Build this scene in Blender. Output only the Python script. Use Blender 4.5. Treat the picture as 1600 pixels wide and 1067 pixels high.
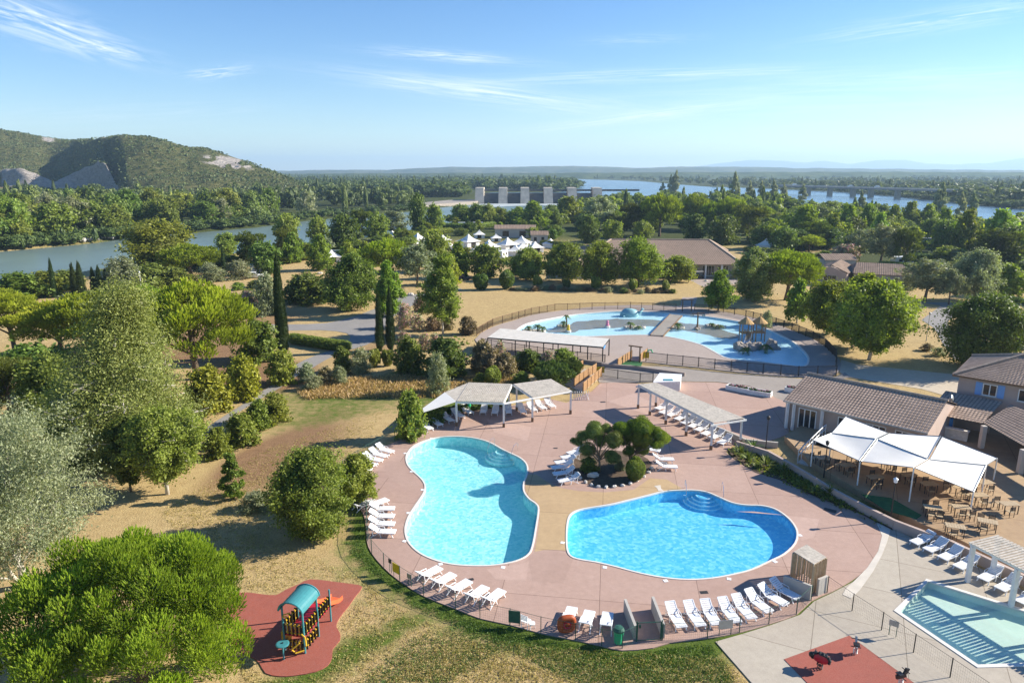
import bpy, bmesh, math, random
import numpy as np
from mathutils import Vector, Matrix, noise as mnoise
R = math.radians
random.seed(7)
rng = np.random.default_rng(11)
scene = bpy.context.scene
COL = scene.collection
for o in list(bpy.data.objects): bpy.data.objects.remove(o)

# ------------------------------------------------------------------ camera
F = 1100.0; CH = 26.0; PITCH = math.atan(265.5 / F)
cam_d = bpy.data.cameras.new("camera"); cam = bpy.data.objects.new("camera", cam_d); COL.objects.link(cam)
cam_d.sensor_width = 36; cam_d.lens = 36 * F / 1600; cam_d.clip_start = 0.5; cam_d.clip_end = 60000
cam.location = (0, 0, CH); cam.rotation_euler = (math.pi / 2 - PITCH, 0, 0)
scene.camera = cam
# ------------------------------------------------------------------ light
SUN_EL = R(27.5); SUN_AZ = math.atan2(0.98, 0.2)          # azimuth from +Y towards +X
SUNV = Vector((math.sin(SUN_AZ) * math.cos(SUN_EL), math.cos(SUN_AZ) * math.cos(SUN_EL), math.sin(SUN_EL)))
sun_d = bpy.data.lights.new("sun", 'SUN'); sun_d.energy = 5.0; sun_d.angle = R(0.5); sun_d.color = (1.0, 0.93, 0.80)
sun = bpy.data.objects.new("sun", sun_d); COL.objects.link(sun)
sun.rotation_euler = (-SUNV).to_track_quat('-Z', 'Y').to_euler(); sun.location = (200, 60, 200)
scene.view_settings.view_transform = 'Standard'; scene.view_settings.look = 'None'
scene.view_settings.exposure = 1.2; scene.view_settings.gamma = 1

world = bpy.data.worlds.new("World"); scene.world = world; world.use_nodes = True
def N(nt, t, **kw):
    n = nt.nodes.new(t)
    for k, v in kw.items(): setattr(n, k, v)
    return n
def LK(nt, a, b): nt.links.new(a, b)
def MATH(nt, op, a, b=None, c=None, clamp=False):
    n = N(nt, 'ShaderNodeMath', operation=op); n.use_clamp = clamp
    for i, v in enumerate((a, b, c)):
        if v is None: continue
        if isinstance(v, (int, float)): n.inputs[i].default_value = v
        else: LK(nt, v, n.inputs[i])
    return n.outputs[0]
def MIX(nt, fac, a, b, mode='MIX'):
    n = N(nt, 'ShaderNodeMix', data_type='RGBA', blend_type=mode)
    for i, v in ((0, fac), (6, a), (7, b)):
        if isinstance(v, (int, float)): n.inputs[i].default_value = v
        elif isinstance(v, tuple): n.inputs[i].default_value = (*v[:3], 1)
        else: LK(nt, v, n.inputs[i])
    return n.outputs[2]
def ray(px, py):
    dx = (px - 800) / F; dy = (py - 533.5) / F
    return Vector((dx, math.cos(PITCH) - dy * math.sin(PITCH), -(math.sin(PITCH) + dy * math.cos(PITCH))))
def G(px, py, z=0.0):                     # the place at height z that shows at this photo pixel
    r = ray(px, py); t = (z - CH) / r.z
    return Vector((r.x * t, r.y * t, z))
def HT(py, p):                            # height at place p that shows on row py
    r = ray(800, py); return CH + r.z / r.y * p.y
def MPP(p): return (p.y * math.cos(PITCH) + (CH - p.z) * math.sin(PITCH)) / F

wt = world.node_tree; wt.nodes.clear()
wo = N(wt, 'ShaderNodeOutputWorld'); bg = N(wt, 'ShaderNodeBackground'); LK(wt, bg.outputs[0], wo.inputs[0])
sky = N(wt, 'ShaderNodeTexSky', sky_type='NISHITA'); sky.sun_disc = False
sky.sun_elevation = SUN_EL; sky.sun_rotation = SUN_AZ
sky.air_density = 1.0; sky.dust_density = 0.0; sky.ozone_density = 4.0
bg.inputs[1].default_value = 0.077
tc = N(wt, 'ShaderNodeTexCoord'); sx = N(wt, 'ShaderNodeSeparateXYZ'); LK(wt, tc.outputs['Generated'], sx.inputs[0])
yy = MATH(wt, 'MAXIMUM', sx.outputs[1], 0.05)
az = MATH(wt, 'DIVIDE', sx.outputs[0], yy); el = MATH(wt, 'DIVIDE', sx.outputs[2], yy)
def cirrus(px, py, rx, ry, ang, amount, scale, seed, lo=0.42):
    r = ray(px, py); a0 = r.x / r.y; e0 = r.z / r.y; sxr = rx / F; syr = ry / F; c, s = math.cos(R(ang)), math.sin(R(ang))
    da = MATH(wt, 'SUBTRACT', az, a0); de = MATH(wt, 'SUBTRACT', el, e0)
    u = MATH(wt, 'ADD', MATH(wt, 'MULTIPLY', da, c / sxr), MATH(wt, 'MULTIPLY', de, s / sxr))
    v = MATH(wt, 'ADD', MATH(wt, 'MULTIPLY', da, -s / syr), MATH(wt, 'MULTIPLY', de, c / syr))
    d2 = MATH(wt, 'ADD', MATH(wt, 'MULTIPLY', u, u), MATH(wt, 'MULTIPLY', v, v))
    m = MATH(wt, 'POWER', 2.718, MATH(wt, 'MULTIPLY', d2, -1.3))
    cv = N(wt, 'ShaderNodeCombineXYZ'); LK(wt, MATH(wt, 'MULTIPLY', u, 0.9), cv.inputs[0]); LK(wt, MATH(wt, 'MULTIPLY', v, 1.6), cv.inputs[1]); cv.inputs[2].default_value = seed
    nz = N(wt, 'ShaderNodeTexNoise'); LK(wt, cv.outputs[0], nz.inputs['Vector']); nz.inputs['Scale'].default_value = scale; nz.inputs['Detail'].default_value = 6; nz.inputs['Roughness'].default_value = 0.62; nz.inputs['Distortion'].default_value = 0.9
    q = MATH(wt, 'MULTIPLY', MATH(wt, 'SUBTRACT', nz.outputs[0], lo), 3.2, clamp=True)
    return MATH(wt, 'MULTIPLY', MATH(wt, 'MULTIPLY', m, q), amount)
cl = None
for args in [(60, 38, 130, 26, -17, 1.1, 1.4, 1), (170, 78, 60, 14, -14, 0.8, 1.6, 2), (342, 114, 50, 9, 6, 0.8, 1.6, 3),
             (700, 88, 110, 8, -4, 0.8, 2.0, 4, .38), (760, 145, 220, 15, -7, 0.75, 2.2, 5, .36), (1010, 118, 260, 9, 2, 0.6, 2.0, 6, .38), (1000, 182, 170, 8, 7, 0.7, 2.0, 7, .38),
             (1470, 32, 170, 15, 8, 0.6, 1.8, 8), (1300, 150, 420, 40, 2, 0.25, 2.4, 9), (180, 180, 260, 20, 3, 0.22, 2.4, 10), (1000, 62, 80, 8, 2, 0.3, 2, 11), (1450, 120, 220, 12, 3, .3, 2, 12)]:
    q = cirrus(*args); cl = q if cl is None else MATH(wt, 'ADD', cl, q)
cl = MATH(wt, 'MINIMUM', cl, 0.8)
hs = N(wt, 'ShaderNodeHueSaturation'); LK(wt, sky.outputs[0], hs.inputs['Color']); hs.inputs['Saturation'].default_value = 1.22; hs.inputs['Hue'].default_value = 0.508; hs.inputs['Value'].default_value = 1.0
LK(wt, MIX(wt, cl, hs.outputs[0], (7.6, 8.0, 8.4)), bg.inputs[0])

# ------------------------------------------------------------------ helpers
MATS = {}
def newmat(name):
    m = bpy.data.materials.new(name); m.use_nodes = True; MATS[name] = m
    nt = m.node_tree; return m, nt, nt.nodes['Principled BSDF']
def pos_node(nt, world_space):
    if world_space: return N(nt, 'ShaderNodeNewGeometry').outputs['Position']
    return N(nt, 'ShaderNodeTexCoord').outputs['Object']
def noise_out(nt, vec, scale, detail=4, rough=0.55, dist=0.0):
    n = N(nt, 'ShaderNodeTexNoise'); LK(nt, vec, n.inputs['Vector'])
    n.inputs['Scale'].default_value = scale; n.inputs['Detail'].default_value = detail; n.inputs['Roughness'].default_value = rough; n.inputs['Distortion'].default_value = dist
    return n.outputs[0]
def ramp(nt, fac, stops):
    n = N(nt, 'ShaderNodeValToRGB'); LK(nt, fac, n.inputs[0]); e = n.color_ramp.elements
    while len(e) < len(stops): e.new(0.5)
    for i, (p, c) in enumerate(stops): e[i].position = p; e[i].color = (*c, 1) if not isinstance(c, (int, float)) else (c, c, c, 1)
    return n.outputs[0]
def bump(nt, b, height, strength, dist=0.02):
    n = N(nt, 'ShaderNodeBump'); n.inputs['Strength'].default_value = strength; n.inputs['Distance'].default_value = dist
    LK(nt, height, n.inputs['Height']); LK(nt, n.outputs[0], b.inputs['Normal'])
def mat(name, c, var=0.12, scale=3.0, rough=0.6, metal=0.0, bmp=0.0, world_space=False, spec=0.3, fine=None):
    m, nt, b = newmat(name); p = pos_node(nt, world_space)
    nz = noise_out(nt, p, scale, 5)
    c1 = tuple(x * (1 - var) for x in c); c2 = tuple(min(1, x * (1 + var)) for x in c)
    col = ramp(nt, nz, [(0.3, c1), (0.7, c2)])
    if fine:
        col = MIX(nt, fine[1], col, ramp(nt, noise_out(nt, p, fine[0], 3), [(0.35, tuple(x * .5 for x in c)), (0.65, tuple(min(1, x * 1.4) for x in c))]))
    LK(nt, col, b.inputs['Base Color'])
    b.inputs['Roughness'].default_value = rough; b.inputs['Metallic'].default_value = metal; b.inputs['Specular IOR Level'].default_value = spec
    if bmp: bump(nt, b, noise_out(nt, p, scale * 8, 4), bmp)
    return m
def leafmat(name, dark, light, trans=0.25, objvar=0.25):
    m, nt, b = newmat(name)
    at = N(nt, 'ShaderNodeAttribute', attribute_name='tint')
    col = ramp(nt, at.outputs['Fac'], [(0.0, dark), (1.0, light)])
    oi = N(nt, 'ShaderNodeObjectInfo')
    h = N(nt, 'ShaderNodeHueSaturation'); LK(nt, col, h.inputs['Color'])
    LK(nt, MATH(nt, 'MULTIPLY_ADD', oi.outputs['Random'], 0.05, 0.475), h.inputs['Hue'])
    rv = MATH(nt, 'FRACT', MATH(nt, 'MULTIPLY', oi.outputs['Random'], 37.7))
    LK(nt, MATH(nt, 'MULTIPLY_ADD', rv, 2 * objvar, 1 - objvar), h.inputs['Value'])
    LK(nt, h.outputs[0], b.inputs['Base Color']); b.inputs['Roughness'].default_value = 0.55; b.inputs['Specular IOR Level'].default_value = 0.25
    tr = N(nt, 'ShaderNodeBsdfTranslucent'); LK(nt, MIX(nt, 1.0, h.outputs[0], (1.25, 1.3, 0.6), 'MULTIPLY'), tr.inputs[0])
    mx = N(nt, 'ShaderNodeMixShader'); mx.inputs[0].default_value = trans
    LK(nt, b.outputs[0], mx.inputs[1]); LK(nt, tr.outputs[0], mx.inputs[2])
    LK(nt, mx.outputs[0], nt.nodes['Material Output'].inputs[0])
    return m

class MB:                                  # collects shapes, links them as ONE mesh object
    def __init__(s): s.v = []; s.f = []; s.smooth = False
    def quad(s, *ps):
        n = len(s.v); s.v += [tuple(p) for p in ps]; s.f.append(tuple(range(n, n + len(ps)))); return s
    def hexa(s, b, t):
        n = len(s.v); k = len(b); s.v += [tuple(p) for p in b] + [tuple(p) for p in t]
        s.f.append(tuple(n + i for i in reversed(range(k)))); s.f.append(tuple(n + k + i for i in range(k)))
        for i in range(k):
            j = (i + 1) % k; s.f.append((n + i, n + j, n + k + j, n + k + i))
        return s
    def box(s, x0, x1, y0, y1, z0, z1, M=None):
        b = [Vector((x0, y0, z0)), Vector((x1, y0, z0)), Vector((x1, y1, z0)), Vector((x0, y1, z0))]
        t = [Vector((p.x, p.y, z1)) for p in b]
        if M is not None: b = [M @ p for p in b]; t = [M @ p for p in t]
        return s.hexa(b, t)
    def prism(s, pts, z0, z1): return s.hexa([(p[0], p[1], z0) for p in pts], [(p[0], p[1], z1) for p in pts])
    def beam(s, a, b, w, h=None, up=Vector((0, 0, 1))):      # square bar from a to b
        a = Vector(a); b = Vector(b); h = h or w; d = (b - a).normalized()
        if abs(d.dot(up)) > 0.99: up = Vector((0, 1, 0))
        x = d.cross(up).normalized() * w / 2; y = x.cross(d).normalized() * h / 2
        return s.hexa([a - x - y, a + x - y, a + x + y, a - x + y], [b - x - y, b + x - y, b + x + y, b - x + y])
    def tube(s, pts, rads, n=8, cap=True):
        pts = [Vector(p) for p in pts]
        if isinstance(rads, (int, float)): rads = [rads] * len(pts)
        base = len(s.v); ref = Vector((0.31, 0.87, 0.21))
        for i, p in enumerate(pts):
            d = (pts[min(i + 1, len(pts) - 1)] - pts[max(i - 1, 0)]).normalized()
            x = d.cross(ref).normalized(); y = d.cross(x)
            for k in range(n):
                a = 2 * math.pi * k / n; s.v.append(tuple(p + (x * math.cos(a) + y * math.sin(a)) * rads[i]))
        for i in range(len(pts) - 1):
            for k in range(n):
                k2 = (k + 1) % n; s.f.append((base + i * n + k, base + i * n + k2, base + (i + 1) * n + k2, base + (i + 1) * n + k))
        if cap:
            s.f.append(tuple(base + k for k in reversed(range(n)))); s.f.append(tuple(base + (len(pts) - 1) * n + k for k in range(n)))
        return s
    def lathe(s, prof, n=16, c=(0, 0, 0)):                  # prof: (radius, z)
        return s.tube([(c[0], c[1], c[2] + z) for r, z in prof], [max(r, 1e-3) for r, z in prof], n)
    def ball(s, c, r, nu=12, nv=8, wob=0.0, seed=0):
        rx, ry, rz = (r, r, r) if isinstance(r, (int, float)) else r; n = len(s.v)
        for j in range(nv + 1):
            th = math.pi * j / nv
            for i in range(nu):
                ph = 2 * math.pi * i / nu; d = Vector((math.sin(th) * math.cos(ph), math.sin(th) * math.sin(ph), math.cos(th)))
                k = 1 + (wob * mnoise.noise(d * 1.7 + Vector((seed, seed * 2.1, 0))) if wob else 0)
                s.v.append((c[0] + d.x * rx * k, c[1] + d.y * ry * k, c[2] + d.z * rz * k))
        for j in range(nv):
            for i in range(nu):
                i2 = (i + 1) % nu; s.f.append((n + j * nu + i, n + (j + 1) * nu + i, n + (j + 1) * nu + i2, n + j * nu + i2))
        return s
    def mesh(s, name):
        me = bpy.data.meshes.new(name); me.from_pydata(s.v, [], s.f)
        me.validate(); bm = bmesh.new(); bm.from_mesh(me); bmesh.ops.recalc_face_normals(bm, faces=bm.faces); bm.to_mesh(me); bm.free()
        if s.smooth:
            me.polygons.foreach_set('use_smooth', [True] * len(me.polygons))
        return me
    def build(s, name, m, parent=None): return link(name, s.mesh(name), m, parent)
def M_(m): return MATS[m] if isinstance(m, str) else m
def link(name, me, m=None, parent=None):
    if m is not None and not me.materials: me.materials.append(M_(m))
    o = bpy.data.objects.new(name, me); COL.objects.link(o)
    if parent is not None: o.parent = parent
    return o
def tag(o, label=None, cat=None, group=None, kind=None):
    if label: o['label'] = label
    if cat: o['category'] = cat
    if group: o['group'] = group
    if kind: o['kind'] = kind
    return o
def thing(name, label, cat, loc=(0, 0, 0), rotz=0.0, group=None):
    o = bpy.data.objects.new(name, None); COL.objects.link(o); o.empty_display_size = 0.3
    o.location = loc; o.rotation_euler = (0, 0, rotz)
    return tag(o, label, cat, group)
KIDS = {}
def kids(o): return [c for c in bpy.data.objects if c.parent == o]
def dup(root, tree, loc, rotz, label, group=None, scale=None):
    r = root.copy(); COL.objects.link(r); r.location = loc; r.rotation_euler = (0, 0, rotz); r['label'] = label
    if group: r['group'] = group
    if scale: r.scale = scale
    for ch, gs in tree:
        c = ch.copy(); COL.objects.link(c); c.parent = r
        for g in gs:
            d = g.copy(); COL.objects.link(d); d.parent = c
    return r
def tree_of(root): return [(c, kids(c)) for c in kids(root)]
def structure(o): o['kind'] = 'structure'; return o
def smooth_loop(pts, k=4, closed=True):
    n = len(pts); out = []
    rngi = range(n) if closed else range(n - 1)
    for i in rngi:
        if closed: p0, p1, p2, p3 = pts[i - 1], pts[i], pts[(i + 1) % n], pts[(i + 2) % n]
        else: p0, p1, p2, p3 = pts[max(i - 1, 0)], pts[i], pts[i + 1], pts[min(i + 2, n - 1)]
        for j in range(k):
            t = j / k
            out.append(tuple(0.5 * (2 * b + (c - a) * t + (2 * a - 5 * b + 4 * c - d) * t * t + (3 * b - a - 3 * c + d) * t ** 3) for a, b, c, d in zip(p0, p1, p2, p3)))
    if not closed: out.append(tuple(pts[-1]))
    return out
def gpts(px, z=0.0): return [tuple(G(x, y, z)) for x, y in px]
def area2(p): return sum(p[i - 1][0] * p[i][1] - p[i][0] * p[i - 1][1] for i in range(len(p)))
def offset_loop(p, d):                    # outward for d > 0
    n = len(p); sgn = 1 if area2(p) > 0 else -1; out = []
    for i in range(n):
        a = Vector(p[i - 1][:2]); b = Vector(p[i][:2]); c = Vector(p[(i + 1) % n][:2])
        t = (c - a); t = t.normalized() if t.length > 1e-9 else Vector((1, 0)); nn = Vector((t.y, -t.x)) * sgn
        out.append((b.x + nn.x * d, b.y + nn.y * d, p[i][2] if len(p[i]) > 2 else 0))
    return out
def sheet(name, loops, z, m, skirt=0.0, parent=None):      # flat sheet with holes; outer rim turned down by skirt
    bm = bmesh.new(); es = []
    for lp in loops:
        vs = [bm.verts.new((p[0], p[1], z)) for p in lp]
        for i in range(len(vs)): es.append(bm.edges.new((vs[i - 1], vs[i])))
    bmesh.ops.triangle_fill(bm, use_beauty=True, edges=es)
    for f in bm.faces:
        f.normal_update()
        if f.normal.z < 0: f.normal_flip()
    if skirt:
        for lp in loops[:1]:
            for i in range(len(lp)):
                a, b = lp[i - 1], lp[i]
                bm.faces.new([bm.verts.new((a[0], a[1], z)), bm.verts.new((b[0], b[1], z)), bm.verts.new((b[0], b[1], z - skirt)), bm.verts.new((a[0], a[1], z - skirt))])
    me = bpy.data.meshes.new(name); bm.to_mesh(me); bm.free()
    return link(name, me, m, parent)
def np_mesh(name, V, Q, tint=None):
    me = bpy.data.meshes.new(name); V = np.asarray(V, dtype=np.float32); Q = np.asarray(Q, dtype=np.int32); k = Q.shape[1]
    me.vertices.add(len(V)); me.vertices.foreach_set('co', V.ravel())
    me.loops.add(Q.size); me.loops.foreach_set('vertex_index', Q.ravel())
    me.polygons.add(len(Q)); me.polygons.foreach_set('loop_start', np.arange(0, Q.size, k, dtype=np.int32))
    try: me.polygons.foreach_set('loop_total', np.full(len(Q), k, dtype=np.int32))
    except Exception: pass
    me.update(calc_edges=True); me.shade_flat()
    if tint is not None:
        a = me.attributes.new('tint', 'FLOAT', 'FACE'); a.data.foreach_set('value', np.asarray(tint, dtype=np.float32))
    return me
def inside_dist(X, Y, poly):              # signed distance to a polygon, positive inside
    P = np.array([p[:2] for p in poly]); n = len(P); ins = np.zeros(X.shape, bool); dm = np.full(X.shape, 1e18)
    for i in range(n):
        x1, y1 = P[i - 1]; x2, y2 = P[i]
        c = ((y1 > Y) != (y2 > Y)) & (X < (x2 - x1) * (Y - y1) / (y2 - y1 + 1e-12) + x1); ins ^= c
        dx, dy = x2 - x1, y2 - y1; L = dx * dx + dy * dy + 1e-12
        t = np.clip(((X - x1) * dx + (Y - y1) * dy) / L, 0, 1)
        dm = np.minimum(dm, (X - x1 - t * dx) ** 2 + (Y - y1 - t * dy) ** 2)
    d = np.sqrt(dm); return np.where(ins, d, -d)
def sstep(a, b, x):
    t = np.clip((x - a) / (b - a), 0, 1); return t * t * (3 - 2 * t)
def vnoise(X, Y, s, seed=0):              # cheap smooth value noise on arrays
    x = X / s + seed * 17.3; y = Y / s + seed * 9.1; xi = np.floor(x); yi = np.floor(y); fx = x - xi; fy = y - yi
    h = lambda a, b: np.modf(np.abs(np.sin(a * 127.1 + b * 311.7) * 43758.5453))[0]
    fx = fx * fx * (3 - 2 * fx); fy = fy * fy * (3 - 2 * fy)
    return (h(xi, yi) * (1 - fx) + h(xi + 1, yi) * fx) * (1 - fy) + (h(xi, yi + 1) * (1 - fx) + h(xi + 1, yi + 1) * fx) * fy

# ------------------------------------------------------------------ materials
mat('white_plastic', (.80, .80, .80), .04, 4, .4)
mat('white_paint', (.74, .73, .70), .08, 3, .5)
mat('worn_white_wood', (.44, .395, .335), .22, 1.6, .8, bmp=.2, fine=(5, .35))
mat('shade_cloth', (.56, .525, .47), .1, 1.2, .7)
mat('membrane', (.76, .73, .67), .04, .7, .6)
mat('concrete', (.42, .39, .35), .10, 1.2, .85, bmp=.15, fine=(25, .12))
mat('pale_concrete', (.55, .50, .43), .08, 1.2, .85)
mat('brown_wood', (.20, .12, .065), .25, 6, .7)
mat('honey_wood', (.36, .21, .10), .2, 6, .65)
mat('dark_metal', (.035, .032, .03), .2, 4, .5)
mat('green_metal', (.03, .10, .07), .2, 4, .5)
mat('grey_metal', (.35, .37, .38), .1, 4, .4, .6)
mat('wire', (.16, .17, .16), .1, 4, .5, .3)
mat('steel', (.7, .7, .7), .05, 4, .2, .9)
mat('wall_render', (.44, .34, .29), .08, .8, .9)
mat('wall_pale', (.50, .44, .38), .08, .8, .9)
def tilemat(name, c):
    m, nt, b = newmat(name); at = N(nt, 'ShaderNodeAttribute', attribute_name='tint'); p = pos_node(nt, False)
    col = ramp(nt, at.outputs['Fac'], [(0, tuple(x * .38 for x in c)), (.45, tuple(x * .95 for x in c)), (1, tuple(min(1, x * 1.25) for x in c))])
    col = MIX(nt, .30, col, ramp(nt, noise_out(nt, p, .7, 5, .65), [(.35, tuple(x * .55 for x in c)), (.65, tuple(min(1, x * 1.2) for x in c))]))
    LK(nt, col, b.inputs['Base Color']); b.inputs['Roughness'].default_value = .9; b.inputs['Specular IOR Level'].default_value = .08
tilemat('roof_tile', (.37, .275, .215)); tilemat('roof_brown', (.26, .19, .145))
mat('roof_ridge', (.44, .33, .25), .2, 3, .8)
mat('dark_glass', (.02, .025, .03), .2, 2, .08, spec=.6)
mat('dark_inside', (.03, .026, .024), .3, 2, .8)
mat('shutter_blue', (.19, .36, .66), .06, 4, .5)
mat('teal_plastic', (.05, .21, .23), .08, 4, .35)
mat('teal_frame', (.05, .22, .25), .1, 4, .4)
mat('yellow_plastic', (.60, .38, .03), .08, 4, .4)
mat('orange_plastic', (.70, .13, .05), .08, 4, .4)
mat('red_plastic', (.42, .02, .04), .1, 4, .35)
mat('black_plastic', (.02, .02, .02), .2, 4, .4)
mat('green_plastic', (.02, .38, .17), .12, 4, .4)
mat('life_orange', (.34, .07, .02), .12, 4, .5)
mat('blue_sign', (.08, .28, .62), .06, 4, .4)
mat('sign_yellow', (.62, .48, .02), .06, 4, .5)
mat('green_mat', (.03, .12, .04), .2, 4, .9)
mat('soil', (.10, .068, .045), .35, 2.5, .95, bmp=.6)
mat('rock', (.30, .26, .22), .3, 2, .9, bmp=.6)
mat('pale_rock', (.55, .50, .43), .2, 2, .9, bmp=.4)
mat('bark', (.16, .115, .08), .3, 6, .9, bmp=.4)
mat('pale_bark', (.46, .42, .35), .25, 5, .85, bmp=.3)
mat('dam_concrete', (.52, .45, .36), .2, .25, .9)
mat('dam_gate', (.07, .08, .09), .25, .2, .6)
mat('table_wood', (.42, .32, .20), .15, 5, .6)
mat('stone_white', (.62, .58, .52), .15, 4, .85)
mat('caravan_white', (.72, .72, .70), .05, 2, .4)
mat('car_paint', (.55, .56, .58), .05, 2, .25)
mat('rubber', (.02, .02, .02), .2, 4, .8)
mat('whale_blue', (.22, .40, .44), .12, 3, .45)
mat('thatch', (.40, .26, .12), .3, 6, .95, bmp=.6)
mat('flower_pink', (.62, .22, .32), .25, 9, .7)
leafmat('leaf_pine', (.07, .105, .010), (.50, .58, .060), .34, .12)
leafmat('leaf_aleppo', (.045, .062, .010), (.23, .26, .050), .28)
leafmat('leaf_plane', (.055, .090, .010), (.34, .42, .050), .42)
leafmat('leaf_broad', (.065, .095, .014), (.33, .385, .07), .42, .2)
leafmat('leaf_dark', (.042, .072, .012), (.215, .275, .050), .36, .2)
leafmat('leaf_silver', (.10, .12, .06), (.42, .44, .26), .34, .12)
leafmat('leaf_poplar', (.10, .14, .035), (.33, .40, .12), .36, .08)
leafmat('leaf_cypress', (.016, .038, .008), (.085, .13, .024), .15)
leafmat('leaf_yellow', (.07, .085, .008), (.36, .37, .04), .3)
leafmat('leaf_russet', (.10, .075, .035), (.33, .25, .14), .25)
leafmat('leaf_juniper', (.055, .090, .022), (.20, .27, .075), .2, .08)
leafmat('leaf_topiary', (.06, .09, .02), (.36, .42, .14), .3, .08)
leafmat('leaf_palm', (.040, .070, .012), (.19, .26, .050), .2, .12)
leafmat('leaf_woods', (.045, .070, .018), (.19, .235, .065), .26, .05)
leafmat('leaf_scrub', (.055, .074, .022), (.15, .18, .06), .2, .05)
leafmat('leaf_drygrass', (.27, .19, .075), (.58, .44, .20), .3, .05)
leafmat('leaf_pink', (.45, .14, .24), (.85, .50, .58), .3, .1)
# ------------------------------------------------------------------ outlines (photo pixels on the ground -> places)
POOL1 = smooth_loop(gpts([(700,683),(680,685),(660,691),(645,699),(637,709),(635,718),(638,728),(646,737),(655,745),(662,753),(665,761),(663,770),(657,780),(648,793),(640,806),(635,820),(634,832),(638,846),(650,860),(668,871),(695,880),(725,884),(760,884.5),(790,881),(812,875),(826,866),(832,852),(837,825),(841,797),(837,788),(826,780),(818,768),(818,755),(822,745),(824,733),(821,724),(812,716),(800,710),(785,703),(765,692),(745,686),(722,683)]), 3)
POOL2 = smooth_loop(gpts([(890,808),(897,801),(912,796),(950,790),(980,783),(1012,775),(1037,769),(1062,767),(1087,767),(1105,770),(1122,777),(1143,786),(1165,790),(1190,791),(1210,796),(1226,806),(1238,818),(1245,832),(1242,849),(1225,866),(1203,877),(1175,890),(1150,897),(1112,904),(1075,906),(1037,903),(1000,896),(962,886),(932,879),(908,875),(893,870),(887,859),(886,837),(887,820)]), 3)
POOL3 = gpts([(1450,909),(1404,956),(1527,1040),(1620,1037),(1760,1033),(1640,1012)])
KIDPOOL = [G(1450,909), G(1404,956), G(1528,1040), G(1528,1040) + (G(1650,1017) - G(1450,909)) * 0.0]
_a, _b, _c = G(1450,909), G(1404,956), G(1528,1040); _u = (_c - _b); _w = (_a - _b)
KIDPOOL = [tuple(_a), tuple(_b), tuple(_c), tuple(G(1640,1036)), tuple(_a + (G(1640,1036) - _c) + _u * 1.02)]
SPLASH = smooth_loop(gpts([(806,519),(818,509),(837,503),(868,497),(900,492),(940,488.5),(975,487),(1015,488),(1050,490),(1112,496),(1175,507),(1205,518),(1234,532),(1252,546),(1262,560),(1256,573),(1230,571),(1190,566),(1140,561),(1120,552),(1100,541),(1082,535),(1062,530),(1040,526),(1018,524),(975,524),(925,526),(880,525),(845,523),(820,521)]), 3)
DECK = smooth_loop(gpts([(617,691),(590,704),(560,722),(538,738),(534,752),(545,775),(563,796),(571,815),(573,845),(580,864),(600,888),(625,909),(662,932),(712,952),(750,967),(797,977),(845,990),(899,1001),(940,1010),(972,1017),(1020,1013),(1047,1005),(1105,998),(1155,989),(1201,976),(1244,961),(1267,940),(1300,925),(1330,908),(1355,888),(1372,862),(1378,838),(1368,815),(1340,801),(1310,790),(1262,771),(1225,752),(1180,738),(1145,716),(1136,704),(1160,690),(1200,690),(1232,678)], 0), 2, False) + gpts([(1236,645),(1226,628),(1170,604),(1120,598),(1060,597),(1000,600),(960,598),(938,599),(925,612),(900,622),(885,630),(860,624),(800,634),(740,632),(700,640),(668,655),(650,668),(640,681)])
DECK = [tuple(p) for p in DECK]
CONC = gpts([(1118,1003),(1160,991),(1205,977),(1250,961),(1272,940),(1300,927),(1332,910),(1357,890),(1374,864),(1380,838),(1395,826),(1440,848),(1480,862),(1600,924),(1720,985),(1900,1100),(1900,1200),(1300,1200),(1190,1085)])
TERR = gpts([(1225,690),(1262,728),(1300,752),(1395,806),(1440,830),(1480,846),(1600,905),(1720,965),(1900,1040),(1900,640),(1500,640),(1440,668),(1300,640)])
SPAVE = smooth_loop(gpts([(742,531),(768,512),(800,502),(830,493),(867,487),(925,480),(985,477),(1040,478),(1080,480),(1130,487),(1200,502),(1240,517),(1275,532),(1295,546),(1312,562),(1312,578),(1296,590),(1250,590),(1192,586),(1142,581),(1091,575),(1042,570),(1000,566),(940,570),(860,566),(770,552)]), 2)
RIVER = gpts([(-500,520),(-100,450),(0,437),(100,425),(200,412),(300,399),(400,390),(480,379),(550,372),(620,364),(690,352),(740,338),(800,331),(880,326),(945,322),(945,316.5),(740,316.5),(690,322),(640,328),(600,332),(560,335),(500,340),(450,345),(400,352),(300,360),(200,368),(150,375),(60,383),(0,388),(-500,420)])
LAKE = gpts([(747,315.5),(936,315.5),(945,307),(1000,309),(1050,307),(1150,309),(1240,315),(1300,324),(1400,336),(1500,345),(1600,357),(1800,385),(2100,430),(2100,375),(1800,345),(1600,325),(1500,316),(1400,306),(1310,299),(1235,296),(1150,292.5),(1110,291.5),(1060,288),(1000,283),(950,281),(905,280),(835,278.3),(825,281),(860,283.5),(900,283.5),(914,286.5),(905,292),(895,296),(870,300),(760,300)])

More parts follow.
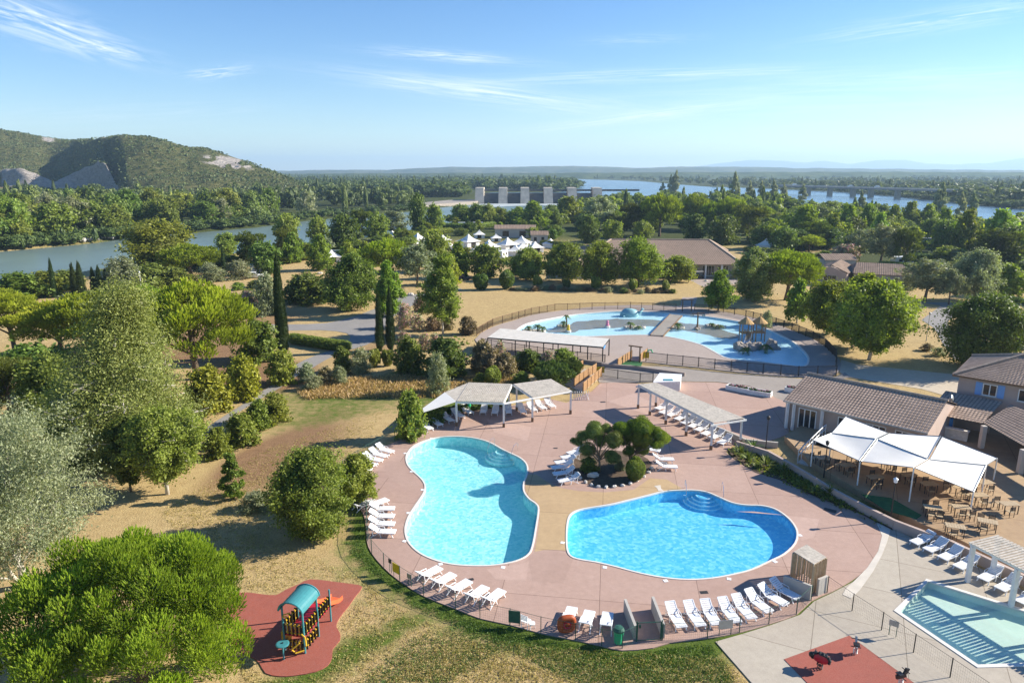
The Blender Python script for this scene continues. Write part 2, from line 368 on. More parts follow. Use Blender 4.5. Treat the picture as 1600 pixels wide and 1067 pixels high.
# ------------------------------------------------------------------ ground: one sheet to the horizon
rows = list(np.arange(1230, 271, -2.2)) + [270.5, 270, 269.6, 269.3, 269.0, 268.8, 268.6]
ys = []
for r_ in rows: q = ray(800, r_); ys.append(-CH / q.z * q.y)
ys = np.array([15.0] + ys); us = np.linspace(-1.35, 1.35, 330)
YY, UU = np.meshgrid(ys, us, indexing='ij'); XX = UU * YY
ZZ = 0.25 * (vnoise(XX, YY, 19, 1) - .5) * sstep(100, 160, YY) + 1.2 * (vnoise(XX, YY, 160, 2) - .5) * sstep(300, 900, YY)
wid = np.maximum(5, 0.012 * YY)
for P_, dep in ((RIVER, 4.0), (LAKE, 4.0)):
    d = inside_dist(XX, YY, P_); ZZ = np.where(d > -2, ZZ * 0, ZZ); ZZ -= dep * sstep(-1, 1, d / wid - 0.2)
for P_, dep in ((DECK, 2.2), (CONC, 2.2), (SPAVE, 1.2)):
    d = inside_dist(XX, YY, P_); ZZ = np.where(d > -1.5, 0, ZZ); ZZ -= dep * sstep(0.9, 1.7, d)
dd = -inside_dist(XX, YY, DECK)                       # metres outside the deck
lawn = np.exp(-np.clip(dd - 0.3, 0, 99) / 2.0) * sstep(70, 55, YY) * sstep(-17, -14, XX)
px_of = 800 + F * XX / (YY * math.cos(PITCH) + CH * math.sin(PITCH))
strip = np.exp(-((XX - (-3.0 + (YY - 40) * 1.0)) / 2.0) ** 2) * sstep(46, 42, YY) * 0.75
patch = 0.65 * sstep(.45, .75, vnoise(XX, YY, 9, 5)) * sstep(62, 70, YY) * sstep(105, 80, YY) * sstep(-36, -20, XX) * sstep(2, -6, XX)
green = np.clip(np.maximum(np.maximum(lawn, strip), patch) + 0.35 * (vnoise(XX, YY, 7, 3) - .5) * (YY < 120), 0, 1)
far = np.maximum(sstep(190, 330, YY), sstep(165, 190, YY) * sstep(20, 40, XX) * sstep(.35, .5, vnoise(XX, YY, 25, 12)))
green = np.maximum(green * (1 - far), 0.95 * far)
soil = sstep(.42, .70, vnoise(XX, YY, 14, 8)) * sstep(-12, -22, XX) * sstep(48, 60, YY) * sstep(150, 110, YY)
nr, nc = XX.shape
V = np.stack([XX, YY, ZZ], -1).reshape(-1, 3)
I = np.arange(nr * nc).reshape(nr, nc); Q = np.stack([I[:-1, :-1], I[:-1, 1:], I[1:, 1:], I[1:, :-1]], -1).reshape(-1, 4)
me = np_mesh('ground', V, Q)
for nm, A in (('green', green), ('soil', soil), ('far', far)):
    a = me.attributes.new(nm, 'FLOAT', 'POINT'); a.data.foreach_set('value', A.astype(np.float32).ravel())
me.polygons.foreach_set('use_smooth', [True] * len(me.polygons))
m, nt, b = newmat('ground'); p = pos_node(nt, True)
def attr(nt, n): return N(nt, 'ShaderNodeAttribute', attribute_name=n).outputs['Fac']
n1 = noise_out(nt, p, .12, 6, .6); n2 = noise_out(nt, p, 1.1, 5, .65); n3 = noise_out(nt, p, 7.0, 4, .7)
dry = ramp(nt, n1, [(.3, (.34, .22, .095)), (.5, (.47, .325, .14)), (.7, (.38, .26, .105))])
dry = MIX(nt, .55, dry, ramp(nt, n2, [(.30, (.24, .15, .070)), (.5, (.45, .32, .15)), (.68, (.60, .46, .235))]))
dry = MIX(nt, .45, dry, ramp(nt, n3, [(.35, (.24, .165, .075)), (.65, (.58, .45, .23))]))
gr_far = ramp(nt, n2, [(.3, (.030, .045, .012)), (.7, (.075, .085, .025))])
gr = MIX(nt, .5, ramp(nt, n2, [(.3, (.05, .085, .012)), (.7, (.14, .18, .03))]), ramp(nt, n3, [(.3, (.035, .065, .010)), (.7, (.14, .19, .035))]))
so = MIX(nt, .5, ramp(nt, n2, [(.3, (.16, .085, .045)), (.7, (.33, .20, .105))]), ramp(nt, n3, [(.35, (.10, .055, .03)), (.65, (.36, .23, .13))]))
gf = MATH(nt, 'ADD', attr(nt, 'green'), MATH(nt, 'MULTIPLY', MATH(nt, 'SUBTRACT', n2, .5), 1.3)); gf = MATH(nt, 'MULTIPLY', MATH(nt, 'SUBTRACT', gf, .25), 2.0, clamp=True)
sf = MATH(nt, 'ADD', attr(nt, 'soil'), MATH(nt, 'MULTIPLY', MATH(nt, 'SUBTRACT', n2, .5), .8)); sf = MATH(nt, 'MULTIPLY', MATH(nt, 'SUBTRACT', sf, .2), 1.6, clamp=True)
LK(nt, MIX(nt, gf, MIX(nt, sf, dry, so), MIX(nt, attr(nt, 'far'), gr, gr_far)), b.inputs['Base Color']); b.inputs['Roughness'].default_value = .95; b.inputs['Specular IOR Level'].default_value = .1
bump(nt, b, MATH(nt, 'ADD', n3, MATH(nt, 'MULTIPLY', noise_out(nt, p, 22, 3), .6)), .7, .10)
structure(link('ground', me, m))

# ------------------------------------------------------------------ water
def watermat(name, base, rough, sc, strength):
    m, nt, b = newmat(name); p = pos_node(nt, True)
    mp = N(nt, 'ShaderNodeMapping'); mp.inputs['Scale'].default_value = (1, .35, 1); LK(nt, p, mp.inputs[0])
    c = ramp(nt, noise_out(nt, mp.outputs[0], .02, 5, .6, .6), [(.35, tuple(x * .8 for x in base)), (.65, tuple(x * 1.25 for x in base))])
    LK(nt, c, b.inputs['Base Color']); b.inputs['Roughness'].default_value = rough; b.inputs['IOR'].default_value = 1.33
    bump(nt, b, noise_out(nt, mp.outputs[0], sc, 4, .6), strength, .3)
    return m
watermat('river_water', (.13, .18, .165), .32, .6, .35)
watermat('lake_water', (.10, .17, .24), .25, .5, .3)
w = structure(sheet('river', [RIVER], -1.2, 'river_water'))
w = structure(sheet('lake', [LAKE], -0.8, 'lake_water'))
m, nt, b = newmat('foam'); b.inputs['Base Color'].default_value = (.38, .42, .42, 1); b.inputs['Roughness'].default_value = .8
bump(nt, b, noise_out(nt, pos_node(nt, True), .6, 4), .6, .4)
foam = MB(); fp = smooth_loop(gpts([(752,318.4),(800,318.2),(860,318.2),(930,318.3),(930,319.3),(900,320),(840,321),(790,322),(745,325),(730,324.5),(742,320.5)], -1), 3)
foam.prism(fp, -1.3, -1.12); o = foam.build('white_water', 'foam'); structure(o)

# ------------------------------------------------------------------ paved sheets
def pavemat(name, c1, c2, joint=None, rough=.85, stain=None, off=.0):
    m, nt, b = newmat(name); p = pos_node(nt, True)
    nA = noise_out(nt, p, .22, 6, .6, .5); nB = noise_out(nt, p, 2.2, 5, .65); nC = noise_out(nt, p, 30, 3, .6)
    c = ramp(nt, nA, [(.32, c1), (.68, c2)])
    c = MIX(nt, .35, c, ramp(nt, nB, [(.3, tuple(x * .82 for x in c1)), (.7, tuple(min(1, x * 1.12) for x in c2))]))
    c = MIX(nt, .12, c, ramp(nt, nC, [(.3, (.15, .12, .1)), (.7, (.8, .75, .7))]))
    if stain: c = MIX(nt, ramp(nt, noise_out(nt, p, .6, 7, .72, 1.2), [(.60, 0.0), (.68, .5)]), c, stain)
    if joint:
        br = N(nt, 'ShaderNodeTexBrick'); mp = N(nt, 'ShaderNodeMapping'); mp.inputs['Rotation'].default_value = (0, 0, R(joint[2])); LK(nt, p, mp.inputs[0]); LK(nt, mp.outputs[0], br.inputs['Vector'])
        br.inputs['Scale'].default_value = 1; br.inputs['Brick Width'].default_value = joint[0]; br.inputs['Row Height'].default_value = joint[1]; br.inputs['Mortar Size'].default_value = .025; br.inputs['Mortar Smooth'].default_value = .3; br.offset = off
        br.inputs['Color1'].default_value = (1, 1, 1, 1); br.inputs['Color2'].default_value = (.90, .88, .88, 1); br.inputs['Mortar'].default_value = (.5, .47, .45, 1)
        c = MIX(nt, 1.0, c, br.outputs['Color'], 'MULTIPLY')
    LK(nt, c, b.inputs['Base Color']); b.inputs['Roughness'].default_value = rough; b.inputs['Specular IOR Level'].default_value = .25
    bump(nt, b, nC, .12, .01)
pavemat('pink_deck', (.365, .228, .175), (.43, .283, .225), (6.2, 5.6, 8), stain=(.46, .33, .28))
pavemat('ochre_deck', (.40, .265, .125), (.48, .33, .165), (6.2, 5.6, 8))
pavemat('beige_concrete', (.37, .32, .25), (.445, .392, .31), (4.8, 4.2, 26))
pavemat('terrace_ochre', (.30, .18, .085), (.42, .28, .14), (5, 5, 26))
pavemat('splash_paving', (.30, .235, .20), (.36, .29, .25))
pavemat('asphalt', (.18, .17, .16), (.25, .235, .22))
pavemat('warm_asphalt', (.23, .195, .165), (.30, .26, .225))
pavemat('path_gravel', (.36, .31, .25), (.46, .40, .33))
pavemat('gravel_lane', (.42, .34, .24), (.52, .44, .33))
pavemat('red_rubber', (.25, .038, .017), (.30, .050, .024))
pool_holes = [offset_loop(POOL1, .0), offset_loop(POOL2, .0)]
deck = structure(sheet('pool_deck', [DECK] + pool_holes, 0.06, 'pink_deck', .3))
OCHRE = gpts([(822,742),(838,742),(852,752),(868,760),(880,764),(905,768),(945,770),(990,766),(1016,748),(1042,750),(1066,764),(1060,765.8),(1035,767.5),(1010,773.5),(978,781.5),(948,788),(910,794.5),(894,799.5),(887.5,808),(884.5,822),(883.5,838),(884.5,861),(870,860),(850,860),(835,863),(840,838),(842.5,820),(844,797),(839,786),(828,778),(821,768),(820.5,755)])
structure(sheet('ochre_deck_band', [OCHRE], 0.066, 'ochre_deck'))
structure(sheet('concrete_apron', [CONC, [(p[0], p[1]) for p in KIDPOOL]], 0.05, 'beige_concrete', .3))
structure(sheet('pale_band', [smooth_loop(gpts([(1372,818),(1380,819),(1392,826),(1386,848),(1378,868),(1364,894),(1344,922),(1330,936),(1316,930),(1322,920),(1334,909),(1355,888),(1372,862),(1378,838),(1368,815)]), 1)], 0.070, 'pale_concrete'))
structure(sheet('splash_paving', [SPAVE, SPLASH], 0.08, 'splash_paving', .3))
structure(sheet('asphalt_yard', [gpts([(930,574),(990,572),(1040,573),(1142,584),(1250,592),(1300,592),(1320,582),(1330,590),(1262,600),(1238,645),(1226,628),(1170,603),(1120,597),(1060,596),(1000,598),(936,598)])], 0.045, 'warm_asphalt'))
structure(sheet('gravel_lane', [gpts([(1314,562),(1340,570),(1420,578),(1500,586),(1500,625),(1440,608),(1330,590),(1312,582)])], 0.03, 'gravel_lane'))
ROAD = smooth_loop(gpts([(400,508),(457,507),(510,505),(545,497),(585,483),(612,469),(634,461),(662,459),(700,449),(722,440),(760,430),(800,424),(800,429),(752,440),(712,456),(655,474),(625,487),(600,512),(588,530),(570,540),(540,549),(510,562),(490,574),(470,583),(448,600),(418,617),(380,640),(345,665),(312,693),(300,688),(335,660),(378,633),(412,610),(440,592),(462,570),(492,556),(525,544),(546,531),(542,521),(500,516),(400,517)]), 2)
structure(sheet('camp_road', [ROAD], 0.03, 'asphalt'))
structure(sheet('forecourt_path', [gpts([(1062,484),(1066,465),(1070,455),(1062,441),(900,436),(830,436),(830,432),(1060,430),(1125,436),(1200,440),(1200,444),(1105,446),(1092,456),(1088,470),(1084,485)])], 0.03, 'splash_paving'))
structure(sheet('lane_east', [gpts([(1440,500),(1460,513),(1472,535),(1490,560),(1520,575),(1530,570),(1505,550),(1495,525),(1480,505),(1500,480),(1600,476),(1750,470),(1750,465),(1500,470),(1420,466),(1420,470),(1470,478)])], 0.03, 'asphalt'))
MAT1 = smooth_loop(gpts([(360,930),(385,926),(410,929),(432,930),(446,922),(467,913),(485,905.5),(520,909),(550,913),(566,917),(556,931),(545,947),(535,959),(527,972),(526,981),(531,989),(531,1001),(520,1014),(519,1027),(512,1040),(492,1050),(460,1056),(437,1057),(415,1052),(405,1036),(392,1026),(375,1018),(360,1000),(350,960)]), 2)
structure(sheet('play_surface', [MAT1], 0.05, 'red_rubber', .1))
structure(sheet('spring_rider_surface', [gpts([(1327,994),(1225,1031),(1262,1069),(1310,1120),(1500,1120),(1432,1071)])], 0.075, 'red_rubber', .05))
TZ = 0.6
structure(sheet('restaurant_terrace', [TERR], TZ, 'terrace_ochre', .7))
BED = gpts([(1138,705),(1160,692),(1195,706),(1230,728),(1262,748),(1300,770),(1392,822),(1395,830),(1372,818),(1340,802),(1310,791),(1262,772),(1225,753),(1180,739),(1147,718)])
structure(sheet('planting_bed', [BED], 0.085, 'soil'))
ISLAND = smooth_loop(gpts([(893,722),(900,741),(915,755),(935,762),(960,762),(985,757),(1005,746),(1018,733),(1012,718),(985,708),(940,704),(908,710)]), 2)
structure(sheet('island_bed', [ISLAND], 0.10, 'soil'))

# ------------------------------------------------------------------ pools
def basinmat(name, c1, c2, c3, cell=.20):  # pale and deep cells in the basin colour stand in for rippling light
    m, nt, b = newmat(name); p = pos_node(nt, True)
    w_ = N(nt, 'ShaderNodeTexVoronoi', feature='F1'); w_.inputs['Scale'].default_value = 1 / cell
    ns = N(nt, 'ShaderNodeTexNoise'); ns.inputs['Scale'].default_value = 2.0; LK(nt, p, ns.inputs['Vector'])
    LK(nt, MIX(nt, .12, p, ns.outputs['Color']), w_.inputs['Vector'])
    sp = N(nt, 'ShaderNodeSeparateColor'); LK(nt, w_.outputs['Color'], sp.inputs[0])
    c = ramp(nt, sp.outputs[0], [(0.0, c1), (.5, c2), (1.0, c3)])
    c = MIX(nt, .25, c, ramp(nt, noise_out(nt, p, 2.6, 4, .65), [(.35, c1), (.65, c3)]))
    LK(nt, c, b.inputs['Base Color']); b.inputs['Roughness'].default_value = .5
def poolwater(name, tintc, body=(.02, .4, .45), amt=.16, sc=2.6):
    m, nt, b = newmat(name); nt.nodes.remove(b); p = pos_node(nt, True)
    t = N(nt, 'ShaderNodeBsdfTransparent'); t.inputs[0].default_value = (*tintc, 1)
    g = N(nt, 'ShaderNodeBsdfGlossy'); g.inputs['Roughness'].default_value = .04
    bp = N(nt, 'ShaderNodeBump'); bp.inputs['Strength'].default_value = .5; bp.inputs['Distance'].default_value = .06; LK(nt, noise_out(nt, p, sc, 3, .55, .6), bp.inputs['Height'])
    LK(nt, bp.outputs[0], g.inputs['Normal']); lw = N(nt, 'ShaderNodeLayerWeight'); LK(nt, bp.outputs[0], lw.inputs['Normal']); fr = MATH(nt, 'MULTIPLY_ADD', MATH(nt, 'POWER', lw.outputs['Facing'], 5.0), .55, .02)
    mx = N(nt, 'ShaderNodeMixShader'); LK(nt, fr, mx.inputs[0]); df = N(nt, 'ShaderNodeBsdfDiffuse'); df.inputs[0].default_value = (*body, 1); m0 = N(nt, 'ShaderNodeMixShader'); m0.inputs[0].default_value = amt; LK(nt, t.outputs[0], m0.inputs[1]); LK(nt, df.outputs[0], m0.inputs[2]); LK(nt, m0.outputs[0], mx.inputs[1]); LK(nt, g.outputs[0], mx.inputs[2])
    LK(nt, mx.outputs[0], nt.nodes['Material Output'].inputs[0])
basinmat('basin_turquoise', (.24, .63, .66), (.43, .77, .75), (.76, .89, .86))
basinmat('basin_blue', (.07, .44, .74), (.16, .57, .83), (.42, .76, .90))
basinmat('basin_pale', (.60, .68, .60), (.64, .71, .63), (.68, .74, .66), .5)
basinmat('basin_splash', (.50, .72, .80), (.54, .75, .82), (.58, .78, .84), .6)
poolwater('pool_water', (.80, .96, .97), (.10, .62, .66), .10); poolwater('pool_water_blue', (.78, .95, .98), (.04, .40, .74), .10); poolwater('pool_water_clear', (.90, .975, .95), (.15, .42, .42), .10); poolwater('pool_water_shallow', (.93, .98, .985), (.2, .5, .65), .06, 3)
mat('pool_edge', (.66, .62, .56), .05, 3, .6); mat('tile_sand', (.25, .21, .18), .15, .8, .6)
def pool(label, loop, dz, depth, wl, basin, water, coping, name='swimming_pool', slope=None):
    c = Vector((sum(p[0] for p in loop) / len(loop), sum(p[1] for p in loop) / len(loop), 0))
    t = thing(name, label, 'swimming pool', c); L = [(p[0] - c.x, p[1] - c.y) for p in loop]
    fl = sheet('floor', [L], dz - depth, basin, 0, t)
    w_ = MB(); n = len(L)
    for i in range(n): w_.quad((*L[i - 1], dz - depth), (*L[i], dz - depth), (*L[i], dz - .01), (*L[i - 1], dz - .01))
    w_.build('wall', basin, t)
    sheet('water_surface', [offset_loop([(a, b, 0) for a, b in L], -.004)], dz - wl, water, 0, t)
    if coping:
        ins = offset_loop([(a, b, 0) for a, b in L], -.03); out = offset_loop([(a, b, 0) for a, b in L], coping)
        cp = MB(); z0, z1 = dz - .10, dz + .035
        for i in range(n):
            a, b_, c_, d_ = ins[i - 1], ins[i], out[i], out[i - 1]
            for q in ((a, b_, c_, d_),): cp.quad(*[(p[0], p[1], z1) for p in q])
            cp.quad((a[0], a[1], z0), (b_[0], b_[1], z0), (b_[0], b_[1], z1), (a[0], a[1], z1)); cp.quad((d_[0], d_[1], z0), (c_[0], c_[1], z0), (c_[0], c_[1], z1), (d_[0], d_[1], z1))
        cp.build('coping', 'pool_edge', t)
    return t, c
p1, c1 = pool('pale turquoise hourglass-shaped swimming pool beside the left row of sun loungers', POOL1, .06, 1.05, .08, 'basin_turquoise', 'pool_water', .10)
p2, c2 = pool('deep blue bean-shaped swimming pool in front of the round planted island', POOL2, .06, .92, .08, 'basin_blue', 'pool_water_blue', .10)
p3, c3 = pool('shallow pale green paddling pool striped by the shadow of the slatted pergola', KIDPOOL, .05, .5, .06, 'basin_pale', 'pool_water_clear', .28, 'paddling_pool')
p4, c4 = pool('large crescent-shaped shallow splash pool with small palm islets', SPLASH, .08, .34, .10, 'basin_splash', 'pool_water_shallow', .22, 'splash_pool')
def steps(parent, c, at, ang, zt, m):                     # fan of rounded steps at a pool wall
    q = MB()
    for k, r_ in enumerate((.65, .98, 1.31, 1.64)):
        pts = [(at.x - c.x + math.cos(R(ang + a)) * r_, at.y - c.y + math.sin(R(ang + a)) * r_) for a in range(-95, 96, 10)]
        q.prism(pts, zt - .9 + .02 * k, zt - .06 - .17 * k)
    q.build('steps', m, parent)
    e = MB(); 
    for k, r_ in enumerate((.65, .98, 1.31, 1.64)):
        pts = [(at.x - c.x + math.cos(R(ang + a)) * r_, at.y - c.y + math.sin(R(ang + a)) * r_, zt - .05 - .17 * k) for a in range(-85, 86, 10)]
        e.tube(pts, .045, 5)
    e.build('step_edge', 'white_plastic', parent)
def handrail(parent, c, at, d, side):
    h = MB(); v = Vector(d).normalized(); s = Vector((-v.y, v.x, 0)) * side; b = Vector((at.x - c.x, at.y - c.y, 0)) + s
    h.tube([b - v * .7 + Vector((0, 0, .06)), b - v * .7 + Vector((0, 0, .75)), b - v * .5 + Vector((0, 0, .9)), b + v * .1 + Vector((0, 0, .8)), b + v * .6 + Vector((0, 0, .1)), b + v * .6 + Vector((0, 0, -.6))], .024, 6)
    h.build('handrail', 'steel', parent)
s1 = G(785, 704); s2 = G(1100, 771)
steps(p1, c1, s1, -118, -.10, 'basin_turquoise'); steps(p2, c2, s2, -100, -.12, 'basin_blue')
for sd in (-1.3, 1.3): handrail(p1, c1, s1, (-.5, -.87, 0), sd); handrail(p2, c2, s2, (-.15, -1, 0), sd * 1.15)
sp = MB()
sp_px = smooth_loop(gpts([(850,515),(880,507),(905,500),(940,497.5),(975,496),(1040,499),(1070,503),(1110,507),(1150,520),(1155,525),(1135,527),(1110,522),(1075,515),(1040,509),(1000,508),(960,510),(920,512),(885,518)]), 3)
sheet('sand_tile_floor', [[(p[0] - c4.x + .35 * math.sin(i * 1.9), p[1] - c4.y + .35 * math.cos(i * 2.3)) for i, p in enumerate(sp_px)]], .08 - .33, 'tile_sand', 0, p4)

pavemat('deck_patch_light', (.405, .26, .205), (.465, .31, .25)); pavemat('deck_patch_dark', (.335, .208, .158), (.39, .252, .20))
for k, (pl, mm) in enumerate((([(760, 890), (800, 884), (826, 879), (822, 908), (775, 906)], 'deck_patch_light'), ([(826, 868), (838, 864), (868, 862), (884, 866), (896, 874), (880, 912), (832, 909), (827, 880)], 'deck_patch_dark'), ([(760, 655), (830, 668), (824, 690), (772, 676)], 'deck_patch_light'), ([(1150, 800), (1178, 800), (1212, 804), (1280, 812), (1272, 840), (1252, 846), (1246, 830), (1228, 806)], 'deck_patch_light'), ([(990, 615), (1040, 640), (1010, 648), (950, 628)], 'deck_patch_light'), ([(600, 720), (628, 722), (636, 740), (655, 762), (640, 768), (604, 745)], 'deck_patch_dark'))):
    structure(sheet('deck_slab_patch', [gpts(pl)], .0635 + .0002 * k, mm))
for px, row, w_, rz_ in ((942, 628, .3, .2), (1297, 797, .45, -.6), (868, 700, .2, .1), (1170, 720, .25, .5), (1100, 925, .25, .1), (735, 905, .22, .3)):
    q = MB(); q.box(-w_, w_, -w_ * .6, w_ * .6, 0, .008); o = q.build('drain_cover', 'dark_metal'); o.location = G(px, row, .066); o.rotation_euler.z = rz_
    tag(o, 'dark drain cover in the pool deck ' + {942: 'near the wooden ramp', 1297: 'beside the planting bed', 868: 'left of the planted island', 1170: 'below the long pergola', 1100: 'in front of the right loungers', 735: 'under the pale pool'}[px], 'drain cover', 'drain covers')
# ------------------------------------------------------------------ hill, far ridges, mountains
sil = [(-400, 205), (-250, 198), (-100, 198), (0, 202), (30, 206), (60, 212), (95, 217), (110, 218), (130, 217.5), (150, 217), (170, 213.5), (185, 212), (225, 213), (245, 218), (260, 222), (290, 230), (320, 231), (350, 240), (380, 250), (400, 258), (420, 265), (440, 273), (470, 284), (500, 300)]
hp = np.linspace(-400, 500, 300); hs_ = np.interp(hp, [a for a, b in sil], [b for a, b in sil]) + 1.0 * (vnoise(hp, hp * 0, 9, 4) - .5)
T = np.linspace(0, 1, 90); PX, TT = np.meshgrid(hp, T, indexing='ij'); SS = np.repeat(hs_[:, None], 90, 1)
near = np.interp(PX, [-400, 0, 60, 110, 165, 190, 300, 440, 500], [800, 790, 780, 770, 690, 620, 600, 640, 700]); ridge = np.interp(PX, [-400, 110, 170, 300, 440, 500], [1120, 1080, 900, 880, 800, 780])
D = np.where(TT < .62, near + (ridge - near) * (TT / .62), ridge + (TT - .62) / .38 * 500)
dyv = (SS - 533.5) / F; rz = -(math.sin(PITCH) + dyv * math.cos(PITCH)); ry = math.cos(PITCH) - dyv * math.sin(PITCH)
HX = (PX - 800) / F / ry * D
ZR = np.maximum(CH + rz / ry * ridge, -3)
cliff = sstep(182, 168, PX)
f0 = np.clip(TT / .62, 0, 1); base = np.sin(f0 * np.pi / 2) ** 1.15
jag = .04 * (vnoise(PX, TT * 200, 14, 6) - .5)
hcl = (.92 + .16 * vnoise(PX, TT * 0, 14, 15)) * np.interp(PX, [0, 30, 60, 75, 100, 130, 148, 160, 172], [.24, .22, .16, .10, .22, .40, .52, .44, .14])
steep = .10 * f0 / .08 * (f0 < .08) + (f0 >= .08) * (.10 + hcl * sstep(.10, .17, f0 + jag) + (.90 - hcl) * sstep(.17, 1, f0))
prof = base * (1 - cliff) + steep * cliff; prof = np.where(TT > .62, 1 - .8 * sstep(.62, 1.05, TT), prof)
ruff = (vnoise(HX, D, 60, 1) - .5) * 9 + (vnoise(HX, D, 22, 2) - .5) * 4
ruff += -5 * np.abs(vnoise(HX + D * .4, D * .3, 45, 7) - .5)
HZ = ZR * prof + ruff * sstep(0, .1, f0) * sstep(1, .75, np.where(TT > .62, 1, f0) ) - 1
HZ = np.where(TT == 0, -3, HZ)
DRY = sstep(90, 60, PX) * sstep(.16, .10, f0) * (TT < .6)
ROCK = np.clip(cliff * sstep(.085, .11, f0 + jag) * sstep(.20, .165, f0 + jag) * sstep(-20, 0, PX), 0, 1)
rowpx = 533.5 + F * np.tan(np.arctan2(CH - HZ, D) - PITCH)
ROCK = np.maximum(ROCK, sstep(.36, .5, vnoise(PX, rowpx * 2.2, 11, 9)) * np.exp(-((PX - 350 - (rowpx - 252) * 2.2) / 36) ** 2 - ((rowpx - 254) / 11) ** 2) * 1.25)
ROCK = np.maximum(ROCK, .9 * np.exp(-((PX - 155) / 10) ** 2) * (np.abs(f0 - .93) < .08) + .8 * np.exp(-((PX - 75) / 12) ** 2) * (np.abs(f0 - .9) < .06))
V = np.stack([HX, D, HZ], -1).reshape(-1, 3); I = np.arange(300 * 90).reshape(300, 90); Q = np.stack([I[:-1, :-1], I[1:, :-1], I[1:, 1:], I[:-1, 1:]], -1).reshape(-1, 4)
me = np_mesh('hill', V, Q); me.polygons.foreach_set('use_smooth', [True] * len(me.polygons))
for nm, A in (('rock', np.clip(ROCK, 0, 1)), ('dry', DRY)):
    a = me.attributes.new(nm, 'FLOAT', 'POINT'); a.data.foreach_set('value', A.astype(np.float32).ravel())
m, nt, b = newmat('hill'); p = pos_node(nt, True)
n1 = noise_out(nt, p, .02, 5, .6); n2 = noise_out(nt, p, .16, 5, .65)
veg = MIX(nt, .6, ramp(nt, n1, [(.35, (.075, .10, .034)), (.65, (.145, .165, .055))]), ramp(nt, n2, [(.35, (.055, .066, .018)), (.7, (.25, .21, .085))]))
mpz = N(nt, 'ShaderNodeMapping'); mpz.inputs['Scale'].default_value = (1, 1, 3.5); mpz.inputs['Rotation'].default_value = (0, .25, 0); LK(nt, p, mpz.inputs[0]); nrk = noise_out(nt, mpz.outputs[0], .14, 7, .75, .8)
rk = ramp(nt, nrk, [(.32, (.24, .20, .175)), (.46, (.46, .41, .37)), (.62, (.60, .54, .485)), (.8, (.70, .64, .57))])
rf = MATH(nt, 'MULTIPLY', MATH(nt, 'SUBTRACT', MATH(nt, 'ADD', attr(nt, 'rock'), MATH(nt, 'MULTIPLY', MATH(nt, 'SUBTRACT', n2, .5), .6)), .3), 3.0, clamp=True)
c_ = MIX(nt, rf, MIX(nt, attr(nt, 'dry'), veg, (.36, .24, .10)), rk)
LK(nt, c_, b.inputs['Base Color']); b.inputs['Roughness'].default_value = .95; b.inputs['Specular IOR Level'].default_value = .1
bump(nt, b, MATH(nt, 'ADD', MATH(nt, 'MULTIPLY', nrk, 2.0), n2), 1.0, 4.0)
structure(link('hill', me, m))

def farridge(name, dist, px0, px1, rowf, depthm, c1, c2, seed, n=260):
    P = np.linspace(px0, px1, n); S = np.array([rowf(x) for x in P])
    V = []; tt = [0, .18, .4, .65, .85, 1.0, 1.4, 2.0]
    for i in range(n):
        q = ray(P[i], S[i])
        for t in tt:
            d = dist + depthm * t; zr = CH + q.z / q.y * (dist + depthm)
            z = zr * (t ** .8 if t <= 1 else max(0, 1 - (t - 1) * .9)) + (zr * .10 * (mnoise.noise(Vector((P[i] * .05, t * 3, seed)))) if 0 < t < 1 else 0)
            V.append((q.x / q.y * d, d, max(z, -2) if t > 0 else -3))
    I = np.arange(n * 8).reshape(n, 8); Q = np.stack([I[:-1, :-1], I[1:, :-1], I[1:, 1:], I[:-1, 1:]], -1).reshape(-1, 4)
    me = np_mesh(name, V, Q); me.polygons.foreach_set('use_smooth', [True] * len(me.polygons))
    if name not in MATS:
        m, nt, b = newmat(name); p = pos_node(nt, True); mp = N(nt, 'ShaderNodeMapping'); mp.inputs['Scale'].default_value = (1, .4, 3); LK(nt, p, mp.inputs[0])
        LK(nt, ramp(nt, noise_out(nt, mp.outputs[0], 40 / dist, 6, .7), [(.4, c1), (.62, c2)]), b.inputs['Base Color']); b.inputs['Roughness'].default_value = 1; b.inputs['Specular IOR Level'].default_value = 0
    return structure(link(name, me, name))
def ip(pts): return lambda x: float(np.interp(x, [a for a, b in pts], [b for a, b in pts])) + .8 * mnoise.noise(Vector((x * .03, 3.3, 0))) + .5 * mnoise.noise(Vector((x * .11, 7.3, 0)))
farridge('wooded_ridge', 4600, 350, 2000, ip([(350, 270), (440, 267), (500, 265.5), (600, 266), (640, 263.5), (700, 261.5), (780, 261.5), (860, 259.5), (950, 260.5), (1000, 263), (1060, 261), (1150, 261), (1250, 263), (1400, 264.5), (1600, 266), (2000, 264)]), 1100, (.025, .042, .022), (.11, .11, .06), 1)
farridge('wooded_rise', 2700, 300, 2000, ip([(300, 272), (640, 271), (830, 270.5), (1100, 269.5), (1400, 269), (1600, 269.5), (2000, 270)]), 350, (.03, .05, .02), (.09, .11, .04), 2)
farridge('mountain_range', 14000, 950, 2200, ip([(950, 268), (1080, 262), (1120, 256), (1170, 250.5), (1230, 252), (1260, 254), (1290, 252), (1330, 257), (1370, 250.5), (1420, 251), (1450, 256), (1500, 257), (1540, 255), (1600, 247), (1680, 240), (1800, 250), (2200, 262)]), 2500, (.07, .09, .07), (.13, .13, .10), 3)

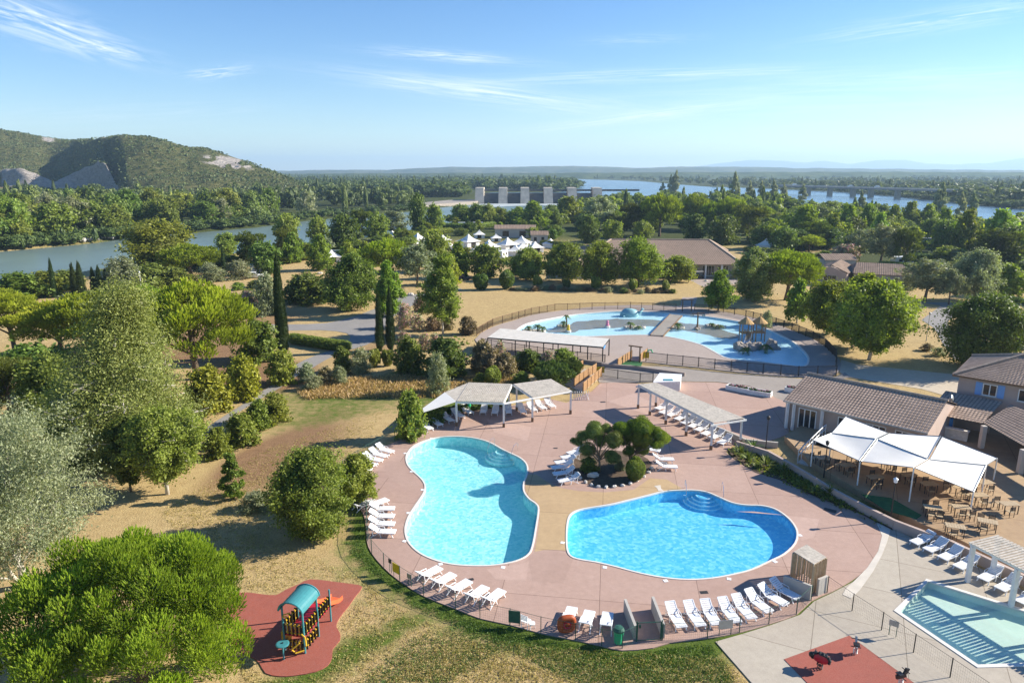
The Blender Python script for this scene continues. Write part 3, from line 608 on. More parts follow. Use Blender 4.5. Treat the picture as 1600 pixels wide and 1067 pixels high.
# ------------------------------------------------------------------ dam, bridge
yd = G(835, 317.5, -1.2).y
def dxp(px): return (px - 800) / F * (yd * math.cos(PITCH) + CH * math.sin(PITCH))
t = thing('river_dam', 'long concrete river barrage with five pale piers and dark steel gates across the river', 'dam', (dxp(840), yd, 0))
PIERS = [750, 786, 820, 856, 893, 932]; topz = HT(294.5, Vector((0, yd, 0)))
for px in PIERS:
    x = dxp(px) - dxp(840); q = MB()
    q.hexa([(x - 4, -14, -3), (x + 4, -14, -3), (x + 4, 16, -3), (x - 4, 16, -3)], [(x - 3.6, -6, topz + .6), (x + 3.6, -6, topz + .6), (x + 3.6, 16, topz + .6), (x - 3.6, 16, topz + .6)])
    q.build('pier', 'dam_concrete', t)
for a, b_ in zip(PIERS[:-1], PIERS[1:]):
    x0 = dxp(a) - dxp(840) + 3; x1 = dxp(b_) - dxp(840) - 3; q = MB()
    pts = [(-9, -2), (-5, -1.2), (-1, 2.5), (2, 5.0), (3.4, topz - 4.0)]
    for (ya, za), (yb, zb) in zip(pts[:-1], pts[1:]): q.quad((x0, ya, za), (x1, ya, za), (x1, yb, zb), (x0, yb, zb))
    q.build('gate', 'dam_gate', t)
q = MB(); q.box(dxp(748) - dxp(840), dxp(1000) - dxp(840), 5, 11, topz - 2.6, topz - 1.0); q.build('deck', 'dam_gate', t)
q = MB(); q.box(dxp(938) - dxp(840), dxp(1040) - dxp(840), 2, 4.9, -3, topz - 6.5); q.build('embankment_wall', 'dam_concrete', t)
q = MB(); q.prism(gpts([(640, 327), (690, 321), (745, 317), (752, 313.5), (700, 315), (650, 320), (630, 326)], 0), -2, 1.2)
o = q.build('concrete_ramp', 'rock'); tag(o, 'pale concrete and rubble bank beside the left end of the barrage', 'embankment')
yb = G(1357, 312, -.8).y
def bxp(px, y=yb): return (px - 800) / F * (y * math.cos(PITCH) + CH * math.sin(PITCH))
t = thing('road_bridge', 'long low concrete road bridge crossing the wide water on the right', 'bridge', (bxp(1357), yb, 0)); zb = HT(295.2, Vector((0, yb, 0)))
y0, y1 = 190, -40; xa, xb = bxp(1215, yb + y0) - bxp(1357), bxp(1490, yb + y1) - bxp(1357)
q = MB(); q.beam((xa, y0, zb - 1), (xb, y1, zb - 1), 9, 1.6); q.build('deck', 'asphalt', t)
q = MB()
for s in (-4.6, 4.6): q.beam((xa, y0 + s, zb + .5), (xb, y1 + s, zb + .5), .12, .6)
q.build('parapet', 'grey_metal', t)
for f in (.22, .36, .50, .60, .74):
    q = MB(); x = xa + (xb - xa) * f; y = y0 + (y1 - y0) * f; q.box(x - 2.2, x + 2.2, y - 2.5, y + 2.5, -3, zb - 1.8); q.build('pier', 'rock', t)
for k, (px, f) in enumerate(((1247, .12), (1350, .48), (1392, .63))):
    x = bxp(1357) + xa + (xb - xa) * f; y = yb + y0 + (y1 - y0) * f; q = MB(); q.box(-2.6, 2.6, -1, 1, .3, 1.7).box(-1.4, 1.6, -.95, .95, 1.7, 2.5)
    v = q.build('van', 'caravan_white'); v.location = (x, y, zb - .2); tag(v, ['white van driving near the far end of the long bridge', 'white van driving over the middle of the long bridge', 'white van driving on the near half of the long bridge'][k], 'van', 'vans on the bridge')
# ------------------------------------------------------------------ roofs and houses
def tile_roof(name, A, B, C, D, m, parent, wave=.30, amp=.028, course=.42, sub=6):
    A, B, C, D = map(Vector, (A, B, C, D)); L = (B - A).length; H_ = ((D - A).length + (C - B).length) / 2
    nrm = (B - A).cross((D + C) / 2 - (A + B) / 2).normalized()
    if nrm.z < 0: nrm = -nrm
    nu = max(2, int(L / wave) * sub); nv = max(2, int(H_ / course)) * 2; e = (B - A).normalized()
    P = []; Q = []; TI = []; nw = max(1, nu // sub); rt = np.random.default_rng(int(L * 100)).random((nv // 2 + 2, nw + 2))
    for j in range(nv + 1):
        v = (j // 2) / (nv // 2) if j % 2 == 0 else (j // 2 + .96) / (nv // 2); lift = 0.0 if j % 2 == 0 else -.018
        a = A.lerp(D, v); b = B.lerp(C, v)
        for i in range(nu + 1):
            p = a.lerp(b, i / nu); s = (p - A).dot(e); p = p + nrm * (amp * abs(math.sin(math.pi * s / wave)) + lift); P.append(tuple(p))
    for j in range(nv):
        for i in range(nu):
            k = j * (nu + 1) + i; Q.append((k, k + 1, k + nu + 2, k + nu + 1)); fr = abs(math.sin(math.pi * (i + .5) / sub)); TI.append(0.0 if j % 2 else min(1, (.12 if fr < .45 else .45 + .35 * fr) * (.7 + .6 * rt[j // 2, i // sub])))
    me = np_mesh(name, P, Q, TI); o = link(name, me, m, parent)
    return o
def wallquad(q, a, b, z0, z1, t=.25):
    a = Vector((a[0], a[1], 0)); b = Vector((b[0], b[1], 0)); d = (b - a).normalized(); n = Vector((-d.y, d.x, 0)) * t
    q.hexa([(a.x, a.y, z0), (b.x, b.y, z0), (b.x + n.x, b.y + n.y, z0), (a.x + n.x, a.y + n.y, z0)], [(a.x, a.y, z1), (b.x, b.y, z1), (b.x + n.x, b.y + n.y, z1), (a.x + n.x, a.y + n.y, z1)])
def opening(parent, a, b, f0, f1, z0, z1, n, name='window', fm='white_paint', bars=1, d=.0):
    # glazed opening on the wall line a-b, between fractions f0,f1; n = outward normal
    a = Vector((a[0], a[1], 0)); b = Vector((b[0], b[1], 0)); p = a.lerp(b, f0); q_ = a.lerp(b, f1); n = Vector((n[0], n[1], 0)).normalized(); e = (q_ - p).normalized(); L = (q_ - p).length
    M = Matrix(((e.x, n.x, 0, p.x), (e.y, n.y, 0, p.y), (0, 0, 1, 0), (0, 0, 0, 1)))
    g = MB(); g.box(.04, L - .04, .004 + d, .03 + d, z0 + .04, z1 - .04, M); w_ = g.build(name, 'dark_glass', parent)
    f = MB(); t = .09
    f.box(0, L, .0 + d, .08 + d, z0, z0 + t, M).box(0, L, d, .08 + d, z1 - t, z1, M)
    for k in range(bars + 2):
        x = (L - t) * k / (bars + 1); f.box(x, x + t, d + .002, .076 + d, z0 + t, z1 - t, M)
    f.build('frame', fm, w_); return w_, M, L
# restaurant hall
A = G(1227, 626, 3.0); B = G(1446, 676, 3.0); e = (B - A).normalized(); n_ = Vector((-e.y, e.x, 0)); n_ = n_ if n_.y > 0 else -n_
RW = 5.6; Rl = A + n_ * RW + Vector((0, 0, 1.75)); Rr = B + n_ * RW + Vector((0, 0, 1.75)); Bl = A + n_ * 2 * RW; Br = B + n_ * 2 * RW
t = thing('restaurant_hall', 'long pink rendered restaurant hall with sunlit brown tiled gable roof beside the pool deck', 'building', (A.x, A.y, 0))
o0 = Vector((A.x, A.y, 0))
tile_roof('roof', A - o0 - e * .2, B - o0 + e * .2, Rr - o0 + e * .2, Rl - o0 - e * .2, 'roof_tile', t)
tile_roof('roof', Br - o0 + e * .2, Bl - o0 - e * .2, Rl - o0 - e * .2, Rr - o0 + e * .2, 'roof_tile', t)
q = MB(); q.tube([Rl - o0 - e * .25 + Vector((0, 0, .05)), Rr - o0 + e * .25 + Vector((0, 0, .05))], .12, 8); q.build('ridge_tiles', 'roof_ridge', t)
a0 = A - o0 + n_ * .5; b0 = B - o0 + n_ * .5; c0 = Br - o0 - n_ * .5; d0 = Bl - o0 - n_ * .5
q = MB(); zt = 3.02
q.prism([(a0.x, a0.y), (b0.x, b0.y), (c0.x, c0.y), (d0.x, d0.y)], 0, zt)
for P0, P1, ds in ((a0, d0, 0), (b0, c0, 0)):
    mid = (P0 + P1) / 2; th = e * (.22 if P0 is a0 else -.22)
    q.hexa([(P0.x, P0.y, zt), (P1.x, P1.y, zt), (mid.x, mid.y, 4.58)], [(P0.x + th.x, P0.y + th.y, zt), (P1.x + th.x, P1.y + th.y, zt), (mid.x + th.x, mid.y + th.y, 4.58)])
q.build('wall', 'wall_render', t)
q = MB(); q.beam(A - o0 - e * .2 + Vector((0, 0, -.06)), B - o0 + e * .2 + Vector((0, 0, -.06)), .14, .16); q.build('gutter', 'grey_metal', t)
q = MB(); q.tube([(a0.x - e.x * .05 - n_.x * .1, a0.y - n_.y * .1, 0), (a0.x - n_.x * .1, a0.y - n_.y * .1, 2.9)], .05, 6); q.build('downpipe', 'grey_metal', t)
for f0, f1 in ((.10, .24), (.40, .54), (.60, .74), (.80, .94)): opening(t, a0, b0, f0, f1, .75 if f0 > .3 else .35, 2.5, -n_, 'glass_door', 'white_paint', 2)
opening(t, d0, a0, .62, .95, .3, 2.6, -e, 'glass_door', 'white_paint', 3)
q = MB()
for px in (.02, .07, .29): 
    c = a0.lerp(b0, px) - n_ * .35; q = MB(); q.box(c.x - .12, c.x + .12, c.y - .12, c.y + .12, 0, 2.85); q.build('porch_post', 'white_paint', t)
# two-storey house
A = G(1489, 585, 5.5); A = Vector((45.84, 70.33, 5.5)); u = Vector((.745, -.667, 0)).normalized(); v = Vector((.667, .745, 0)); Lh, Wh = 15.0, 10.4
o0 = Vector((A.x, A.y, 0)); t = thing('two_storey_house', 'two-storey pink rendered house with blue shutters and a hipped tile roof', 'house', o0)
Z = Vector((0, 0, 5.5)); p00 = Z; p10 = Z + u * Lh; p11 = Z + u * Lh + v * Wh; p01 = Z + v * Wh; r0 = Z + u * Wh / 2 + v * Wh / 2 + Vector((0, 0, 2.0)); r1 = Z + u * (Lh - Wh / 2) + v * Wh / 2 + Vector((0, 0, 2.0))
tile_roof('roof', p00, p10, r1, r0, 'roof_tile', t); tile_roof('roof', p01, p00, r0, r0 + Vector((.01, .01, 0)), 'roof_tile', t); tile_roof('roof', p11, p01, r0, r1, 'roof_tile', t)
q = MB(); up = Vector((0, 0, .08)); q.tube([p00 + up, r0 + up, r1 + up], .12, 8).tube([p01 + up, r0 + up], .12, 8); q.build('ridge_tiles', 'roof_ridge', t)
w0 = u * .5 + v * .5; w1 = u * (Lh - .5) + v * .5; w2 = u * (Lh - .5) + v * (Wh - .5); w3 = u * .5 + v * (Wh - .5)
q = MB(); q.prism([w0, w1, w2, w3], 0, 5.45); q.build('wall', 'wall_render', t)
q = MB(); q.beam(p00 + Vector((0, 0, -.1)), p10 + Vector((0, 0, -.1)), .13, .16); q.beam(p00 + Vector((0, 0, -.1)), p01 + Vector((0, 0, -.1)), .13, .16); q.build('eaves', 'brown_wood', t)
for f0, f1 in ((.155, .245), (.37, .48), (.62, .72)):
    w_, M, L = opening(t, w0, w1, f0, f1, 3.75, 5.0, -v)
    for x0, x1 in ((-.62, -.03), (L + .03, L + .62)):
        if f0 < .3:
            s = MB(); s.box(x0, x1, .01, .06, 3.7, 5.05, M)
            for k in range(3): s.box(x0 + .05, x1 - .05, .06, .085, 3.85 + k * .45, 3.92 + k * .45, M)
            s.build('shutter', 'shutter_blue', t)
    s = MB(); s.box(-.1, L + .1, .0, .16, 3.66, 3.745, M); s.build('sill', 'pale_concrete', w_)
# bar wing and porch
t = thing('bar_wing', 'low open-fronted bar wing with dark tiled roof between hall and two-storey house', 'building', (42.2, 65.5, 0)); o0 = Vector((42.2, 65.5, 0))
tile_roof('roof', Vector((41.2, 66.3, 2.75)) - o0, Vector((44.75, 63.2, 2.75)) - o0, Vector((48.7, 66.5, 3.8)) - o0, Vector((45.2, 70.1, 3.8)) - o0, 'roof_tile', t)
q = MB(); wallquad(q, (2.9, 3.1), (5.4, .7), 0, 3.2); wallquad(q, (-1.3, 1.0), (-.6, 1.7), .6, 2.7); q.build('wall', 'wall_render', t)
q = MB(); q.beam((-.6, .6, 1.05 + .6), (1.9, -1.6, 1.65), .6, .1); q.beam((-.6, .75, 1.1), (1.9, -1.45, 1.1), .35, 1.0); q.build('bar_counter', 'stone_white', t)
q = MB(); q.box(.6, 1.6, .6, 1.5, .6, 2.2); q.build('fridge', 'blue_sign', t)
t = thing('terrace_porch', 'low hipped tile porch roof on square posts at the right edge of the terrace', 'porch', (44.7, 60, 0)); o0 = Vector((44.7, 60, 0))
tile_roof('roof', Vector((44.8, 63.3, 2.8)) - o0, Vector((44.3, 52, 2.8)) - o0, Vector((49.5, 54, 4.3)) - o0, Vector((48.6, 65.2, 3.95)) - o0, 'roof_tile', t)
for x, y in ((44.35, 62.4), (43.95, 56.6), (44.0, 52.5)):
    q = MB(); q.box(x - .2 - o0.x, x + .2 - o0.x, y - .2 - 60, y + .2 - 60, TZ, 2.8); q.build('post', 'wall_pale', t)
q = MB(); wallquad(q, (4.5, 4.0), (4.8, -8.0), TZ, 3.6); q.build('wall', 'wall_render', t)
d_ = MB(); d_.lathe([(.02, 0), (.28, .05), (.36, .13), (.37, .14), (.3, .10), (.02, .04)], 16); d_.smooth = True
t = thing('satellite_dish', 'grey satellite dish on the gable end of the tiled hall', 'satellite dish', tuple(G(1485, 622, 4.0)))
o = d_.build('dish', 'grey_metal', t); o.rotation_euler = (R(75), 0, R(35)); q = MB(); q.tube([(0, 0, 0), (.1, .35, -.35)], .03, 6); q.build('arm', 'grey_metal', t)
# reception building
t = thing('reception_building', 'wide reception building with a broad brown hipped roof behind a row of trees', 'building', (37, 175, 0)); o0 = Vector((37, 175, 0))
fl, fr, br, bl = [Vector(p) - o0 for p in ((15, 174.5, 3.5), (57.5, 174.5, 3.5), (63, 206, 3.5), (17, 208, 3.5))]; rl, rr = Vector((27, 193, 8.0)) - o0, Vector((53.3, 191.5, 8.0)) - o0
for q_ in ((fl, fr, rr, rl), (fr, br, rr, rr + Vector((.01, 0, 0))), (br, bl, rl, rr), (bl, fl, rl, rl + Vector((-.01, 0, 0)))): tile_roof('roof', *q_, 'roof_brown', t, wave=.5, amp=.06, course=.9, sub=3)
q = MB()
for a_, b_ in ((fl, rl), (fr, rr), (rl, rr), (br, rr), (bl, rl)): q.beam(a_ + Vector((0, 0, .12)), b_ + Vector((0, 0, .12)), .4, .2)
q.build('hip_tiles', 'roof_ridge', t)
q = MB(); q.prism([(fl.x + 1.5, fl.y + 3), (fr.x - 1.5, fr.y + 3), (br.x - 1.5, br.y - 1), (bl.x + 1.5, bl.y - 1)], 0, 3.45); q.build('wall', 'wall_pale', t)
wa = Vector((fl.x + 1.5, fl.y + 3, 0)); wb = Vector((fr.x - 1.5, fr.y + 3, 0))
for f0, f1 in ((.05, .15), (.2, .3), (.35, .45), (.5, .6), (.64, .72), (.80, .88), (.90, .97)): opening(t, wa, wb, f0, f1, .3, 2.9, (0, -1), 'glass_front', 'white_paint', 3)
for x in np.linspace(fl.x + 1, fr.x - 1, 11):
    q = MB(); q.box(x - .2, x + .2, .1, .5, 0, 3.4); q.build('post', 'white_paint', t)
# bungalow at the right
b0_ = G(1296, 442); b1_ = G(1422, 452)
t = thing('bungalow', 'low pink bungalow with brown hipped roof and one white framed window', 'house', (80, 163, 0)); o0 = Vector((80, 163, 0))
P = [Vector(p) - o0 for p in ((79.4, 163.2, 3.0), (91.2, 157.6, 3.0), (94.5, 168.5, 3.0), (83, 174, 3.0))]; rl, rr = Vector((82.6, 168.4, 4.9)) - o0, Vector((91.3, 164.4, 4.9)) - o0
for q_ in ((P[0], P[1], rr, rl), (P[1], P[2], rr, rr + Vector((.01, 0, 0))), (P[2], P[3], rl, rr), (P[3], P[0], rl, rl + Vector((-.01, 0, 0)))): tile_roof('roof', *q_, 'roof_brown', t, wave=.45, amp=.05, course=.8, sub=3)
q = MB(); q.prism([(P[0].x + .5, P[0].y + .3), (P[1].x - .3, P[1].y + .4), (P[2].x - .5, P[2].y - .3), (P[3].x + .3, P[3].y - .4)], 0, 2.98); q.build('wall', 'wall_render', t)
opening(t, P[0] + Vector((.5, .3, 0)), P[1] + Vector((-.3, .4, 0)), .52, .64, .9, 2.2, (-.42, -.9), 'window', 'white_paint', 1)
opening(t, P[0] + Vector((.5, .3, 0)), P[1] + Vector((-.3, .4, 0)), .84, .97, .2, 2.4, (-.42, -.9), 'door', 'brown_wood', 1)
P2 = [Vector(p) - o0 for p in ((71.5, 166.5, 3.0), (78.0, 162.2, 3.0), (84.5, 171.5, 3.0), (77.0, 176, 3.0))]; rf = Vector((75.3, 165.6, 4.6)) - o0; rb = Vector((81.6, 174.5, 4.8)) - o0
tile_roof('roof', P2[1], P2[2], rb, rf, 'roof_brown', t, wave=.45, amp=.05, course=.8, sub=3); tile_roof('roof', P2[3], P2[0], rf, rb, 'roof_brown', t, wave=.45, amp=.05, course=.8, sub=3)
q = MB(); q.prism([(P2[0].x + .4, P2[0].y + .4), (P2[1].x - .2, P2[1].y + .4), (P2[2].x - .4, P2[2].y - .4), (P2[3].x + .3, P2[3].y - .4)], 0, 2.97)
a_, b_ = P2[0] + Vector((.42, .42, 0)), P2[1] + Vector((-.22, .42, 0)); q.hexa([(a_.x, a_.y, 2.97), (b_.x, b_.y, 2.97), ((a_.x + b_.x) / 2, (a_.y + b_.y) / 2, 4.4)], [(a_.x + .2, a_.y + .3, 2.97), (b_.x + .2, b_.y + .3, 2.97), ((a_.x + b_.x) / 2 + .2, (a_.y + b_.y) / 2 + .3, 4.4)])
q.build('gable_wing', 'wall_render', t)
opening(t, a_, b_, .3, .7, .3, 2.3, (-.55, -.83), 'garage_door', 'grey_metal', 2)
# smaller roofs beyond
for px, row, w_, dd_, h_, mt_, lab in ((1313, 424, 9, 8, 3.0, 'roof_brown', 'small brown roofed annex behind the bungalow beside the pale oleander'), (805, 372, 17, 9, 3.6, 'roof_brown', 'brown roofed camp hall standing behind the white pyramid tents'), (843, 380, 7, 6, 3.0, 'roof_brown', 'small tile roofed hut beside the rightmost white pyramid tents'), (283, 328, 34, 12, 4.5, 'stone_white', 'pale flat farmhouse among trees on the far river bank under the hill')):
    g = G(px, row); t = thing('camp_building', lab, 'building', g); x, y = w_ / 2, dd_
    q = MB(); q.box(-x + .4, x - .4, .4, y - .4, 0, h_ - .05); q.build('wall', 'wall_pale', t)
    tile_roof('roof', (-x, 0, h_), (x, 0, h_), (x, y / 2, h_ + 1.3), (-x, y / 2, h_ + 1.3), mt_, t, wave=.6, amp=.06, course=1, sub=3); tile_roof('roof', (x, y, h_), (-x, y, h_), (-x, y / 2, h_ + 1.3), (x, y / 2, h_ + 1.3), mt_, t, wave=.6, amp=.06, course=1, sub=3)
    
    for xa_, xb_ in ((-.6, -.3), (.2, .5)): q = MB(); q.box(x * xa_, x * xb_, .37, .41, .6, h_ - .8); q.build('window', 'dark_glass', t)

# ------------------------------------------------------------------ white pyramid tents
def tent():
    t = thing('pyramid_tent', 'white', 'tent', (0, 0, 0), 0, 'white pyramid tents of the camp'); q = MB(); n = 8; prof = [(1, 1.9), (.72, 2.25), (.45, 2.75), (.2, 3.4), (.03, 4.2)]
    cor = [(-1, -1), (1, -1), (1, 1), (-1, 1)]; base = 3.1
    for (s0, z0), (s1, z1) in zip(prof[:-1], prof[1:]):
        for k in range(4):
            a, b = cor[k], cor[(k + 1) % 4]; q.quad((a[0] * base * s0, a[1] * base * s0, z0), (b[0] * base * s0, b[1] * base * s0, z0), (b[0] * base * s1, b[1] * base * s1, z1), (a[0] * base * s1, a[1] * base * s1, z1))
    q.build('canopy', 'membrane', t)
    q = MB(); q.box(-2.6, 2.6, -2.6, 2.6, .1, 1.85); q.build('wall', 'caravan_white', t)
    q = MB(); q.box(-1, 1, -2.64, -2.605, .15, 1.75); q.build('doorway', 'dark_inside', t)
    return t
T0 = tent(); TT0 = tree_of(T0); first = True
for px, row, s, lab in ((519, 409, 1.0, 'white pyramid tent standing apart at the left beside a grey caravan'), (587, 383, .9, 'white pyramid tent half hidden behind reeds, leftmost of the cluster'), (597, 386, .95, 'white pyramid tent in the cluster just above the stone pine crown'), (613, 375, 1.0, 'white pyramid tent at the back left of the cluster near the river trees'), (642, 388, 1.0, 'white pyramid tent directly above the stone pine, front of a pair'), (653, 381, 1.1, 'tall white pyramid tent behind the one above the stone pine'), (692, 382, 1.0, 'white pyramid tent peeping over a round broadleaf tree'), (700, 391, .9, 'white pyramid tent just right of the round broadleaf crown'), (732, 386, 1.25, 'largest white pyramid tent near the middle of the cluster'), (749, 372, .9, 'small white pyramid tent far back between hedges'), (764, 394, 1.15, 'white pyramid tent in front of the brown roofed hall, on the left'), (775, 377, .8, 'small white pyramid tent at the foot of the brown roofed hall'), (745, 400, 1.0, 'white pyramid tent half covered by the dark round tree'), (793, 391, 1.2, 'white pyramid tent with wide skirt in front of the brown roofed hall'), (815, 388, 1.2, 'white pyramid tent between the hall and the small hut'), (817, 395, 1.0, 'lower white pyramid tent in front of another one by the small hut'), (836, 394, 1.0, 'white pyramid tent directly below the small tile roofed hut'), (860, 387, .9, 'rightmost white pyramid tent of the cluster near dark hedge'), (805, 400, 1.0, 'white pyramid tent closest to the row of small trees'), (1196, 391, 1.1, 'bluish white tent alone among dark trees right of the reception'), (1187, 384, .8, 'small white tent peak behind the bluish white tent'), (259, 331, .9, 'single white tent on the far river bank beside the farmhouse')):
    g = G(px, row); s *= .86
    if first: T0.location = g; T0.rotation_euler.z = .4; T0.scale = (s, s, s); T0['label'] = lab; first = False
    else: dup(T0, TT0, g, random.uniform(0, 1.5), lab, None, (s, s, s))
def caravan(px, row, w_, rz, lab, m='caravan_white', h=2.6):
    t = thing('caravan', lab, 'caravan', G(px, row), rz, 'caravans and mobile homes'); q = MB(); x = w_ / 2
    q.hexa([(-x, -1.1, .5), (x, -1.1, .5), (x, 1.1, .5), (-x, 1.1, .5)], [(-x + .25, -1.05, h), (x - .1, -1.05, h), (x - .1, 1.05, h), (-x + .25, 1.05, h)]); q.build('body', m, t)
    
    for xa_, xb_ in ((-.6, -.2), (.3, .7)): q = MB(); q.box(x * xa_, x * xb_, -1.13, -1.07, 1.3, 2.0); q.build('window', 'dark_glass', t)
    
    for y in (-1.0, .85): q = MB(); q.tube([(0, y, .33), (0, y + .15, .33)], .33, 12); q.build('wheel', 'rubber', t)
caravan(528, 404, 8, .1, 'grey mobile home under trees beside the leftmost pyramid tent', 'grey_metal'); caravan(407, 428, 5, .5, 'white caravan at the left, partly behind the tall cypress'); caravan(784, 405, 5, 1.2, 'white caravan beside the dark round tree near the tents'); caravan(1408, 415, 6, .2, 'white awning topped caravan behind the bungalow'); caravan(735, 356, 12, .1, 'long white mobile home far back left of the brown roofed hall'); caravan(1072, 345, 9, .1, 'white mobile home between the dark pines behind the reception'); caravan(1583, 362, 8, .1, 'white mobile home under trees near the right edge', h=2.4); caravan(1450, 383, 7, 0, 'white mobile home glimpsed between round trees on the right')
def car(px, row, rz, lab, m='car_paint', z=0):
    t = thing('parked_car', lab, 'car', G(px, row, z), rz, 'parked cars'); q = MB()
    q.hexa([(-2.1, -.85, .3), (2.1, -.85, .3), (2.1, .85, .3), (-2.1, .85, .3)], [(-2.1, -.85, .85), (2.05, -.82, .78), (2.05, .82, .78), (-2.1, .85, .85)])
    q.hexa([(-1.9, -.8, .84), (1.0, -.8, .82), (1.0, .8, .82), (-1.9, .8, .84)], [(-1.5, -.65, 1.45), (.3, -.65, 1.45), (.3, .65, 1.45), (-1.5, .65, 1.45)]); q.build('body', m, t)
    q = MB(); q.box(-1.4, .35, -.78, -.72, .95, 1.32).box(-1.4, .35, .72, .78, .95, 1.32); q.hexa([(1.01, -.7, .9), (1.01, .7, .9), (.95, .7, .88), (.95, -.7, .88)], [(.40, -.6, 1.4), (.40, .6, 1.4), (.3, .6, 1.4), (.3, -.6, 1.4)]); q.build('windows', 'dark_glass', t)
    for x in (-1.3, 1.3):
        for y in (-.86, .70):
            q = MB(); q.tube([(x, y, .32), (x, y + .16, .32)], .32, 14); q.build('wheel', 'rubber', t)
car(1596, 545, .4, 'grey car parked by the big dark tree at the right edge', z=0); car(722, 438, .3, 'dark car parked beside the camp road under a tree', 'dark_metal'); car(398, 434, .2, 'white car parked at the left behind the tall cypress', 'caravan_white')
# golf cart
t = thing('golf_cart', 'small dark golf cart with pale canopy parked before the reception', 'golf cart', G(1092, 436), .2); q = MB(); q.box(-1.1, 1.1, -.55, .55, .3, .75).box(-.5, .0, -.55, .55, .75, 1.2); q.build('body', 'dark_metal', t); q = MB(); q.box(-1.0, .9, -.6, .6, 1.85, 1.95); q.build('canopy', 'pale_concrete', t); q = MB()
for x in (-.95, .85):
    for y in (-.55, .55): q.beam((x, y, .7), (x, y, 1.85), .05)
q.build('canopy_posts', 'dark_metal', t)
for x in (-.75, .75):
    for y in (-.6, .48): q = MB(); q.tube([(x, y, .22), (x, y + .12, .22)], .22, 10); q.build('wheel', 'rubber', t)

# ------------------------------------------------------------------ pergolas, canopy, cabins
def slats(q, c00, c10, c11, c01, n, w_, th):              # bars laid across from edge 00-01 to edge 10-11... n along u
    c00, c10, c11, c01 = map(Vector, (c00, c10, c11, c01))
    for i in range(n):
        f = (i + .5) / n; a = c00.lerp(c10, f); b = c01.lerp(c11, f); d = (c10 - c00).normalized() * w_ / 2; z = Vector((0, 0, th))
        q.hexa([a - d, a + d, b + d, b - d], [a - d + z, a + d + z, b + d + z, b - d + z])
def posts(t, pts, w_, m, o, z0=.0, foot=None):
    for p in pts:
        q = MB(); q.box(p[0] - o.x - w_, p[0] - o.x + w_, p[1] - o.y - w_, p[1] - o.y + w_, z0, p[2]); k = q.build('post', m, t)
        if foot: q = MB(); q.box(p[0] - o.x - w_ - .03, p[0] - o.x + w_ + .03, p[1] - o.y - w_ - .03, p[1] - o.y + w_ + .03, z0, z0 + .45); q.build('post_shoe', foot, k)
# long pergola
c = [G(*p, 2.8) for p in ((997.5, 601), (1022, 596), (1162, 651), (1115, 661))]; o0 = Vector((c[0].x, c[0].y, 0))
Fl, Fr = Vector((14.15, 75.5, 2.8)), Vector((19.13, 63.12, 2.8)); pe = Vector((Fr.y - Fl.y, Fl.x - Fr.x, 0)).normalized() * -1; Wd = 3.6
Bl, Br = Fl + pe * Wd * .62, Fr + pe * Wd
t = thing('long_pergola', 'long white slatted pergola on square posts over a slanting row of sun loungers', 'pergola', o0)
q = MB(); slats(q, Fl - o0, Fr - o0, Br - o0, Bl - o0, 66, .185, .035); q.build('slat_roof', 'worn_white_wood', t)
q = MB(); d = Vector((0, 0, -.11)); q.beam(Fl - o0 + d, Fr - o0 + d, .10, .2); q.beam(Bl - o0 + d, Br - o0 + d, .10, .2); q.beam(Fl.lerp(Bl, .5) - o0 + d, Fr.lerp(Br, .5) - o0 + d, .08, .16)
for f in (0, .19, .42, .67, 1): q.beam(Fl.lerp(Fr, f) - o0 + d * 1.9 - pe * .3, Bl.lerp(Br, f) - o0 + d * 1.9 + pe * .3, .08, .16)
q.build('beams', 'white_paint', t)
posts(t, [tuple(Fl.lerp(Fr, f))[:2] + (2.6,) for f in (.01, .19, .42, .69, .99)] + [tuple(Bl.lerp(Br, f))[:2] + (2.6,) for f in (.02, .5, .98)], .09, 'white_paint', o0, .06, 'brown_wood')
LPB = (Fl, Fr, Bl, Br)
q = MB(); a_, b_ = Bl.lerp(Br, .30) + pe * .5, Br + pe * .45; q.beam((a_.x, a_.y, .3), (b_.x, b_.y, .3), .22, .6); b2 = G(1215, 700); q.beam((b_.x, b_.y, .3), (b2.x, b2.y, .3), .22, .6)
o = q.build('low_garden_wall', 'concrete'); tag(o, 'low grey wall running along the back of the long pergola', 'wall')
# bent pergola
ZA = 2.75; pa = {k: G(*p, ZA) for k, p in dict(s0=(660, 630), s1=(662, 635), a=(695, 614), b=(732, 601), c=(800, 605), d=(787, 629), p=(713, 627), e=(861, 595), f=(892, 610), g=(832, 621), h=(802, 605)).items()}
for k, dz in dict(s0=-.55, s1=-.6, c=.35, h=.35, b=.25, e=.2, a=.1).items(): pa[k].z += dz
o0 = Vector((pa['d'].x, pa['d'].y, 0)); t = thing('bent_pergola', 'white pergola of tilted roof panels bending round the top left of the deck', 'pergola', o0)
def panel(keys, m, name='roof_panel', th=.07):
    q = MB(); q.hexa([pa[k] - o0 - Vector((0, 0, th)) for k in keys], [pa[k] - o0 for k in keys]); return q.build(name, m, t)
def slpanel(k00, k10, k11, k01, n): 
    q = MB(); slats(q, pa[k00] - o0, pa[k10] - o0, pa[k11] - o0, pa[k01] - o0, n, .17, .04); q.build('slat_roof', 'worn_white_wood', t)
pa['pa'] = pa['a']; slpanel('p', 'd', 'c', 'b', 24); panel(('a', 'p', 'b'), 'worn_white_wood'); slpanel('g', 'f', 'e', 'h', 26); panel(('s0', 's1', 'p', 'a'), 'membrane', 'shade_sail', .03)
q = MB(); dz = Vector((0, 0, -.12))
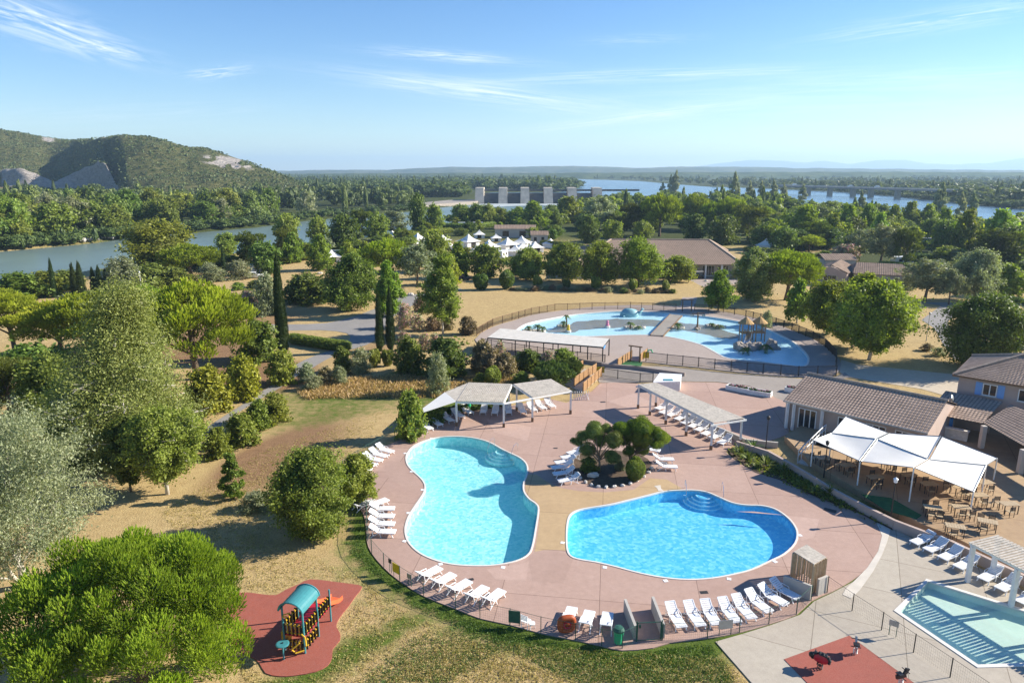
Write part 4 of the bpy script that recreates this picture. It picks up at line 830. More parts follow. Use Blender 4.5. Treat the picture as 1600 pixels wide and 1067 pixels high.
for k1, k2 in (('p', 'd'), ('d', 'c'), ('c', 'b'), ('b', 'a'), ('a', 'p'), ('h', 'g'), ('g', 'f'), ('f', 'e'), ('e', 'h'), ('d', 'g')): q.beam(pa[k1] - o0 + dz, pa[k2] - o0 + dz, .10, .18)
q.build('beams', 'white_paint', t)
posts(t, [tuple(pa[k])[:2] + (pa[k].z - .1,) for k in ('p', 'd', 'g', 'f')] + [tuple(pa[k].lerp(pa[j], .06))[:2] + (pa[k].z - .1,) for k, j in (('b', 'd'), ('c', 'p'), ('h', 'f'), ('e', 'g'))], .10, 'white_paint', o0, .06, 'brown_wood')
# paddling-pool pergola
c = [G(*p, 2.8) for p in ((1512, 847), (1600, 892), (1555, 834))]; uu = (c[1] - c[0]).normalized(); vv = c[2] - c[0]; vv = vv - uu * vv.dot(uu); Lp = 9.5
o0 = Vector((c[0].x, c[0].y, 0)); t = thing('poolside_pergola', 'white slatted pergola on square posts beside the paddling pool', 'pergola', o0); Zt = Vector((0, 0, 2.8))
q = MB(); slats(q, Zt, Zt + uu * Lp, Zt + uu * Lp + vv, Zt + vv, 42, .155, .035); q.build('slat_roof', 'worn_white_wood', t)
q = MB()
for f in (.08, .92): q.beam(Zt + vv * f + Vector((0, 0, -.11)), Zt + vv * f + uu * Lp + Vector((0, 0, -.11)), .12, .2)
q.build('beams', 'white_paint', t)
posts(t, [tuple(o0 + vv * f + uu * s)[:2] + (2.6,) for f in (.08, .92) for s in (.25, 3.1, 6.2, 9.2)], .12, 'white_paint', o0, .05)
# terrace canopy
def CV(px, py, z): return G(px, py, z)
Bk = [CV(1322, 651, 3.5), CV(1389, 677, 2.85), CV(1471, 682, 3.3), CV(1558, 716, 2.55)]
Mk = [CV(1300, 677, 3.25), CV(1370, 686, 3.55), CV(1451, 718, 3.4), CV(1541, 727, 3.2)]
Fk = [CV(1271, 688, 3.05), CV(1344, 721, 2.7), CV(1428, 731, 3.45), CV(1521, 769, 2.5)]
o0 = Vector((Mk[1].x, Mk[1].y, 0)); t = thing('terrace_canopy', 'large white three-bay stretched canopy shading the restaurant terrace', 'canopy', o0)
def sail(a, b, c_, d_, sag=.12, n=8):
    P = []; Q = []
    for j in range(n + 1):
        for i in range(n + 1):
            u_, v_ = i / n, j / n; p = a.lerp(b, u_).lerp(d_.lerp(c_, u_), v_) - o0; p.z -= sag * 4 * (u_ * (1 - u_)) * 4 * (v_ * (1 - v_)) ; P.append(tuple(p))
    for j in range(n):
        for i in range(n): k = j * (n + 1) + i; Q.append((k, k + 1, k + n + 2, k + n + 1))
    me = np_mesh('membrane', P, Q); me.polygons.foreach_set('use_smooth', [True] * len(me.polygons)); link('membrane', me, 'membrane', t)
q = MB()
for i in range(3):
    sh = lambda p, k: p + (0.02 * (p - p)) if k is None else p
    a0_, a1_ = .02, .98
    f = lambda A_, B_: (A_.lerp(B_, a0_ if i else 0), A_.lerp(B_, a1_ if i < 2 else 1))
    b0, b1 = f(Bk[i], Bk[i + 1]); m0, m1 = f(Mk[i], Mk[i + 1]); f0, f1 = f(Fk[i], Fk[i + 1])
    sail(m0, m1, b1, b0); sail(f0, f1, m1, m0)
    for a_, b_ in ((m0, m1), (b0, m0), (m0, f0), (b1, m1), (m1, f1), (f0, f1), (b0, b1)): q.tube([a_ - o0 + Vector((0, 0, .03)), b_ - o0 + Vector((0, 0, .03))], .035, 6)
q.build('frame', 'grey_metal', t)
for p in Fk + [Bk[3], Mk[3], Bk[0], Mk[0]]:
    q = MB(); q.tube([(p.x - o0.x, p.y - o0.y, TZ), (p.x - o0.x, p.y - o0.y, p.z)], .055, 8); q.build('post', 'white_paint', t)
# white shade roof by the splash pool
ZS = 2.45; a_, b_, c_, d_ = [G(*p, ZS) for p in ((762, 527), (942, 542), (952, 530.5), (777, 512.5))]; d_.z += .15; c_.z += .15; d_ = a_ + (c_ - b_) * 1.2
o0 = Vector((b_.x, b_.y, 0)); t = thing('shade_shelter', 'long shelter with white fabric roof and dark posts beside the splash pool', 'shelter', o0)
q = MB(); n = 8
for i in range(n):
    p0, p1, p2, p3 = a_.lerp(b_, i / n), a_.lerp(b_, (i + .985) / n), d_.lerp(c_, (i + .985) / n), d_.lerp(c_, i / n); q.hexa([p - o0 - Vector((0, 0, .04)) for p in (p0, p1, p2, p3)], [p - o0 for p in (p0, p1, p2, p3)])
q.build('fabric_roof', 'shade_cloth', t)
posts(t, [tuple(a_.lerp(b_, i / n))[:2] + (ZS - .05,) for i in range(n + 1)] + [tuple(d_.lerp(c_, i / 4))[:2] + (ZS,) for i in range(5)], .07, 'dark_metal', o0, .08)
q = MB(); q.beam(a_ - o0 - Vector((0, 0, .12)), b_ - o0 - Vector((0, 0, .12)), .1, .14); q.beam(b_ - o0 - Vector((0, 0, .12)), c_ - o0 - Vector((0, 0, .1)), .1, .14); q.build('beams', 'dark_metal', t)
q = MB(); e_ = (c_ - b_).normalized(); sg = b_ + Vector((.09, 0, -.35)) - o0; q.hexa([sg, sg + e_ * 1.2, sg + e_ * 1.2 + Vector((.03, 0, 0)), sg + Vector((.03, 0, 0))], [p + Vector((0, 0, .35)) for p in (sg, sg + e_ * 1.2, sg + e_ * 1.2 + Vector((.03, 0, 0)), sg + Vector((.03, 0, 0)))]); q.build('sign', 'blue_sign', t)
# slatted shower cabin + concrete screens
cc = [G(1240, 862.5, 2.15), G(1272, 882, 2.15), G(1291, 871, 2.15), G(1260, 851, 2.15)]; o0 = Vector((cc[1].x, cc[1].y, 0)); t = thing('slatted_cabin', 'small wooden slatted shower cabin with plank roof at the edge of the pink deck', 'shower cabin', o0)
q = MB(); slats(q, cc[0] - o0, cc[1] - o0, cc[2] - o0, cc[3] - o0, 9, .17, .05); q.build('roof', 'worn_white_wood', t)
q = MB()
for a_, b_ in ((0, 1), (1, 2), (3, 0), (2, 3)):
    A_, B_ = cc[a_] - o0, cc[b_] - o0; n = max(3, int((B_ - A_).length / .19))
    for i in range(n + 1):
        p = A_.lerp(B_, .03 + .94 * i / n); q.box(p.x - .03, p.x + .03, p.y - .03, p.y + .03, .05, 2.13)
q.build('slat_wall', 'table_wood', t)
for p in cc: p = p - o0; q = MB(); q.box(p.x - .06, p.x + .06, p.y - .06, p.y + .06, .05, 2.1); q.build('corner_post', 'table_wood', t)
def wallslab(name, pa_, pb_, h, lab, cat, m='concrete', th=.16, z0=0.0):
    q = MB(); a_, b_ = G(*pa_), G(*pb_); q.beam((a_.x, a_.y, z0 + h / 2), (b_.x, b_.y, z0 + h / 2), th, h); return tag(q.build(name, m), lab, cat)
wallslab('concrete_screen', (1223, 921), (1266, 938), 1.05, 'grey concrete screen wall behind the last sun loungers by the slatted cabin', 'wall')
wallslab('concrete_screen', (1276, 931), (1290, 925), 1.2, 'short concrete screen on the right side of the slatted cabin', 'wall')
wallslab('concrete_screen', (976, 957), (992, 1000), .95, 'low concrete wall on the left side of the pool gate', 'wall')
wallslab('concrete_screen', (1019, 953), (1036, 998), .95, 'low concrete wall on the right side of the pool gate', 'wall')
cc = [G(*p, 1.25) for p in ((1021, 597), (1063, 596), (1065, 585), (1031, 583))]; o0 = Vector((cc[0].x, cc[0].y, 0)); t = thing('plant_box', 'white rendered plant-room box at the far end of the long pergola', 'box', o0)
q = MB(); q.prism([p - o0 for p in cc], 0, 1.2); q.build('body', 'white_paint', t); q = MB(); q.prism(offset_loop([tuple(p - o0) for p in cc], .06), 1.201, 1.27); q.build('lid', 'white_plastic', t); q = MB(); q.box(1.4, 2.5, .5, 1.1, 1.273, 1.33); q.build('hatch', 'teal_frame', t)
q = MB(); pts = [G(*p) for p in ((1150, 700), (1200, 716), (1230, 733), (1262, 752), (1300, 776), (1350, 803), (1396, 826), (1440, 843), (1482, 858), (1540, 886), (1600, 915), (1700, 962))]
for a_, b_ in zip(pts[:-1], pts[1:]): q.beam((a_.x, a_.y, .36), (b_.x, b_.y, .36), .26, .76)
tag(q.build('terrace_wall', 'wall_render'), 'low grey retaining wall along the edge of the restaurant terrace', 'wall')
for a_, b_, lab in (((940, 573), (1012, 579), 'low dark retaining wall beside the green mat at the splash pool entrance'), ((983, 576), (1070, 588), 'low dark kerb wall between yard and pink deck behind the plant box'), ((905, 566), (958, 574), 'low dark wall below the end of the white fabric shelter')): wallslab('kerb_wall', a_, b_, .5, lab, 'wall', 'splash_paving', .25)
q = MB(); q.prism(gpts([(962, 575), (1000, 577), (1004, 567), (975, 563)]), .09, .13); tag(q.build('green_mat', 'green_mat'), 'green artificial turf mat at the splash pool entrance', 'mat')
q = MB(); q.prism(gpts([(1345, 772), (1385, 798), (1432, 811), (1440, 805), (1392, 778)], TZ), TZ + .006, TZ + .03); tag(q.build('turf_strip', 'green_mat'), 'green artificial turf strip along the front of the restaurant terrace', 'mat')

# ------------------------------------------------------------------ fences
def polyline(pts, step):
    out = []; 
    for a_, b_ in zip(pts[:-1], pts[1:]):
        n = max(1, round((b_ - a_).length / step))
        for i in range(n): out.append(a_.lerp(b_, i / n))
    return out + [pts[-1]]
def fence(px, h, lab, kind='picket', z0=.0, step=2.0, cat='fence', name='fence', maxp=95, m='brown_wood', pm=None):
    pts = polyline([G(x, y) for x, y in px], step); o0 = pts[0].copy(); t = thing(name, lab, cat, o0); r_ = MB(); v_ = MB()
    for a_, b_ in zip(pts[:-1], pts[1:]):
        a2, b2 = a_ - o0, b_ - o0; L = (b2 - a2).length; z = lambda p, k: Vector((p.x, p.y, z0 + k))
        if kind == 'picket':
            r_.beam(z(a2, h - .05), z(b2, h - .05), .05, .07); r_.beam(z(a2, .14), z(b2, .14), .04, .05)
            n = int(L / .14)
            for i in range(1, n): p = a2.lerp(b2, i / n); v_.box(p.x - .016, p.x + .016, p.y - .016, p.y + .016, z0 + .12, z0 + h - .06)
        elif kind == 'mesh':
            r_.tube([z(a2, h), z(b2, h)], .012, 5); n = int(L / .115)
            for i in range(1, n): p = a2.lerp(b2, i / n); v_.box(p.x - .0022, p.x + .0022, p.y - .0022, p.y + .0022, z0 + .04, z0 + h)
            for k in range(1, 7): v_.beam(z(a2, h * k / 7), z(b2, h * k / 7), .004)
        elif kind == 'board':
            r_.beam(z(a2, h), z(b2, h), .06, .08); n = int(L / .16)
            for i in range(n): p = a2.lerp(b2, (i + .5) / n); d_ = (b2 - a2).normalized() * .068; q0 = Vector((-d_.y, d_.x, 0)).normalized() * .015; v_.hexa([(*(p - d_ - q0).xy, z0 + .05), (*(p + d_ - q0).xy, z0 + .05), (*(p + d_ + q0).xy, z0 + .05), (*(p - d_ + q0).xy, z0 + .05)], [(*(p - d_ - q0).xy, z0 + h - .04), (*(p + d_ - q0).xy, z0 + h - .04), (*(p + d_ + q0).xy, z0 + h - .04), (*(p - d_ + q0).xy, z0 + h - .04)])
        elif kind == 'rail':
            for k in (.98, .5): r_.tube([z(a2, h * k), z(b2, h * k)], .022, 5)
    r_.build('rail', pm or m, t)
    if v_.v: v_.build({'picket': 'pickets', 'mesh': 'wire_mesh', 'board': 'boards', 'rail': 'bars'}[kind], m, t)
    w_ = {'picket': .05, 'mesh': .022, 'board': .055, 'rail': .028}[kind]; q = MB(); q.box(-w_, w_, -w_, w_, z0 - .05, z0 + h + .04); me = q.mesh('post'); me.materials.append(M_(pm or m))
    for p in pts[:maxp]:
        o = bpy.data.objects.new('post', me); COL.objects.link(o); o.parent = t; o.location = p - o0
    return t
fence([(617, 690), (590, 703), (560, 721), (536, 738)], 1.1, 'green wire mesh fence behind the upper left sun loungers', 'mesh', m='wire', pm='green_metal')
fence([(573, 792), (574, 846), (581, 865), (600, 887), (625, 908), (662, 931.5), (712, 951.5), (750, 966.5), (797, 976.5), (845, 989.5), (899, 1000.5), (940, 1009.5), (972, 1014), (994, 1003)], 1.1, 'thin wire mesh fence curving between pink deck and lawn, left of the gate', 'mesh', m='wire', pm='green_metal')
fence([(1035, 1001), (1105, 997.5), (1155, 988.5), (1201, 975.5), (1244, 960.5), (1267, 939)], 1.1, 'thin wire mesh fence behind the front sun loungers, right of the gate', 'mesh', m='wire', pm='green_metal')
fence([(1292, 927), (1331, 955), (1377, 985), (1427, 1020), (1484, 1059), (1560, 1112)], 1.2, 'tall wire mesh fence on the concrete between the paddling pool and red mat', 'mesh', m='wire', pm='dark_metal')
fence([(745, 525), (770, 510), (800, 501), (830, 492.5), (867, 486), (925, 484), (985, 483), (1037, 485), (1056, 486)], 1.3, 'brown picket fence curving along the back of the splash pool', z0=.08, m='brown_wood', step=2.4)
fence([(1085, 486), (1130, 489), (1165, 496), (1200, 505), (1237, 517), (1270, 531), (1289, 543), (1306, 560), (1306, 573)], 1.3, 'dark picket fence round the shaded right end of the splash pool', z0=.08, m='dark_metal', step=2.2)
fence([(1009, 565), (1042, 569), (1091, 574), (1142, 580), (1192, 584.5), (1247, 588.5), (1306, 588)], 1.35, 'dark picket fence along the front of the splash pool', z0=.08, m='dark_metal', pm='dark_metal', step=2.5)
fence([(752, 541), (800, 549), (860, 558), (945, 568)], 1.2, 'dark picket fence under the white fabric shelter', z0=.08, m='dark_metal', step=2.0)
fence([(940, 588), (965, 592), (1000, 597), (1020, 597)], 1.2, 'brown picket fence between the wooden ramp and the plant box', m='dark_metal', step=2.0)
for a_, b_, lab in (((872, 599), (911, 577), 'honey brown board fence on the left of the wooden ramp'), ((897, 605), (932, 582), 'honey brown board fence along the middle of the wooden ramp'), ((911, 614), (940, 589), 'honey brown board fence on the right of the wooden ramp, nearest the deck')): fence([a_, b_], 1.15, lab, 'board', .12, 1.6, m='honey_wood')
for a_, b_, lab in (((965, 574), (987, 560), 'left honey brown board rail at the splash pool entrance'), ((1000, 566), (1011, 557), 'right board rail at the splash pool entrance')): fence([a_, b_], 1.1, lab, 'board', .1, 1.6, m='honey_wood')
q = MB(); q.hexa(gpts([(880, 601), (910, 613), (938, 590), (914, 577)], 0.02), [Vector(p) + Vector((0, 0, z)) for p, z in zip(gpts([(880, 601), (910, 613), (938, 590), (914, 577)], 0), (.08, .08, .12, .12))]); tag(q.build('wooden_ramp', 'path_gravel'), 'grey access ramp between the honey brown board fences', 'ramp')
pts = [G(x, y, TZ) for x, y in ((1290, 762), (1345, 794), (1396, 819), (1440, 836), (1482, 851), (1540, 878), (1600, 908))]
def portal(px0, px1, h, lab, m='brown_wood'):
    a_, b_ = G(*px0), G(*px1); o0 = a_; t = thing('wooden_portal', lab, 'gateway', o0); d_ = b_ - a_
    for p in (Vector(), d_): q = MB(); q.box(p.x - .08, p.x + .08, p.y - .08, p.y + .08, .05, h); q.build('post', m, t)
    q = MB(); e_ = d_.normalized() * .35; q.beam(-e_ + Vector((0, 0, h + .08)), d_ + e_ + Vector((0, 0, h + .08)), .12, .16); q.build('lintel', m, t)
portal((985, 566), (999, 568), 2.3, 'brown wooden portal over the front entrance of the splash pool')
portal((1066, 487), (1080, 487), 2.2, 'brown wooden portal over the back entrance of the splash pool')
# pool gate
a_, b_ = G(994, 1003), G(1033, 1001); t = thing('pool_gate', 'dark green metal gate with wire infill between two low concrete walls', 'gate', a_); d_ = b_ - a_
for p in (Vector(), d_): q = MB(); q.box(p.x - .03, p.x + .03, p.y - .03, p.y + .03, 0, 1.35); q.build('gate_post', 'green_metal', t)
q = MB()
for k in (.12, 1.25): q.beam(d_ * .04 + Vector((0, 0, k)), d_ * .96 + Vector((0, 0, k)), .035)
for f in (.04, .96): q.beam(d_ * f + Vector((0, 0, .12)), d_ * f + Vector((0, 0, 1.25)), .035)
q.build('frame', 'green_metal', t); q = MB()
for i in range(1, 22): q.beam(d_ * (.04 + .92 * i / 22) + Vector((0, 0, .12)), d_ * (.04 + .92 * i / 22) + Vector((0, 0, 1.25)), .008)
q.build('wire_mesh', 'wire', t); q = MB(); q.box(.12, .22, -.06, .02, .95, 1.15); q.build('lock', 'green_metal', t)
def signboard(px, row, w_, h, z, rz, lab, m):
    p = G(px, row); t = thing('fence_sign', lab, 'sign', p, rz); q = MB(); q.box(-w_ / 2, w_ / 2, -.06, -.035, z, z + h); q.build('board', m, t); q = MB(); q.box(-w_ / 2 + .05, -w_ / 2 + .09, -.034, -.02, .1, z + h).box(w_ / 2 - .09, w_ / 2 - .05, -.034, -.02, .1, z + h); q.build('bracket', 'green_metal', t)
signboard(620.5, 904, .75, .65, .45, -.75, 'yellow notice board on the curved wire fence', 'sign_yellow'); signboard(611, 896, .32, .3, .8, -.75, 'small dark notice left of the yellow board on the wire fence', 'dark_metal'); signboard(641, 917, .42, .32, .65, -.7, 'grey notice right of the yellow board on the wire fence', 'grey_metal'); signboard(804, 979, .7, .8, .3, -.2, 'dark green framed notice on the wire fence below the pale pool', 'green_metal'); signboard(1132, 994, .85, .55, .55, .15, 'grey blank notice on the wire fence right of the gate', 'grey_metal'); signboard(1394, 995, .5, .35, .75, -.62, 'lilac grey notice on the tall wire fence', 'grey_metal'); signboard(1008, 562, 1.0, .9, .25, .0, 'yellow board beside the splash pool entrance', 'sign_yellow'); signboard(938, 588, 1.0, .8, .5, .0, 'yellow board at the upper end of the wooden ramp', 'sign_yellow')
# steps with white railing up to the terrace
a_, b_ = G(1246, 724), G(1288, 691); t = thing('terrace_stairs', 'pale stairs with white metal railing climbing to the restaurant terrace', 'stairs', a_); d_ = b_ - a_; n = 4; sd = Vector((d_.y, -d_.x, 0)).normalized() * 1.5
q = MB()
for i in range(n): p0, p1 = d_ * (.2 * i), d_ * (.2 * (i + 1)); q.prism([p0, p1, p1 + sd, p0 + sd], 0, .15 * (i + 1))
q.build('steps', 'pale_concrete', t); q = MB(); z = Vector((0, 0, 1))
for k in (1.25, .8): q.tube([z * k, d_ * .8 + z * (k + .55), d_ + z * (k + .6)], .045, 6)
for f in np.linspace(0, 1, 9): q.tube([d_ * f + z * min(.6, f * .7), d_ * f + z * (min(.6, f * .7) + 1.25)], .035, 6)
q.build('railing', 'white_paint', t)
def lamp(px, row, h, lab, z=0.0, m='dark_metal', top='dark_metal'):
    t = thing('street_lamp', lab, 'street lamp', G(px, row, z)); q = MB(); q.tube([(0, 0, 0), (0, 0, .5), (0, 0, h)], [.07, .055, .04], 8); q.build('pole', m, t); q = MB(); q.lathe([(.05, h), (.13, h + .05), (.15, h + .3), (.19, h + .32), (.03, h + .45)], 10); q.build('lantern', top, t)
lamp(1391, 813, 3.1, 'black garden lamp post on the retaining wall by the planting bed', .1, top='white_plastic'); lamp(1287, 746, 3.0, 'black garden lamp post under the left end of the canopy', .1); lamp(1196, 706, 3.2, 'black garden lamp post beside the palm bed near the hall', .1); lamp(222, 460, 4.6, 'tall white lamp post above the left umbrella pines', 0, 'white_paint', 'white_plastic'); lamp(1447, 533, 4.2, 'slim grey lamp post by the path behind the plane trees', 0, 'grey_metal', 'grey_metal')
q = MB(); g = G(66, 282); q.tube([(0, 0, 0), (0, 0, 9)], .35, 6); o = q.build('white_mast', 'white_paint'); o.location = (g.x * .72, g.y * .72, 8); tag(o, 'white mast at the foot of the quarry cliff on the hill', 'mast')
def planter(pa_, pb_, lab, flower=True):
    a_, b_ = G(*pa_), G(*pb_); t = thing('planter', lab, 'planter', a_); d_ = b_ - a_; sd = Vector((-d_.y, d_.x, 0)).normalized() * 1.0; q = MB()
    for p0, p1 in ((Vector(), d_), (d_, d_ + sd), (d_ + sd, sd), (sd, Vector())): q.beam(p0 + Vector((0, 0, .3)), p1 + Vector((0, 0, .3)), .1, .6)
    q.build('trough', 'white_paint', t); q = MB(); q.prism([d_ * .02 + sd * .05, d_ * .98 + sd * .05, d_ * .98 + sd * .95, d_ * .02 + sd * .95], .05, .5); q.build('soil', 'soil', t)
    k = MB()
    for i in range(26):
        p = d_ * random.uniform(.06, .94) + sd * random.uniform(.15, .85); k.ball((p.x, p.y, .55), random.uniform(.09, .2), 6, 4, .5, i)
    k.build('plants', 'leaf_dark', t); k = MB()
    for i in range(14):
        p = d_ * random.uniform(.1, .9) + sd * random.uniform(.15, .85); k.ball((p.x, p.y, .7), .06, 5, 3)
    k.build('flowers', 'flower_pink', t)
planter((1134, 609), (1169, 616), 'white planter trough with pink flowers on the yard edge, nearer the plant box'); planter((1167, 616), (1203, 622), 'white planter trough end to end with another, nearer the hall'); planter((1226, 612), (1240, 615), 'white planter trough by the left end of the tiled hall')
# ------------------------------------------------------------------ sun loungers
def make_lounger():
    t = thing('sun_lounger', 'x', 'sun lounger'); w_ = .31; zs = .34
    hinge = .22; ang = R(34); hb = .80                     # head end towards +Y
    q = MB()
    for x in (-w_, w_): q.beam((x, -.98, zs - .02), (x, hinge, zs), .05, .07)
    q.box(-w_, w_, -1.0, -.94, zs - .04, zs + .02)
    for i in range(9): y = -.90 + i * .125; q.box(-w_, w_, y, y + .10, zs - .005, zs + .022)
    q.build('seat', 'white_plastic', t)
    q = MB(); c, s = math.cos(ang), math.sin(ang); pt = lambda x, k, o: (x, hinge + .02 + c * k - s * o, zs + s * k + c * o)
    for x in (-w_, w_): q.beam(pt(x, 0, 0), pt(x, hb, 0), .05, .06)
    for i in range(6):
        k = .04 + i * .128; q.hexa([pt(-w_, k, -.012), pt(w_, k, -.012), pt(w_, k + .10, -.012), pt(-w_, k + .10, -.012)], [pt(-w_, k, .014), pt(w_, k, .014), pt(w_, k + .10, .014), pt(-w_, k + .10, .014)])
    q.beam(pt(-w_, hb, 0), pt(w_, hb, 0), .06, .06); q.build('backrest', 'white_plastic', t)
    for x in (-w_, w_):
        q = MB(); q.beam((x, -.70, zs - .03), (x * 1.08, -.86, 0), .05, .05); q.build('leg', 'white_plastic', t)
        q = MB(); q.beam((x, .12, zs - .03), (x * 1.08, .02, 0), .05, .05); q.beam((x, hinge, zs - .02), (x * 1.08, .78, 0), .045, .045); q.beam((x * 1.04, .60, .10), pt(x, .55, 0), .04, .04); q.build('leg', 'white_plastic', t)
    for x in (-w_ - .03, w_ + .03):
        q = MB(); q.tube([(x, -.12, zs), (x, -.08, zs + .17), (x, .28, zs + .20), pt(x, .30, .03)], .022, 6); q.build('armrest', 'white_plastic', t)
    return t
L0 = make_lounger(); LT = tree_of(L0); lfirst = True
ORD = ['first', 'second', 'third', 'fourth', 'fifth', 'sixth', 'seventh', 'eighth', 'ninth', 'tenth', 'eleventh', 'twelfth']
def lounger(hd, ft, label, group, z=.06):
    global lfirst
    a_, b_ = G(*hd, z), G(*ft, z); d_ = a_ - b_; c = (a_ + b_) / 2; rz = math.atan2(d_.y, d_.x) - math.pi / 2 + random.uniform(-.04, .04); c.z = z
    if lfirst: L0.location = c; L0.rotation_euler.z = rz; L0['label'] = label; L0['group'] = group; lfirst = False
    else: dup(L0, LT, c, rz, label, group)
def run(pairs, fmt, group, z=.06):
    for i, (h, f) in enumerate(pairs): lounger(h, f, fmt % ORD[i], group, z)
run([((588, 704), (615, 711)), ((577, 711), (606, 718)), ((568, 718), (597, 725)), ((559, 725), (588, 732)), ((551, 733), (580, 739))], 'white sun lounger along the left mesh fence above the bushy tree, %s from the top', 'sun loungers along the upper left fence')
run([((551, 800), (582, 788)), ((577, 797), (602, 786)), ((577, 800), (617, 800)), ((577, 811), (616, 812)), ((577, 823), (616, 824)), ((578, 835), (617, 837))], 'white sun lounger left of the pale pool below the bushy tree, %s from top', 'sun loungers at the left end of the pale pool')
run([((653, 912), (687, 893)), ((675, 924), (709, 903)), ((700, 936), (733, 913)), ((727, 948), (761, 922)), ((756, 953), (784, 928))], 'white sun lounger below the pale pool by the lawn, %s from the left', 'sun loungers below the pale pool')
run([((884, 984), (894, 958)), ((912, 991), (921, 963)), ((946, 993), (949, 967))], 'white sun lounger near the orange ring, %s from the left, left of gate', 'sun loungers left of the gate')
run([((1046, 958), (1064, 985)), ((1075, 956), (1093, 983)), ((1100, 954), (1119, 981)), ((1127, 951), (1150, 977)), ((1149, 946), (1173, 971)), ((1169, 938), (1199, 960)), ((1187, 929), (1226, 950)), ((1205, 920), (1245, 940))], 'white slatted sun lounger right of the pool gate, %s from the gate', 'sun loungers right of the gate')
run([((1459, 843), (1422, 856)), ((1480, 853), (1442, 868)), ((1503, 865), (1465, 881)), ((1527, 879), (1490, 895)), ((1565, 896), (1527, 914)), ((1592, 911), (1555, 930)), ((1622, 932), (1588, 949))], 'white sun lounger beside the paddling pool below the terrace, %s from the left', 'sun loungers by the paddling pool', .05)
run([((800 + a / 4, 561 + b / 4), (800 + c_ / 4, 561 + d_ / 4)) for a, b, c_, d_ in ((985, 300, 890, 332), (1010, 325, 918, 358), (1055, 340, 960, 375), (1108, 362, 1010, 400), (1150, 388, 1052, 424), (1190, 408, 1098, 446), (1232, 428, 1138, 470), (1275, 455, 1182, 494), (1328, 478, 1230, 514), (1375, 508, 1280, 550))], 'white sun lounger under the long slatted pergola, %s from its far end', 'sun loungers under the long pergola')
run([((659, 667), (673, 674)), ((672, 660), (690, 669)), ((690, 653), (709, 663)), ((706, 647), (725, 656)), ((721, 641), (738, 650)), ((758, 639), (754, 650)), ((776, 640), (772, 651)), ((794, 639), (795, 651)), ((811, 638), (819, 650)), ((824, 636), (838, 647)), ((837, 633), (853, 644)), ((851, 630), (867, 641))], 'white sun lounger by the bent pergola, %s counting from its left end', 'sun loungers under the bent pergola')
run([((908, 708), (893, 712)), ((907, 716), (878, 720)), ((899, 724), (868, 728)), ((894, 732), (862, 736)), ((898, 741), (864, 746)), ((906, 752), (872, 757)), ], 'white sun lounger on the left of the round planted island, %s from the back', 'sun loungers round the island')
run([((1006, 705), (1024, 708)), ((1020, 722), (1051, 722)), ((1024, 733), (1057, 734))], 'white sun lounger on the right of the round planted island, %s from the back', 'sun loungers round the island')

# ------------------------------------------------------------------ terrace tables and chairs
def make_table():
    t = thing('cafe_table', 'x', 'table', group='terrace tables'); q = MB()
    for i in range(7): q.box(-.62 + i * .178, -.62 + i * .178 + .165, -.38, .38, .715, .745)
    q.build('tabletop', 'table_wood', t)
    for x in (-.52, .52):
        for y in (-.3, .3): q = MB(); q.box(x - .025, x + .025, y - .025, y + .025, 0, .71); q.build('leg', 'dark_metal', t)
    return t
def make_chair(m='dark_metal', sm='table_wood', name='cafe_chair', cat='chair'):
    t = thing(name, 'x', cat, group='terrace chairs'); q = MB(); q.box(-.22, .22, -.22, .22, .43, .46); q.build('seat', sm, t)
    q = MB()
    for k in range(4): q.box(-.2, .2, .21, .235, .56 + k * .085, .62 + k * .085)
    for x in (-.21, .21): q.box(x - .015, x + .015, .205, .24, .46, .90)
    q.build('backrest', m, t)
    for x in (-.2, .2):
        for y in (-.2, .2): q = MB(); q.box(x - .015, x + .015, y - .015, y + .015, 0, .43); q.build('leg', m, t)
    return t
TB = make_table(); TBT = tree_of(TB); CHR = make_chair(); CHT = tree_of(CHR); tf = True
for (px, row, rz), lab in zip(((1285, 726, .3), (1323, 738, .2), (1334, 724, .2), (1366, 757, .15), (1388, 735, .3), (1418, 753, .2), (1450, 768, .1), (1497, 772, .15), (1528, 786, .1), (1538, 766, .2), (1541, 828, -.5), (1491, 836, -.4), (1456, 806, -.3), (1500, 805, -.2), (1575, 800, 0)),
    ('at the foot of the white stairs', 'under the left bay, nearer the wall', 'under the left bay, nearer the hall', 'beside the turf strip under the middle bay', 'in deep shade near the hall doors', 'in the middle of the middle bay', 'between the middle and right canopy posts', 'just outside the lower edge of the right bay', 'by the lowest canopy post', 'under the right tip of the canopy', 'in the sun above the poolside pergola', 'in the sun next to the terrace wall', 'at the right end of the turf strip', 'in the sun in front of the right bay', 'in the open at the right edge of the terrace')):
    g = G(px, row, TZ + .005); label = 'wooden slatted cafe table ' + lab
    if tf: TB.location = g; TB.rotation_euler.z = rz; TB['label'] = label
    else: dup(TB, TBT, g, rz, label)
    for k, (dx, dy, cr) in enumerate(((-.35, .68, 0), (.38, .72, .1), (-.3, -.7, math.pi), (.36, -.74, math.pi + .2))):
        if (k == 3 and px % 2) or (k == 1 and px % 3 == 0) or (k in (0, 3) and row < 775 and px % 2 == 0): continue
        M = Matrix.Rotation(rz, 3, 'Z'); p = g + M @ Vector((dx + random.uniform(-.1, .1), dy, 0)); side = ('far left', 'far right', 'near left', 'near right')[k]
        lb = 'brown cafe chair at the %s of the table %s' % (side, lab.replace(',', ''))
        if tf: CHR.location = p; CHR.rotation_euler.z = rz + cr; CHR['label'] = ' '.join(lb.split()[:16]); tf = False
        else: dup(CHR, CHT, p, rz + cr + random.uniform(-.3, .3), ' '.join(lb.split()[:16]))
